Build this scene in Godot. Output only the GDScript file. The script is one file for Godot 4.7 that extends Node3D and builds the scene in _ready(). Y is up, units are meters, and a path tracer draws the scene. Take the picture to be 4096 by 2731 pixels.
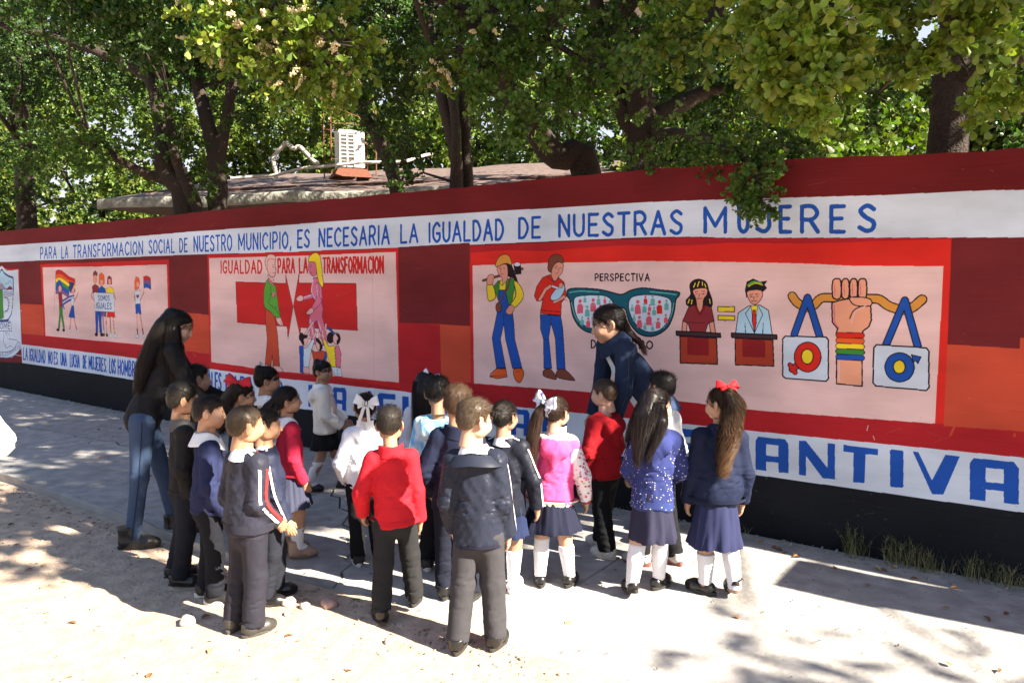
extends Node3D
# A school class in front of a painted wall under trees.
# Wall frame: u runs along the wall (to the right), y up, w out of the wall towards the street.

const PHI := 0.62347
const WALL_D := 5.0338
const EYE := 1.7
var U := Vector3(cos(PHI), 0, sin(PHI))
var N := Vector3(-sin(PHI), 0, cos(PHI))

func uw(u: float, w: float, y := 0.0) -> Vector3:
	return U * u + N * (w - WALL_D) + Vector3.UP * y

func stage(s: String) -> void:
	print("%6.2f s  %s" % [Time.get_ticks_msec() / 1000.0, s])

func _ready() -> void:
	camera_and_light()
	stage("wall")
	build_wall()
	stage("ground")
	build_ground()
	stage("building")
	build_backyard()
	stage("trees")
	build_trees()
	stage("people")
	build_people()
	stage("details")
	build_details()
	stage("done")

func camera_and_light() -> void:
	var cam := Camera3D.new()
	cam.name = "camera"
	cam.fov = 47.695
	cam.near = 0.05
	cam.far = 400.0
	add_child(cam)
	cam.position = Vector3(0, EYE, 0)
	cam.rotation.x = -deg_to_rad(4.722)
	cam.current = true

	var env := Environment.new()
	env.background_mode = Environment.BG_SKY
	var sky := Sky.new()
	var sm := ProceduralSkyMaterial.new()
	sm.sky_top_color = srgb(132, 172, 228)
	sm.sky_horizon_color = srgb(246, 247, 250)
	sm.sky_curve = 0.35
	sm.ground_bottom_color = srgb(120, 112, 100)
	sm.ground_horizon_color = srgb(190, 190, 185)
	sm.sky_energy_multiplier = 0.52
	sky.sky_material = sm
	env.sky = sky
	env.tonemap_mode = Environment.TONE_MAPPER_LINEAR
	env.tonemap_exposure = 5.2
	env.sdfgi_enabled = true
	env.ssao_enabled = true
	env.ssil_enabled = true
	var we := WorldEnvironment.new()
	we.name = "world"
	we.environment = env
	add_child(we)

	# morning sun from the right, a hand's breadth behind the plane of the wall
	var sun := DirectionalLight3D.new()
	sun.name = "sun"
	sun.light_energy = 1.6
	sun.light_color = Color(1.0, 0.95, 0.87)
	sun.light_angular_distance = 0.5
	sun.shadow_enabled = true
	add_child(sun)
	sun.look_at_from_position(Vector3.ZERO, -sun_dir(), Vector3.UP)

func sun_dir() -> Vector3:
	var e := deg_to_rad(36.0)
	var s := deg_to_rad(5.0)
	return (U * cos(s) - N * sin(s)) * cos(e) + Vector3.UP * sin(e)
const PAINT = [[172, 38, 44], [104, 30, 33], [202, 212, 226], [110, 38, 41], [192, 76, 54], [196, 42, 42], [226, 190, 186], [212, 46, 38], [30, 32, 37], [172, 206, 226], [44, 62, 124], [150, 140, 160], [140, 50, 56], [66, 132, 62], [92, 160, 62], [36, 82, 170], [34, 26, 34], [226, 96, 46], [236, 208, 52], [120, 86, 130], [120, 112, 110], [222, 150, 128], [40, 30, 34], [124, 70, 54], [226, 176, 170], [214, 112, 136], [212, 146, 66], [28, 90, 106], [104, 172, 166], [212, 90, 108], [136, 36, 38], [166, 64, 44], [66, 48, 50], [230, 160, 128]]
const SHAPES = [
	[0, 0, -1, 0, -16000, -100, 3600, -100, 3600, 2600, -16000, 2600],
	[0, 1, -1, 0, -16000, 1900, 3600, 1900, 3600, 2700, -16000, 2700],
	[0, 2, -1, 0, -16000, 2184, -13173, 2184, -9732, 2195, -8165, 2219, -6419, 2227, -5834, 2236, -4264, 2235, -2423, 2231, -2053, 2223, -885, 2186, -380, 2181, -221, 2171, 3600, 2171, 3600, 1917, -209, 1917, -1841, 1963, -2048, 1977, -2419, 1986, -4266, 1970, -4550, 1969, -7020, 1958, -8181, 1960, -13205, 1932, -16000, 1932],
	[0, 3, -1, 0, -16000, 400, -12600, 400, -12600, 1935, -16000, 1935],
	[0, 3, -1, 0, -12616, 1936, -11842, 1945, -11879, 1312, -12601, 1313],
	[0, 3, -1, 0, -11842, 1945, -8574, 1944, -8581, 1845, -11857, 1816],
	[0, 4, -1, 0, -12601, 1316, -11869, 1312, -11837, 876, -12600, 869],
	[0, 3, -1, 0, -8574, 1944, -7779, 1955, -7800, 1284, -8605, 1309],
	[0, 4, -1, 0, -8605, 1309, -7800, 1284, -7790, 844, -8612, 855],
	[0, 3, -1, 0, -4874, 1970, -4054, 1989, -4058, 1317, -4872, 1294],
	[0, 3, -1, 0, -4380, 1971, -4050, 1970, -4054, 1294, -4382, 1298],
	[0, 4, -1, 0, -4386, 1300, -4050, 1296, -4045, 819, -4378, 793],
	[0, 3, -1, 0, -548, 1925, -156, 1916, -128, 1312, -546, 1320],
	[0, 4, -1, 0, -546, 1320, -128, 1312, -107, 862, -550, 846],
	[0, 3, -1, 0, -200, 1370, 3600, 1340, 3600, 1925, -200, 1925],
	[0, 4, -1, 0, -200, 880, 3600, 880, 3600, 1370, -200, 1372],
	[0, 5, -1, 0, -11882, 1890, -8582, 1912, -8604, 859, -11875, 866],
	[0, 6, -1, 0, -11819, 1847, -10294, 1843, -8628, 1855, -8642, 877, -9386, 876, -11827, 873],
	[0, 5, -1, 0, -7803, 1952, -6034, 1958, -4868, 1963, -4873, 702, -5769, 733, -7815, 690],
	[0, 6, -1, 0, -7773, 1917, -6191, 1917, -4900, 1930, -4885, 753, -5622, 747, -6559, 736, -7786, 754],
	[0, 0, -1, 0, -4053, 1963, -3062, 1972, -2048, 1976, -2046, 1879, -4054, 1818],
	[0, 0, -1, 0, -2419, 1984, -1841, 1962, -548, 1925, -547, 786, -2398, 701],
	[0, 7, -1, 0, -4046, 1905, -3697, 1920, -3307, 1904, -3062, 1921, -2661, 1932, -2047, 1917, -2044, 1760, -4047, 1784],
	[0, 7, -1, 0, -2418, 1917, -2063, 1922, -1841, 1932, -1427, 1916, -1050, 1916, -790, 1918, -551, 1919, -551, 1741, -2416, 1773],
	[0, 7, -1, 0, -583, 1777, -549, 1813, -545, 860, -591, 855],
	[0, 5, -1, 0, -4057, 1818, -4018, 1817, -4006, 811, -4038, 808],
	[0, 6, -1, 0, -4025, 1801, -3306, 1814, -2417, 1817, -2060, 1810, -1625, 1798, -1325, 1788, -1091, 1773, -583, 1765, -591, 855, -1059, 843, -1600, 828, -1814, 833, -2116, 837, -2964, 838, -4012, 816],
	[0, 8, -1, 0, -16000, 400, -13394, 400, -12635, 433, -9902, 425, -6267, 378, -5484, 383, -3472, 382, -1670, 396, -141, 408, 3600, 408, 3600, -200, -16000, -200],
	[0, 2, -1, 0, -12636, 712, -9694, 702, -8259, 680, -6664, 661, -6257, 667, -4844, 677, -3923, 655, -2941, 671, -1761, 686, -154, 715, 3600, 715, 3600, 408, -141, 408, -1670, 396, -3472, 382, -5484, 383, -6267, 378, -9902, 425, -12635, 433],
	[0, 5, -1, 0, -14556, 1815, -12571, 1833, -12615, 1287, -14639, 1245],
	[0, 2, -1, 0, -14561, 1781, -13690, 1791, -13453, 1800, -13174, 1882, -12990, 1794, -12612, 1821, -12619, 710, -12671, 635, -12973, 493, -13162, 475, -13548, 471, -14006, 648, -14732, 612],
	[0, 9, 10, 26, -13181, 1824, -13076, 1759, -12951, 1724, -12796, 1699, -12801, 1537, -12869, 1282, -12929, 1152, -13053, 1052, -13513, 1037, -13619, 1134, -13649, 1265, -13653, 1530, -13615, 1699, -13443, 1725, -13303, 1760, -13181, 1824],
	[0, 2, -1, 0, -13219, 1524, -12817, 1528, -12884, 1282, -12935, 1160, -13065, 1071, -13279, 1058, -13279, 1058, -13495, 1058, -13610, 1142, -13633, 1266, -13638, 1520, -13219, 1524],
	[0, 11, 10, 5, -13646, 1520, -13401, 1598, -13208, 1615, -13103, 1551, -13039, 1522],
	[0, 12, 10, 5, -13069, 1519, -12932, 1574, -12850, 1553, -12840, 1521],
	[2, 10, -1, 5, -13647, 1517, -12817, 1524],
	[3, 10, -1, 6, -13099, 1580, -13038, 1619, -12983, 1609, -12934, 1651, -12877, 1632, -12860, 1592],
	[0, 13, 10, 3, -13490, 1515, -13190, 1518, -13198, 1093, -13278, 1065, -13469, 1078],
	[2, 14, -1, 5, -13428, 1512, -13422, 1080],
	[2, 14, -1, 5, -13358, 1513, -13368, 1081],
	[2, 14, -1, 5, -13289, 1514, -13314, 1083],
	[2, 14, -1, 5, -13221, 1514, -13260, 1085],
	[3, 10, -1, 8, -13172, 1483, -13072, 1496, -12970, 1478, -12843, 1492],
	[3, 10, -1, 8, -13175, 1457, -13075, 1471, -12973, 1453, -12846, 1467],
	[3, 10, -1, 8, -13178, 1431, -13078, 1445, -12976, 1427, -12849, 1441],
	[3, 10, -1, 15, -13140, 1396, -13095, 1403, -13053, 1392, -13021, 1366, -13005, 1330, -13005, 1288, -13024, 1247, -13056, 1214, -13099, 1194, -13144, 1190],
	[2, 10, -1, 13, -13146, 1409, -13150, 1419],
	[2, 10, -1, 13, -13089, 1415, -13086, 1427],
	[2, 10, -1, 13, -13037, 1401, -13026, 1411],
	[2, 10, -1, 13, -12999, 1369, -12983, 1376],
	[2, 10, -1, 13, -12981, 1325, -12963, 1327],
	[2, 10, -1, 13, -12987, 1275, -12969, 1273],
	[2, 10, -1, 13, -13015, 1229, -13000, 1223],
	[2, 10, -1, 13, -13060, 1194, -13052, 1185],
	[2, 10, -1, 13, -13116, 1177, -13115, 1166],
	[2, 10, -1, 13, -13172, 1181, -13179, 1170],
	[3, 10, -1, 20, -13519, 1054, -13358, 1037, -13205, 1042, -13043, 1069],
	[0, 2, 10, 8, -13656, 999, -12950, 1039, -12946, 895, -13653, 873],
	[3, 10, -1, 7, -13233, 877, -13227, 802, -13253, 719, -13182, 624],
	[3, 10, -1, 7, -13189, 869, -13077, 857, -13016, 811, -13052, 761],
	[3, 10, -1, 7, -13172, 853, -13120, 815, -13112, 758],
	[3, 10, -1, 7, -13069, 768, -12792, 770, -12742, 736],
	[3, 10, -1, 7, -13211, 688, -13143, 626, -13026, 665, -12917, 646],
	[3, 10, -1, 8, -13344, 550, -13074, 581, -12881, 640, -12742, 736, -12662, 708, -12740, 600, -12933, 516, -13162, 475, -13355, 463],
	[3, 10, -1, 7, -13491, 608, -13392, 712, -13397, 794, -13372, 871],
	[3, 10, -1, 7, -13592, 736, -13617, 784, -13539, 838, -13420, 859],
	[3, 10, -1, 7, -13529, 739, -13506, 798, -13441, 842],
	[3, 10, -1, 7, -13941, 677, -13874, 719, -13571, 745],
	[3, 10, -1, 7, -13769, 601, -13645, 633, -13531, 606, -13443, 676],
	[3, 10, -1, 8, -13355, 463, -13551, 451, -13787, 466, -13981, 531, -14040, 638, -13941, 677, -13810, 591, -13616, 551, -13344, 550],
	[0, 5, 16, 2, -11431, 1793, -11347, 1810, -11255, 1800, -11166, 1766, -11045, 1717, -10878, 1683, -10882, 1638, -11050, 1669, -11171, 1715, -11260, 1748, -11353, 1756, -11437, 1739],
	[0, 17, 16, 2, -11437, 1739, -11353, 1756, -11260, 1748, -11171, 1715, -11050, 1669, -10882, 1638, -10887, 1593, -11055, 1620, -11176, 1664, -11266, 1696, -11358, 1702, -11443, 1685],
	[0, 18, 16, 2, -11443, 1685, -11358, 1702, -11266, 1696, -11176, 1664, -11055, 1620, -10887, 1593, -10891, 1548, -11060, 1571, -11181, 1613, -11271, 1643, -11364, 1648, -11448, 1630],
	[0, 13, 16, 2, -11448, 1630, -11364, 1648, -11271, 1643, -11181, 1613, -11060, 1571, -10891, 1548, -10895, 1503, -11065, 1522, -11187, 1562, -11276, 1591, -11369, 1594, -11454, 1576],
	[0, 15, 16, 2, -11454, 1576, -11369, 1594, -11276, 1591, -11187, 1562, -11065, 1522, -11069, 1474, -11192, 1510, -11282, 1538, -11375, 1540, -11460, 1522],
	[0, 19, 16, 2, -11460, 1522, -11375, 1540, -11282, 1538, -11192, 1510, -11069, 1474, -11074, 1425, -11197, 1459, -11287, 1485, -11381, 1486, -11465, 1467],
	[2, 20, -1, 6, -11431, 1793, -11532, 1245],
	[1, 21, 16, 3, -11285, 1548, -11302, 1515, -11337, 1501, -11369, 1514, -11379, 1547, -11362, 1580, -11327, 1594, -11296, 1580],
	[1, 15, 16, 3, -11421, 1618, -11338, 1669, -11270, 1630, -11265, 1592, -11338, 1608, -11401, 1585],
	[0, 12, 16, 3, -11388, 1481, -11275, 1487, -11280, 1303, -11370, 1293],
	[2, 21, -1, 13, -11399, 1464, -11457, 1430, -11400, 1409],
	[0, 13, 16, 3, -11377, 1296, -11282, 1303, -11281, 1201, -11240, 1010, -11289, 1002, -11341, 1166, -11384, 999, -11438, 996, -11382, 1199],
	[1, 22, -1, 0, -11393, 976, -11408, 961, -11443, 954, -11476, 958, -11488, 972, -11473, 987, -11438, 994, -11405, 990],
	[1, 22, -1, 0, -11236, 979, -11248, 963, -11276, 955, -11301, 961, -11311, 976, -11298, 992, -11271, 1000, -11245, 994],
	[3, 15, -1, 18, -10930, 1463, -11073, 1441, -11214, 1401, -11272, 1378, -11246, 1312],
	[3, 19, -1, 18, -10932, 1451, -11074, 1427, -11216, 1385, -11274, 1362, -11241, 1301],
	[3, 2, -1, 18, -10933, 1438, -11075, 1413, -11217, 1370, -11275, 1347, -11235, 1290],
	[3, 19, -1, 18, -10934, 1425, -11077, 1398, -11219, 1354, -11277, 1331, -11229, 1280],
	[3, 15, -1, 18, -10935, 1412, -11078, 1384, -11221, 1339, -11279, 1316, -11223, 1269],
	[1, 21, 16, 3, -10910, 1535, -10927, 1500, -10960, 1485, -10990, 1499, -11000, 1534, -10983, 1569, -10950, 1584, -10920, 1570],
	[0, 10, 16, 2, -11057, 1647, -10974, 1640, -10908, 1626, -10941, 1583, -10991, 1534, -11012, 1485, -11052, 1512, -11083, 1566, -11053, 1598],
	[0, 2, 16, 3, -11011, 1426, -10935, 1416, -10953, 1321, -11010, 1320],
	[2, 16, -1, 22, -10944, 1373, -10859, 1444, -10816, 1498],
	[2, 21, -1, 17, -10944, 1373, -10859, 1444, -10816, 1498],
	[2, 16, -1, 20, -11044, 1153, -11089, 999],
	[2, 21, -1, 15, -11044, 1153, -11089, 999],
	[2, 16, -1, 20, -10960, 1154, -10901, 1006],
	[2, 21, -1, 15, -10960, 1154, -10901, 1006],
	[2, 12, -1, 16, -11083, 1037, -11091, 999],
	[2, 12, -1, 16, -10917, 1043, -10903, 1006],
	[0, 15, 16, 3, -11010, 1320, -10953, 1322, -10927, 1155, -11112, 1162],
	[1, 2, 16, 2, -11054, 978, -11066, 965, -11091, 958, -11114, 963, -11123, 976, -11112, 989, -11087, 996, -11063, 991],
	[1, 2, 16, 2, -10836, 981, -10849, 969, -10878, 963, -10906, 966, -10917, 977, -10904, 989, -10875, 995, -10847, 992],
	[2, 16, -1, 25, -10425, 1508, -10448, 1445, -10359, 1402],
	[2, 21, -1, 21, -10425, 1508, -10448, 1445, -10359, 1402],
	[1, 21, 16, 3, -10279, 1683, -10298, 1645, -10334, 1629, -10369, 1645, -10380, 1683, -10362, 1722, -10325, 1737, -10291, 1722],
	[0, 23, 16, 2, -10385, 1722, -10374, 1769, -10320, 1794, -10264, 1763, -10268, 1722, -10324, 1743],
	[0, 12, 16, 3, -10422, 1586, -10340, 1618, -10242, 1587, -10271, 1499, -10409, 1498],
	[2, 16, -1, 23, -10171, 1200, -10169, 983],
	[2, 21, -1, 19, -10171, 1200, -10169, 983],
	[2, 16, -1, 23, -10093, 1203, -10102, 980],
	[2, 21, -1, 19, -10093, 1203, -10102, 980],
	[2, 16, -1, 20, -10171, 1034, -10169, 988],
	[2, 2, -1, 16, -10171, 1034, -10169, 988],
	[2, 16, -1, 20, -10099, 1037, -10102, 980],
	[2, 2, -1, 16, -10099, 1037, -10102, 980],
	[1, 23, 16, 2, -10144, 961, -10154, 946, -10175, 939, -10195, 944, -10202, 958, -10192, 973, -10171, 980, -10151, 975],
	[1, 23, 16, 2, -10061, 960, -10071, 945, -10093, 938, -10114, 943, -10122, 958, -10112, 973, -10089, 980, -10068, 975],
	[0, 15, 16, 3, -10367, 1268, -10212, 1270, -10217, 981, -10275, 978, -10291, 1228, -10325, 981, -10376, 979],
	[1, 22, -1, 0, -10323, 957, -10337, 939, -10367, 930, -10397, 936, -10407, 954, -10393, 972, -10363, 981, -10334, 975],
	[1, 22, -1, 0, -10177, 959, -10192, 942, -10225, 934, -10257, 940, -10269, 955, -10254, 972, -10221, 980, -10189, 975],
	[1, 21, 16, 3, -10105, 1650, -10124, 1615, -10163, 1600, -10199, 1615, -10212, 1650, -10193, 1685, -10154, 1699, -10118, 1685],
	[0, 17, 16, 2, -10239, 1624, -10221, 1737, -10156, 1768, -10090, 1729, -10091, 1624, -10129, 1612, -10124, 1675, -10202, 1673, -10211, 1611],
	[0, 15, 16, 3, -10268, 1551, -10167, 1595, -10073, 1553, -10074, 1496, -10273, 1494],
	[0, 19, 16, 2, -10217, 1261, -10077, 1263, -10091, 1198, -10153, 1196, -10162, 1232, -10173, 1195, -10202, 1200],
	[1, 21, 16, 3, -9915, 1661, -9932, 1627, -9967, 1614, -10000, 1627, -10011, 1660, -9994, 1693, -9959, 1707, -9926, 1693],
	[0, 12, 16, 2, -10031, 1619, -10011, 1706, -9965, 1726, -9912, 1701, -9911, 1617, -9935, 1615, -9933, 1686, -9993, 1686, -9999, 1614],
	[0, 18, 16, 3, -10061, 1553, -9969, 1586, -9881, 1562, -9865, 1496, -10066, 1496],
	[2, 16, -1, 20, -9869, 1499, -9839, 1423],
	[2, 21, -1, 16, -9869, 1499, -9839, 1423],
	[2, 16, -1, 23, -9990, 1198, -9991, 990],
	[2, 21, -1, 19, -9990, 1198, -9991, 990],
	[2, 16, -1, 23, -9918, 1200, -9895, 994],
	[2, 21, -1, 18, -9918, 1200, -9895, 994],
	[2, 16, -1, 20, -9995, 1041, -9991, 990],
	[2, 18, -1, 15, -9995, 1041, -9991, 990],
	[2, 16, -1, 19, -9898, 1045, -9895, 994],
	[2, 18, -1, 15, -9898, 1045, -9895, 994],
	[0, 7, 16, 3, -10053, 1260, -9876, 1262, -9860, 1197, -10067, 1195],
	[1, 2, 16, 2, -9964, 958, -9974, 936, -9997, 926, -10017, 934, -10024, 956, -10014, 978, -9991, 988, -9971, 980],
	[1, 2, 16, 2, -9826, 961, -9840, 942, -9872, 933, -9902, 939, -9914, 957, -9899, 977, -9868, 986, -9837, 979],
	[0, 2, 16, 4, -10383, 1508, -9876, 1502, -9865, 1262, -10367, 1263],
	[2, 16, -1, 18, -9355, 1520, -9379, 1455, -9357, 1402],
	[2, 21, -1, 14, -9355, 1520, -9379, 1455, -9357, 1402],
	[2, 16, -1, 20, -9247, 1438, -9177, 1488, -9157, 1517],
	[2, 21, -1, 16, -9247, 1438, -9177, 1488, -9157, 1517],
	[2, 16, -1, 24, -9334, 1259, -9335, 1008],
	[2, 21, -1, 20, -9334, 1259, -9335, 1008],
	[2, 16, -1, 24, -9260, 1261, -9201, 1013],
	[2, 21, -1, 20, -9260, 1261, -9201, 1013],
	[2, 16, -1, 22, -9338, 1067, -9335, 1008],
	[2, 12, -1, 18, -9338, 1067, -9335, 1008],
	[2, 16, -1, 22, -9215, 1072, -9201, 1013],
	[2, 12, -1, 18, -9215, 1072, -9201, 1013],
	[0, 17, 16, 2, -9367, 1559, -9364, 1647, -9322, 1718, -9250, 1696, -9232, 1638, -9266, 1569, -9335, 1549],
	[1, 21, 16, 2, -9246, 1616, -9260, 1587, -9288, 1575, -9315, 1587, -9324, 1616, -9310, 1645, -9282, 1657, -9255, 1645],
	[0, 2, 16, 3, -9362, 1537, -9238, 1550, -9242, 1379, -9355, 1377],
	[0, 12, 16, 2, -9328, 1490, -9299, 1485, -9268, 1493, -9270, 1467, -9302, 1446, -9326, 1463],
	[0, 15, 16, 3, -9357, 1375, -9242, 1377, -9227, 1257, -9286, 1256, -9302, 1290, -9312, 1255, -9362, 1259],
	[1, 2, 16, 2, -9305, 979, -9321, 962, -9356, 953, -9390, 959, -9403, 975, -9387, 992, -9352, 1001, -9318, 995],
	[1, 2, 16, 2, -9163, 987, -9173, 973, -9197, 966, -9220, 971, -9229, 984, -9218, 999, -9194, 1006, -9171, 1001],
	[0, 5, 16, 2, -9153, 1711, -9093, 1723, -9030, 1715, -8989, 1694, -8989, 1648, -9034, 1667, -9096, 1677, -9153, 1663],
	[0, 19, 16, 2, -9153, 1663, -9096, 1676, -9034, 1668, -8989, 1647, -8989, 1601, -9037, 1620, -9100, 1630, -9153, 1616],
	[0, 15, 16, 2, -9153, 1616, -9100, 1629, -9037, 1621, -8989, 1600, -8988, 1554, -9041, 1573, -9103, 1582, -9153, 1568],
	[2, 20, -1, 4, -9153, 1715, -9149, 1405],
	[0, 5, 16, 4, -7290, 1655, -6450, 1643, -6447, 1731, -6345, 1406, -6438, 1076, -6447, 1205, -7288, 1217],
	[0, 5, 16, 4, -6237, 1747, -6240, 1646, -5421, 1649, -5410, 1207, -6235, 1200, -6243, 1106, -6340, 1416],
	[0, 4, 16, 5, -6788, 1391, -6646, 1316, -6603, 1122, -6579, 791, -6689, 778, -6696, 902, -6717, 781, -6817, 791, -6774, 1061, -6796, 1277],
	[1, 24, 16, 4, -6621, 1304, -6554, 1300, -6512, 1222, -6533, 1208, -6598, 1235],
	[2, 16, -1, 3, -6563, 1284, -6532, 1216],
	[0, 24, 16, 3, -6739, 1729, -6647, 1713, -6638, 1644, -6728, 1676],
	[1, 24, 16, 5, -6776, 1874, -6731, 1930, -6654, 1938, -6600, 1908, -6613, 1835, -6601, 1792, -6610, 1740, -6642, 1708, -6697, 1713, -6738, 1772, -6767, 1815],
	[3, 16, -1, 3, -6724, 1889, -6743, 1836, -6729, 1783],
	[3, 16, -1, 3, -6698, 1899, -6606, 1882],
	[3, 16, -1, 3, -6659, 1825, -6620, 1835],
	[3, 16, -1, 3, -6655, 1810, -6624, 1810],
	[3, 16, -1, 3, -6618, 1803, -6605, 1780],
	[3, 16, -1, 3, -6650, 1750, -6613, 1748],
	[3, 16, -1, 3, -6751, 1868, -6699, 1889],
	[1, 14, 16, 5, -6745, 1681, -6800, 1601, -6818, 1493, -6801, 1396, -6704, 1344, -6621, 1293, -6550, 1306, -6574, 1390, -6598, 1538, -6622, 1623, -6691, 1655],
	[3, 16, -1, 4, -6693, 1612, -6706, 1494, -6743, 1440, -6643, 1388, -6550, 1310],
	[2, 16, -1, 3, -6634, 1389, -6587, 1400],
	[0, 25, 16, 3, -6737, 1699, -6691, 1671, -6635, 1631, -6649, 1614, -6722, 1657],
	[0, 25, 16, 3, -6679, 1550, -6628, 1551, -6633, 1497, -6677, 1503],
	[1, 24, 16, 4, -6672, 784, -6587, 786, -6528, 751, -6536, 733, -6657, 731],
	[2, 24, -1, 15, -6701, 777, -6685, 756],
	[0, 25, 10, 6, -6020, 1702, -5959, 1699, -5908, 1617, -5899, 1506, -5913, 1461, -5892, 1396, -5909, 1324, -5861, 1184, -5835, 1054, -5910, 1040, -5987, 1281, -6034, 1254, -6002, 1045, -6072, 1042, -6111, 1267, -6089, 1329, -6003, 1413, -6011, 1484, -6063, 1565, -6041, 1647],
	[3, 2, -1, 9, -6028, 1677, -6055, 1565, -6006, 1493],
	[3, 2, -1, 9, -6087, 1288, -6059, 1187, -6039, 1095],
	[3, 2, -1, 9, -5967, 1272, -5907, 1142],
	[1, 18, 16, 6, -6091, 1865, -6067, 1915, -5981, 1943, -5922, 1913, -5907, 1848, -5894, 1778, -5890, 1707, -5878, 1657, -5893, 1607, -5937, 1647, -5963, 1708, -5976, 1778, -6000, 1843, -6075, 1848],
	[1, 25, 16, 4, -6081, 1848, -5995, 1849, -5977, 1778, -5980, 1730, -6019, 1716, -6060, 1730, -6093, 1774],
	[2, 16, -1, 4, -6070, 1821, -6045, 1825],
	[2, 16, -1, 4, -6070, 1805, -6049, 1803],
	[2, 16, -1, 4, -6072, 1753, -6047, 1750],
	[0, 25, 10, 4, -6192, 1512, -6063, 1543, -6024, 1504, -6183, 1475],
	[2, 2, -1, 7, -6174, 1504, -6064, 1528],
	[1, 24, 16, 4, -6292, 1486, -6236, 1524, -6186, 1512, -6191, 1475, -6251, 1463],
	[1, 25, 10, 5, -5989, 1647, -5941, 1632, -5944, 1526, -5910, 1466, -6035, 1380, -6062, 1402, -5981, 1515],
	[3, 2, -1, 7, -5984, 1632, -5969, 1526],
	[1, 24, 16, 4, -6144, 1348, -6065, 1405, -6032, 1372, -6082, 1338],
	[2, 16, -1, 29, -6171, 1128, -6098, 1206, -6045, 1259],
	[2, 24, -1, 23, -6171, 1128, -6098, 1206, -6045, 1259],
	[2, 16, -1, 29, -6117, 1102, -6107, 1164],
	[2, 24, -1, 23, -6117, 1102, -6107, 1164],
	[2, 16, -1, 29, -6055, 1094, -6006, 1158],
	[2, 24, -1, 23, -6055, 1094, -6006, 1158],
	[2, 16, -1, 29, -5946, 1109, -5955, 1164],
	[2, 24, -1, 22, -5946, 1109, -5955, 1164],
	[2, 16, -1, 29, -5901, 1106, -5909, 1178],
	[2, 24, -1, 22, -5901, 1106, -5909, 1178],
	[2, 16, -1, 28, -5868, 1194, -5856, 1245],
	[2, 24, -1, 22, -5868, 1194, -5856, 1245],
	[2, 16, -1, 26, -5739, 1163, -5827, 1216],
	[2, 15, -1, 20, -5739, 1163, -5827, 1216],
	[1, 22, 16, 5, -6187, 1109, -6199, 1079, -6227, 1065, -6254, 1076, -6264, 1105, -6251, 1135, -6224, 1149, -6197, 1138],
	[1, 24, 16, 3, -6200, 1119, -6139, 1128, -6128, 1080, -6158, 1027, -6193, 1036],
	[1, 22, -1, 0, -6242, 1096, -6202, 1129, -6139, 1128, -6143, 1100, -6188, 1088, -6187, 1031, -6228, 1044],
	[0, 15, 16, 4, -6262, 1013, -6196, 1025, -6206, 742, -6257, 745],
	[0, 2, 16, 4, -6197, 998, -6143, 1007, -6053, 1099, -6029, 1083, -6089, 948, -6122, 809, -6207, 807],
	[0, 24, 16, 3, -6207, 807, -6122, 809, -6114, 745, -6206, 744],
	[0, 15, 16, 3, -5913, 968, -5846, 982, -5854, 900, -5915, 886],
	[1, 24, 16, 5, -5907, 1052, -5924, 1008, -5961, 988, -5997, 1004, -6011, 1047, -5994, 1091, -5957, 1111, -5921, 1095],
	[1, 22, -1, 0, -6006, 1107, -5967, 1100, -5925, 1059, -5911, 1009, -5958, 981, -5953, 1038, -6001, 1076],
	[0, 4, 16, 4, -6081, 994, -6028, 966, -5912, 987, -5867, 977, -5903, 885, -6047, 882],
	[1, 22, 16, 5, -5743, 1121, -5759, 1083, -5795, 1066, -5831, 1079, -5845, 1116, -5829, 1154, -5792, 1171, -5757, 1157],
	[0, 18, 16, 4, -5909, 1095, -5878, 1102, -5820, 1032, -5739, 1049, -5722, 836, -5796, 841, -5844, 952],
	[1, 24, 16, 5, -5652, 1117, -5669, 1077, -5707, 1058, -5744, 1073, -5758, 1112, -5742, 1152, -5704, 1171, -5667, 1156],
	[1, 22, -1, 0, -5721, 1165, -5666, 1152, -5656, 1103, -5692, 1056, -5706, 1090, -5684, 1121],
	[0, 25, 16, 4, -5731, 1037, -5678, 1047, -5645, 973, -5657, 840, -5713, 839],
	[0, 2, 16, 3, -5790, 839, -5654, 831, -5633, 748, -5739, 750],
	[2, 16, -1, 3, -5707, 834, -5695, 749],
	[2, 16, -1, 21, -3916, 1676, -3697, 1727, -3516, 1771],
	[2, 23, -1, 14, -3916, 1676, -3697, 1727, -3516, 1771],
	[0, 22, 16, 4, -3604, 1800, -3537, 1812, -3530, 1731, -3585, 1726],
	[1, 2, 16, 3, -3537, 1805, -3547, 1793, -3569, 1788, -3592, 1793, -3601, 1805, -3592, 1817, -3569, 1822, -3547, 1817],
	[1, 22, 16, 3, -3677, 1814, -3630, 1805, -3598, 1748, -3566, 1673, -3564, 1649, -3614, 1697, -3660, 1716],
	[0, 18, 16, 4, -3766, 1672, -3603, 1697, -3587, 1554, -3636, 1475, -3752, 1508, -3805, 1595],
	[0, 13, 16, 4, -3810, 1626, -3763, 1672, -3738, 1670, -3744, 1506, -3771, 1552],
	[0, 13, 16, 4, -3677, 1692, -3598, 1688, -3588, 1662, -3622, 1494, -3657, 1475, -3684, 1596],
	[1, 21, 16, 4, -3766, 1787, -3681, 1807, -3662, 1757, -3673, 1673, -3714, 1640, -3719, 1692, -3757, 1734],
	[0, 18, 16, 3, -3747, 1662, -3717, 1634, -3681, 1673, -3687, 1594, -3747, 1594],
	[1, 26, 16, 5, -3783, 1789, -3760, 1856, -3697, 1888, -3644, 1869, -3623, 1802, -3684, 1814],
	[2, 16, -1, 3, -3749, 1780, -3727, 1784],
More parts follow.
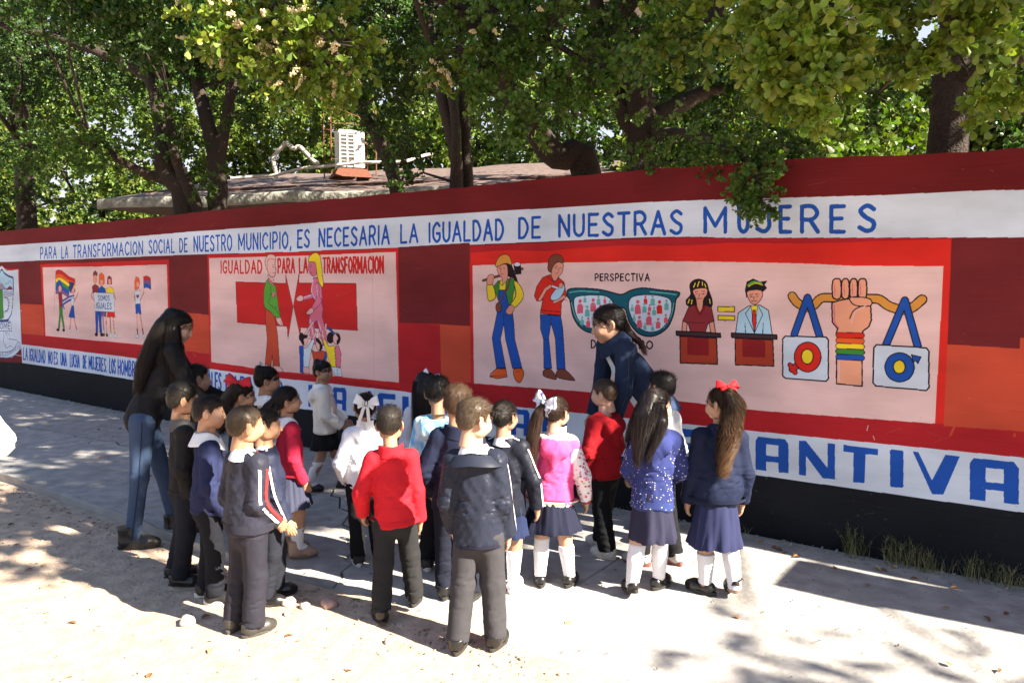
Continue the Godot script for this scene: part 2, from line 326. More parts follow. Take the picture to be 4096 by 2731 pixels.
	[2, 16, -1, 3, -3749, 1769, -3730, 1769],
	[2, 16, -1, 3, -3708, 1775, -3692, 1777],
	[2, 16, -1, 3, -3738, 1731, -3708, 1727],
	[2, 16, -1, 3, -3727, 1771, -3736, 1745],
	[0, 15, 16, 5, -3752, 1600, -3687, 1601, -3665, 1509, -3614, 1413, -3601, 1326, -3593, 1206, -3521, 979, -3614, 970, -3684, 1202, -3703, 1328, -3736, 1200, -3682, 968, -3775, 961, -3821, 1207, -3772, 1408, -3755, 1497],
	[2, 16, -1, 3, -3703, 1328, -3701, 1410],
	[1, 18, 16, 6, -3874, 1643, -3818, 1646, -3785, 1551, -3819, 1516, -3863, 1521],
	[1, 21, 16, 4, -3874, 1648, -3868, 1705, -3837, 1727, -3801, 1716, -3810, 1672, -3821, 1644],
	[1, 18, 16, 5, -3601, 1673, -3548, 1645, -3510, 1577, -3524, 1521, -3598, 1459, -3638, 1477, -3582, 1563],
	[1, 21, 16, 4, -3636, 1482, -3598, 1459, -3628, 1406, -3671, 1411, -3679, 1438],
	[2, 16, -1, 14, -3636, 1697, -3665, 1616, -3750, 1488],
	[2, 23, -1, 10, -3636, 1697, -3665, 1616, -3750, 1488],
	[1, 23, 16, 5, -3725, 1460, -3734, 1432, -3755, 1420, -3777, 1431, -3785, 1459, -3777, 1487, -3755, 1499, -3734, 1488],
	[0, 17, 16, 6, -3773, 957, -3682, 963, -3668, 898, -3767, 876, -3846, 885, -3834, 912],
	[2, 16, -1, 3, -3837, 890, -3671, 911],
	[1, 17, 16, 6, -3603, 962, -3523, 972, -3505, 925, -3542, 861, -3590, 888],
	[2, 16, -1, 3, -3577, 944, -3547, 951],
	[1, 21, 16, 4, -3250, 1778, -3195, 1817, -3141, 1808, -3148, 1744, -3182, 1705, -3194, 1674, -3241, 1684, -3246, 1726],
	[1, 23, 16, 4, -3279, 1794, -3263, 1856, -3195, 1881, -3141, 1849, -3143, 1812, -3192, 1821, -3236, 1778, -3249, 1740, -3276, 1757],
	[2, 16, -1, 3, -3219, 1776, -3194, 1771],
	[2, 16, -1, 3, -3175, 1771, -3155, 1775],
	[2, 16, -1, 3, -3184, 1767, -3179, 1746],
	[2, 16, -1, 3, -3209, 1732, -3182, 1734],
	[2, 16, -1, 3, -3212, 1786, -3192, 1788],
	[0, 7, 16, 5, -3256, 1724, -3326, 1701, -3382, 1631, -3405, 1557, -3381, 1517, -3325, 1528, -3348, 1422, -3158, 1410, -3154, 1508, -3108, 1561, -3130, 1664, -3182, 1701, -3218, 1663],
	[2, 16, -1, 4, -3348, 1446, -3255, 1441, -3158, 1437],
	[2, 16, -1, 3, -3281, 1705, -3218, 1663, -3182, 1697],
	[2, 16, -1, 34, -3353, 1530, -3299, 1609, -3256, 1634],
	[2, 21, -1, 25, -3353, 1530, -3299, 1609, -3256, 1634],
	[2, 16, -1, 31, -3129, 1554, -3218, 1513],
	[2, 21, -1, 23, -3129, 1554, -3218, 1513],
	[1, 9, 16, 4, -3253, 1552, -3198, 1618, -3140, 1649, -3125, 1612, -3166, 1547, -3228, 1524],
	[1, 21, 16, 3, -3140, 1641, -3145, 1627, -3159, 1621, -3173, 1627, -3179, 1641, -3173, 1655, -3159, 1661, -3146, 1655],
	[2, 16, -1, 21, -3238, 1634, -3189, 1620],
	[2, 2, -1, 15, -3238, 1634, -3189, 1620],
	[0, 15, 16, 5, -3348, 1413, -3160, 1408, -3140, 1311, -3116, 996, -3192, 991, -3209, 1235, -3248, 1349, -3269, 1232, -3240, 994, -3313, 991, -3317, 1219, -3347, 1303],
	[2, 16, -1, 3, -3248, 1349, -3252, 1407],
	[2, 16, -1, 3, -3317, 1230, -3285, 1212],
	[2, 16, -1, 3, -3179, 1231, -3140, 1243],
	[1, 23, 16, 5, -3309, 980, -3245, 984, -3197, 927, -3214, 911, -3315, 931],
	[1, 23, 16, 5, -3185, 985, -3116, 992, -3035, 929, -3048, 915, -3190, 930],
	[1, 27, 16, 9, -3096, 1607, -3000, 1621, -2825, 1613, -2712, 1591, -2634, 1579, -2558, 1610, -2462, 1626, -2326, 1613, -2195, 1600, -2195, 1569, -2214, 1545, -2230, 1441, -2280, 1344, -2382, 1286, -2489, 1297, -2566, 1372, -2600, 1465, -2638, 1483, -2668, 1476, -2720, 1367, -2776, 1305, -2891, 1288, -2986, 1325, -3049, 1407, -3078, 1528, -3098, 1556],
	[3, 28, -1, 8, -3079, 1587, -2988, 1599, -2825, 1593],
	[3, 28, -1, 7, -3064, 1510, -3028, 1408, -2968, 1340],
	[3, 28, -1, 8, -2409, 1601, -2284, 1591, -2211, 1582],
	[3, 28, -1, 7, -2227, 1526, -2249, 1431, -2300, 1348],
	[1, 2, 16, 6, -3042, 1529, -3006, 1560, -2871, 1572, -2768, 1565, -2713, 1528, -2704, 1467, -2741, 1386, -2822, 1333, -2903, 1324, -2986, 1366, -3030, 1439],
	[1, 2, 16, 6, -2578, 1517, -2547, 1563, -2440, 1580, -2325, 1572, -2255, 1546, -2244, 1478, -2268, 1401, -2321, 1337, -2393, 1314, -2468, 1327, -2533, 1383, -2569, 1451],
	[1, 29, -1, 0, -2972, 1524, -2977, 1514, -2987, 1509, -2998, 1513, -3003, 1523, -2998, 1534, -2988, 1538, -2977, 1534],
	[0, 29, -1, 0, -3013, 1431, -3013, 1484, -2999, 1503, -2975, 1503, -2961, 1485, -2961, 1432],
	[1, 28, -1, 0, -2939, 1560, -2941, 1555, -2946, 1553, -2952, 1555, -2954, 1560, -2952, 1565, -2947, 1567, -2941, 1565],
	[0, 28, -1, 0, -2959, 1514, -2959, 1540, -2952, 1550, -2941, 1550, -2933, 1541, -2933, 1514],
	[1, 29, -1, 0, -2860, 1534, -2864, 1524, -2874, 1520, -2884, 1524, -2888, 1533, -2884, 1543, -2874, 1547, -2864, 1543],
	[0, 29, -1, 0, -2897, 1447, -2898, 1497, -2885, 1514, -2863, 1515, -2850, 1498, -2849, 1448],
	[1, 28, -1, 0, -2819, 1559, -2821, 1552, -2828, 1549, -2835, 1552, -2838, 1558, -2835, 1565, -2828, 1568, -2821, 1565],
	[0, 28, -1, 0, -2844, 1499, -2844, 1533, -2836, 1545, -2821, 1546, -2812, 1534, -2811, 1500],
	[1, 29, -1, 0, -2769, 1552, -2771, 1548, -2776, 1546, -2780, 1548, -2782, 1552, -2780, 1557, -2776, 1559, -2771, 1557],
	[0, 29, -1, 0, -2786, 1512, -2787, 1535, -2781, 1543, -2770, 1543, -2764, 1535, -2764, 1512],
	[1, 28, -1, 0, -2726, 1528, -2728, 1523, -2734, 1521, -2739, 1523, -2741, 1528, -2739, 1533, -2734, 1535, -2729, 1533],
	[0, 28, -1, 0, -2745, 1483, -2746, 1509, -2739, 1518, -2728, 1518, -2721, 1509, -2721, 1484],
	[1, 28, -1, 0, -2913, 1482, -2916, 1474, -2925, 1471, -2933, 1474, -2937, 1482, -2933, 1490, -2925, 1493, -2916, 1490],
	[0, 28, -1, 0, -2945, 1408, -2945, 1451, -2934, 1466, -2915, 1466, -2904, 1452, -2903, 1409],
	[1, 29, -1, 0, -2804, 1493, -2806, 1487, -2813, 1484, -2819, 1486, -2822, 1492, -2819, 1498, -2813, 1501, -2806, 1499],
	[0, 29, -1, 0, -2827, 1438, -2827, 1469, -2819, 1480, -2806, 1481, -2797, 1470, -2797, 1439],
	[1, 28, -1, 0, -2959, 1400, -2962, 1393, -2969, 1391, -2975, 1393, -2978, 1399, -2975, 1405, -2969, 1408, -2962, 1406],
	[0, 28, -1, 0, -2984, 1344, -2984, 1376, -2976, 1387, -2961, 1387, -2953, 1377, -2953, 1345],
	[1, 29, -1, 0, -2905, 1393, -2908, 1386, -2916, 1383, -2923, 1386, -2926, 1392, -2923, 1400, -2916, 1403, -2908, 1400],
	[0, 29, -1, 0, -2933, 1328, -2934, 1365, -2924, 1378, -2907, 1379, -2897, 1366, -2897, 1329],
	[1, 29, -1, 0, -2491, 1527, -2495, 1518, -2505, 1514, -2515, 1517, -2519, 1527, -2515, 1537, -2505, 1541, -2495, 1537],
	[0, 29, -1, 0, -2527, 1439, -2528, 1490, -2516, 1508, -2494, 1508, -2481, 1491, -2480, 1440],
	[1, 7, -1, 0, -2437, 1564, -2439, 1558, -2445, 1556, -2451, 1558, -2453, 1564, -2451, 1570, -2445, 1572, -2439, 1570],
	[0, 7, -1, 0, -2458, 1512, -2459, 1542, -2451, 1552, -2438, 1553, -2431, 1542, -2430, 1512],
	[1, 28, -1, 0, -2379, 1569, -2382, 1562, -2389, 1559, -2396, 1561, -2399, 1569, -2397, 1576, -2389, 1579, -2382, 1576],
	[0, 28, -1, 0, -2405, 1504, -2406, 1541, -2397, 1554, -2381, 1554, -2372, 1542, -2371, 1504],
	[1, 7, -1, 0, -2324, 1529, -2327, 1520, -2336, 1516, -2345, 1519, -2349, 1528, -2346, 1537, -2337, 1541, -2328, 1538],
	[0, 7, -1, 0, -2357, 1446, -2358, 1493, -2346, 1510, -2326, 1510, -2314, 1494, -2314, 1447],
	[1, 28, -1, 0, -2273, 1538, -2276, 1531, -2283, 1528, -2290, 1531, -2293, 1538, -2290, 1545, -2283, 1548, -2276, 1545],
	[0, 28, -1, 0, -2299, 1473, -2300, 1511, -2291, 1524, -2275, 1524, -2266, 1511, -2265, 1474],
	[1, 28, -1, 0, -2542, 1500, -2544, 1495, -2549, 1493, -2554, 1495, -2556, 1500, -2554, 1505, -2549, 1507, -2544, 1505],
	[0, 28, -1, 0, -2560, 1456, -2561, 1481, -2554, 1490, -2543, 1490, -2537, 1482, -2536, 1456],
	[1, 28, -1, 0, -2443, 1512, -2446, 1505, -2452, 1502, -2459, 1505, -2462, 1512, -2460, 1518, -2453, 1521, -2446, 1519],
	[0, 28, -1, 0, -2468, 1450, -2469, 1486, -2460, 1498, -2445, 1498, -2436, 1486, -2435, 1451],
	[1, 29, -1, 0, -2405, 1505, -2407, 1500, -2412, 1498, -2417, 1500, -2419, 1505, -2417, 1510, -2412, 1512, -2408, 1510],
	[0, 29, -1, 0, -2423, 1461, -2424, 1486, -2417, 1495, -2407, 1495, -2400, 1487, -2400, 1462],
	[1, 28, -1, 0, -2369, 1487, -2372, 1481, -2377, 1478, -2383, 1481, -2386, 1486, -2383, 1492, -2378, 1494, -2372, 1492],
	[0, 28, -1, 0, -2390, 1434, -2391, 1464, -2384, 1475, -2371, 1475, -2363, 1465, -2363, 1435],
	[1, 29, -1, 0, -2404, 1445, -2407, 1436, -2416, 1432, -2426, 1436, -2430, 1445, -2426, 1454, -2417, 1458, -2408, 1454],
	[0, 29, -1, 0, -2437, 1362, -2438, 1409, -2426, 1426, -2406, 1427, -2394, 1411, -2393, 1363],
	[1, 28, -1, 0, -2525, 1430, -2527, 1425, -2532, 1423, -2537, 1425, -2539, 1430, -2537, 1435, -2532, 1437, -2527, 1435],
	[0, 28, -1, 0, -2543, 1386, -2543, 1411, -2537, 1420, -2526, 1421, -2520, 1412, -2519, 1387],
	[1, 29, -1, 0, -2479, 1416, -2482, 1408, -2490, 1404, -2499, 1407, -2502, 1415, -2499, 1424, -2491, 1427, -2482, 1424],
	[0, 29, -1, 0, -2510, 1340, -2510, 1384, -2499, 1399, -2481, 1399, -2470, 1385, -2469, 1342],
	[1, 29, -1, 0, -2278, 1437, -2280, 1431, -2286, 1428, -2293, 1431, -2295, 1437, -2293, 1443, -2287, 1446, -2280, 1443],
	[0, 29, -1, 0, -2300, 1381, -2301, 1413, -2293, 1424, -2280, 1425, -2271, 1414, -2271, 1382],
	[1, 29, -1, 0, -2335, 1407, -2338, 1400, -2345, 1397, -2352, 1399, -2355, 1406, -2352, 1414, -2345, 1417, -2338, 1414],
	[0, 29, -1, 0, -2361, 1341, -2362, 1379, -2352, 1392, -2337, 1393, -2327, 1380, -2327, 1343],
	[1, 28, -1, 0, -2440, 1372, -2442, 1367, -2447, 1365, -2452, 1366, -2454, 1371, -2452, 1376, -2447, 1378, -2442, 1376],
	[0, 28, -1, 0, -2458, 1327, -2459, 1353, -2452, 1362, -2442, 1362, -2435, 1353, -2435, 1328],
	[1, 28, -1, 0, -2381, 1364, -2383, 1360, -2387, 1358, -2391, 1359, -2393, 1364, -2391, 1368, -2387, 1370, -2383, 1368],
	[0, 28, -1, 0, -2397, 1324, -2397, 1347, -2392, 1355, -2382, 1355, -2376, 1348, -2376, 1325],
	[2, 16, -1, 40, -2144, 1389, -2148, 1326],
	[2, 21, -1, 29, -2144, 1389, -2148, 1326],
	[2, 16, -1, 39, -1952, 1395, -1941, 1331],
	[2, 21, -1, 28, -1952, 1395, -1941, 1331],
	[1, 22, 16, 4, -2114, 1649, -2086, 1682, -2041, 1690, -1995, 1668, -1974, 1609, -1951, 1549, -1954, 1503, -1997, 1509, -2083, 1507, -2130, 1510, -2138, 1546, -2106, 1585],
	[2, 18, -1, 7, -2074, 1662, -2085, 1635],
	[2, 18, -1, 7, -2046, 1673, -2057, 1640],
	[2, 18, -1, 6, -2023, 1671, -2023, 1646],
	[2, 18, -1, 6, -2006, 1657, -1998, 1635],
	[2, 18, -1, 7, -2113, 1552, -2124, 1525],
	[2, 18, -1, 6, -1970, 1555, -1964, 1525],
	[2, 18, -1, 7, -2095, 1547, -2098, 1520],
	[1, 21, 16, 4, -2088, 1616, -1994, 1628, -1990, 1585, -2012, 1552, -2019, 1489, -2037, 1456, -2056, 1488, -2066, 1553],
	[2, 16, -1, 4, -2074, 1602, -2054, 1608],
	[2, 16, -1, 4, -2026, 1608, -2006, 1606],
	[2, 16, -1, 4, -2069, 1588, -2056, 1588],
	[2, 16, -1, 4, -2024, 1590, -2008, 1590],
	[2, 16, -1, 4, -2042, 1588, -2046, 1570],
	[2, 16, -1, 4, -2057, 1557, -2027, 1560],
	[0, 12, 16, 5, -2116, 1502, -2068, 1515, -2037, 1458, -2002, 1516, -1956, 1501, -1934, 1407, -1976, 1392, -1995, 1331, -2101, 1326, -2121, 1387, -2160, 1401],
	[2, 30, -1, 13, -2075, 1507, -2037, 1445, -1997, 1509],
	[2, 16, -1, 3, -2114, 1396, -2052, 1390, -2000, 1396],
	[0, 31, 16, 8, -2179, 1294, -1916, 1293, -1905, 1116, -2173, 1107],
	[0, 30, -1, 0, -2125, 1292, -1970, 1288, -1967, 1171, -2122, 1166],
	[0, 32, 16, 8, -2208, 1329, -1890, 1327, -1887, 1298, -2205, 1298],
	[0, 18, 16, 5, -1911, 1505, -1796, 1508, -1795, 1473, -1910, 1472],
	[0, 18, 16, 5, -1908, 1447, -1794, 1446, -1793, 1417, -1908, 1416],
	[0, 9, 16, 5, -1702, 1515, -1628, 1522, -1571, 1489, -1543, 1333, -1785, 1333, -1770, 1467],
	[0, 18, 16, 3, -1687, 1517, -1643, 1520, -1649, 1440, -1665, 1466, -1674, 1439],
	[0, 7, 16, 4, -1674, 1488, -1657, 1489, -1648, 1404, -1659, 1346, -1676, 1413],
	[0, 22, 16, 4, -1726, 1619, -1716, 1672, -1675, 1692, -1632, 1672, -1586, 1678, -1603, 1654, -1587, 1633, -1608, 1612, -1631, 1620, -1683, 1622, -1706, 1606, -1716, 1569],
	[3, 14, -1, 13, -1707, 1651, -1674, 1672, -1622, 1664],
	[3, 18, -1, 5, -1705, 1641, -1663, 1664, -1613, 1652],
	[1, 21, 16, 4, -1713, 1609, -1631, 1620, -1612, 1597, -1617, 1569, -1639, 1537, -1665, 1525, -1694, 1545],
	[2, 16, -1, 4, -1698, 1588, -1677, 1593],
	[2, 16, -1, 4, -1657, 1593, -1636, 1591],
	[2, 16, -1, 4, -1693, 1576, -1678, 1576],
	[2, 16, -1, 4, -1655, 1578, -1638, 1578],
	[2, 16, -1, 4, -1666, 1576, -1669, 1560],
	[2, 16, -1, 4, -1681, 1547, -1652, 1549],
	[2, 16, -1, 4, -1718, 1336, -1724, 1401],
	[2, 16, -1, 4, -1605, 1334, -1602, 1405],
	[2, 16, -1, 4, -1687, 1515, -1722, 1464, -1659, 1338],
	[2, 16, -1, 4, -1639, 1518, -1608, 1462, -1659, 1338],
	[0, 31, 16, 7, -1788, 1299, -1538, 1298, -1527, 1128, -1782, 1120],
	[0, 30, -1, 0, -1739, 1297, -1587, 1293, -1584, 1181, -1736, 1176],
	[0, 32, 16, 7, -1815, 1332, -1514, 1331, -1511, 1303, -1812, 1302],
	[3, 16, -1, 59, -1424, 1584, -1391, 1542, -1332, 1513, -1289, 1528, -1250, 1570, -1186, 1577, -985, 1574, -914, 1570, -861, 1533, -783, 1510, -733, 1528, -686, 1574],
	[3, 26, -1, 45, -1424, 1584, -1391, 1542, -1332, 1513, -1289, 1528, -1250, 1570, -1186, 1577, -985, 1574, -914, 1570, -861, 1533, -783, 1510, -733, 1528, -686, 1574],
	[2, 16, -1, 47, -1405, 1336, -1329, 1577, -1248, 1332],
	[2, 15, -1, 35, -1405, 1336, -1329, 1577, -1248, 1332],
	[2, 16, -1, 44, -866, 1302, -776, 1569, -697, 1298],
	[2, 15, -1, 32, -866, 1302, -776, 1569, -697, 1298],
	[0, 2, 16, 8, -1476, 1307, -1459, 1326, -1211, 1331, -1196, 1315, -1188, 1071, -1202, 1054, -1452, 1055, -1468, 1070],
	[0, 2, 16, 8, -934, 1279, -918, 1299, -653, 1294, -639, 1276, -630, 1062, -643, 1045, -913, 1049, -930, 1066],
	[2, 16, -1, 45, -1322, 1193, -1410, 1115],
	[2, 7, -1, 34, -1322, 1193, -1410, 1115],
	[2, 16, -1, 33, -1424, 1143, -1391, 1096],
	[2, 7, -1, 23, -1424, 1143, -1391, 1096],
	[2, 7, -1, 26, -1322, 1193, -1410, 1115],
	[1, 7, 16, 6, -1236, 1205, -1258, 1137, -1314, 1105, -1373, 1129, -1400, 1195, -1377, 1264, -1320, 1295, -1262, 1270],
	[1, 18, 16, 6, -1283, 1205, -1293, 1171, -1318, 1155, -1344, 1168, -1355, 1201, -1346, 1235, -1321, 1250, -1295, 1238],
	[0, 15, 16, 5, -755, 1218, -721, 1224, -729, 1249, -678, 1239, -693, 1199, -706, 1217, -732, 1186],
	[1, 15, 16, 6, -711, 1176, -731, 1113, -785, 1084, -842, 1105, -868, 1166, -847, 1229, -792, 1258, -736, 1236],
	[1, 18, 16, 6, -759, 1176, -767, 1147, -789, 1134, -812, 1144, -822, 1172, -814, 1200, -792, 1213, -769, 1203],
	[0, 33, 16, 7, -1144, 1203, -996, 1203, -990, 1041, -1139, 1045],
	[2, 24, -1, 12, -1128, 1180, -1124, 1066],
	[0, 33, 16, 8, -1183, 1546, -1130, 1563, -1048, 1579, -963, 1571, -953, 1447, -965, 1406, -998, 1377, -1000, 1358, -1151, 1356, -1144, 1386, -1176, 1425],
	[1, 33, 16, 8, -1183, 1666, -1173, 1691, -1145, 1693, -1133, 1666, -1131, 1592, -1143, 1570, -1167, 1570, -1181, 1591],
	[2, 25, -1, 6, -1170, 1662, -1166, 1591],
	[1, 33, 16, 8, -1129, 1666, -1119, 1691, -1099, 1693, -1087, 1666, -1085, 1592, -1097, 1571, -1113, 1571, -1127, 1592],
	[2, 25, -1, 6, -1116, 1662, -1112, 1592],
	[1, 33, 16, 8, -1082, 1666, -1072, 1691, -1052, 1693, -1040, 1666, -1038, 1593, -1049, 1572, -1066, 1571, -1079, 1592],
	[2, 25, -1, 6, -1069, 1662, -1065, 1593],
	[1, 33, 16, 8, -1035, 1666, -1025, 1691, -1000, 1693, -988, 1667, -986, 1594, -997, 1572, -1019, 1572, -1032, 1593],
	[2, 25, -1, 6, -1022, 1663, -1018, 1593],
	[1, 33, 16, 6, -1079, 1579, -1012, 1582, -962, 1569, -960, 1533, -1028, 1529, -1065, 1544],
	[3, 16, -1, 6, -1006, 1530, -1054, 1502, -1076, 1452],
	[3, 24, -1, 8, -992, 1527, -1045, 1492, -1065, 1423],
	[3, 25, -1, 8, -1168, 1533, -1162, 1430, -1138, 1391],
	[2, 16, -1, 37, -1137, 1347, -1004, 1350],
	[2, 7, -1, 30, -1137, 1347, -1004, 1350],
	[2, 16, -1, 37, -1136, 1314, -1003, 1316],
	[2, 17, -1, 30, -1136, 1314, -1003, 1316],
	[2, 16, -1, 38, -1135, 1280, -1002, 1282],
	[2, 18, -1, 30, -1135, 1280, -1002, 1282],
	[2, 16, -1, 38, -1134, 1247, -1000, 1248],
	[2, 13, -1, 30, -1134, 1247, -1000, 1248],
	[2, 16, -1, 38, -1133, 1213, -999, 1214],
	[2, 15, -1, 30, -1133, 1213, -999, 1214],
	[2, 6, -1, 4, -948, 804, -954, 772],
	[2, 6, -1, 4, -918, 744, -909, 721],
	[2, 4, -1, 12, -493, 844, -509, 798],
	[2, 4, -1, 10, -200, 841, -202, 828],
	[2, 4, -1, 14, -8140, 832, -8097, 797],
	[2, 5, -1, 7, -7927, 884, -7934, 842]]
const WORDS = [
	["AHOME", 10, 0.11, 0, -13610, 898, -12987, 922, -13597, 998, -12974, 1026],
	["TRABAJO", 10, 0.11, 0, -13708, 458, -13120, 510, -13700, 516, -13114, 563],
	["PROGRESO", 10, 0.11, 0, -13089, 518, -12698, 650, -13083, 571, -12690, 714],
	["PARA", 15, 0.12, 0, -11884, 1959, -11381, 1959, -11865, 2131, -11363, 2131],
	["LA", 15, 0.12, 0, -11244, 1957, -11036, 1960, -11227, 2131, -11019, 2134],
	["TRANSFORMACION", 15, 0.12, 0, -10911, 1958, -9139, 1976, -10893, 2137, -9126, 2148],
	["SOCIAL", 15, 0.12, 0, -9011, 1982, -8449, 1984, -8999, 2154, -8438, 2153],
	["DE", 15, 0.12, 0, -8356, 1987, -8183, 1990, -8346, 2153, -8173, 2155],
	["NUESTRO", 15, 0.12, 0, -8065, 1987, -7333, 1986, -8054, 2169, -7324, 2169],
	["MUNICIPIO,", 15, 0.12, 0, -7228, 1989, -6343, 1985, -7219, 2171, -6336, 2166],
	["ES", 15, 0.13, 0, -6260, 1988, -6064, 1990, -6253, 2178, -6058, 2178],
	["NECESARIA", 15, 0.13, 0, -5939, 1991, -4970, 1993, -5933, 2178, -4966, 2177],
	["LA", 15, 0.13, 0, -4845, 1998, -4627, 2001, -4843, 2176, -4624, 2174],
	["IGUALDAD", 15, 0.13, 0, -4511, 1997, -3696, 1995, -4509, 2177, -3695, 2175],
	["DE", 15, 0.13, 0, -3559, 2001, -3343, 2001, -3559, 2176, -3343, 2179],
	["NUESTRAS", 15, 0.135, 0, -3187, 2004, -2169, 1992, -3188, 2182, -2172, 2170],
	["M", 15, 0.14, 0, -2024, 1996, -1858, 1990, -2028, 2180, -1862, 2172],
	["U", 15, 0.14, 0, -1790, 1988, -1705, 1985, -1795, 2173, -1710, 2169],
	["J", 15, 0.14, 0, -1670, 1986, -1567, 1983, -1675, 2171, -1572, 2167],
	["E", 15, 0.14, 0, -1520, 1979, -1435, 1976, -1525, 2163, -1441, 2160],
	["R", 15, 0.14, 0, -1387, 1975, -1266, 1971, -1393, 2158, -1272, 2152],
	["E", 15, 0.14, 0, -1212, 1969, -1115, 1966, -1217, 2148, -1121, 2145],
	["S", 15, 0.14, 0, -1050, 1969, -942, 1965, -1056, 2145, -948, 2139],
	["LA", 15, 0.12, 0, -12603, 480, -12440, 478, -12580, 672, -12418, 671],
	["IGUALDAD", 15, 0.12, 0, -12391, 478, -11874, 470, -12369, 671, -11853, 664],
	["NO", 15, 0.12, 0, -11801, 472, -11658, 472, -11781, 659, -11638, 661],
	["ES", 15, 0.12, 0, -11625, 473, -11497, 474, -11605, 663, -11477, 663],
	["UNA", 15, 0.12, 0, -11427, 472, -11233, 473, -11408, 659, -11214, 661],
	["LUCHA", 15, 0.12, 0, -11147, 473, -10857, 473, -11128, 660, -10839, 659],
	["DE", 15, 0.12, 0, -10780, 475, -10675, 475, -10763, 661, -10657, 661],
	["MUJERES.", 15, 0.12, 0, -10622, 474, -10128, 464, -10605, 662, -10112, 657],
	["LOS", 15, 0.12, 0, -10079, 462, -9907, 459, -10062, 663, -9890, 663],
	["HOMBRES", 15, 0.12, 0, -9864, 458, -9281, 455, -9848, 663, -9265, 661],
	["SON", 15, 0.12, 0, -9109, 455, -8731, 450, -9094, 659, -8717, 661],
	["FUNDAMENTALES", 15, 0.12, 0, -8544, 447, -7610, 438, -8530, 663, -7599, 647],
	["PARA", 15, 0.13, 0, -7540, 438, -7024, 437, -7530, 634, -7015, 635],
	["LOGRAR", 15, 0.13, 0, -6917, 431, -6543, 434, -6908, 632, -6535, 627],
	["L", 15, 0.22, 1, -6140, 410, -5975, 418, -6133, 634, -5968, 637],
	["A", 15, 0.22, 1, -5779, 419, -5585, 424, -5772, 638, -5579, 645],
	["I", 15, 0.2, 1, -5295, 421, -5247, 422, -5290, 642, -5243, 644],
	["G", 15, 0.2, 1, -5166, 426, -4918, 430, -5162, 637, -4914, 642],
	["U", 15, 0.2, 1, -4847, 426, -4599, 432, -4844, 634, -4596, 638],
	["A", 15, 0.2, 1, -4538, 431, -4317, 439, -4536, 636, -4315, 640],
	["L", 15, 0.2, 1, -4259, 434, -4104, 435, -4258, 636, -4102, 640],
	["D", 15, 0.2, 1, -4048, 434, -3845, 438, -4047, 641, -3844, 643],
	["A", 15, 0.2, 1, -3642, 427, -3447, 434, -3642, 640, -3447, 645],
	["D", 15, 0.2, 1, -3324, 435, -3097, 443, -3325, 645, -3099, 646],
	["S", 15, 0.24, 1, -2833, 372, -2608, 379, -2836, 629, -2612, 635],
	["U", 15, 0.24, 1, -2505, 382, -2275, 388, -2508, 639, -2279, 644],
	["S", 15, 0.24, 1, -2207, 390, -2000, 396, -2211, 645, -2005, 651],
	["T", 15, 0.24, 1, -1918, 407, -1691, 423, -1923, 658, -1697, 661],
	["A", 15, 0.24, 1, -1627, 432, -1412, 439, -1633, 655, -1419, 658],
	["N", 15, 0.24, 1, -1347, 438, -1128, 441, -1353, 662, -1135, 666],
	["T", 15, 0.24, 1, -1077, 437, -880, 452, -1085, 668, -888, 666],
	["I", 15, 0.24, 1, -813, 445, -741, 451, -822, 673, -749, 676],
	["V", 15, 0.24, 1, -690, 424, -449, 457, -700, 678, -458, 679],
	["A", 15, 0.24, 1, -398, 440, -164, 449, -408, 680, -174, 685],
	["SOMOS", 10, 0.13, 0, -10280, 1397, -9985, 1400, -10273, 1475, -9978, 1476],
	["IGUALES", 10, 0.13, 0, -10339, 1295, -9946, 1294, -10331, 1382, -9939, 1379],
	["IGUALDAD", 5, 0.14, 0, -7563, 1742, -6825, 1740, -7555, 1892, -6819, 1886],
	["PARA", 5, 0.14, 0, -6580, 1740, -6296, 1740, -6574, 1898, -6290, 1898],
	["LA", 5, 0.14, 0, -6242, 1741, -6100, 1741, -6236, 1900, -6095, 1901],
	["TRANSFORMACION", 5, 0.14, 0, -5889, 1740, -5049, 1733, -5885, 1898, -5046, 1901],
	["PERSPECTIVA", 16, 0.15, 0, -2863, 1675, -2412, 1672, -2863, 1731, -2413, 1733],
	["DE GENERO", 16, 0.16, 0, -2893, 1171, -2381, 1189, -2893, 1237, -2382, 1257]]
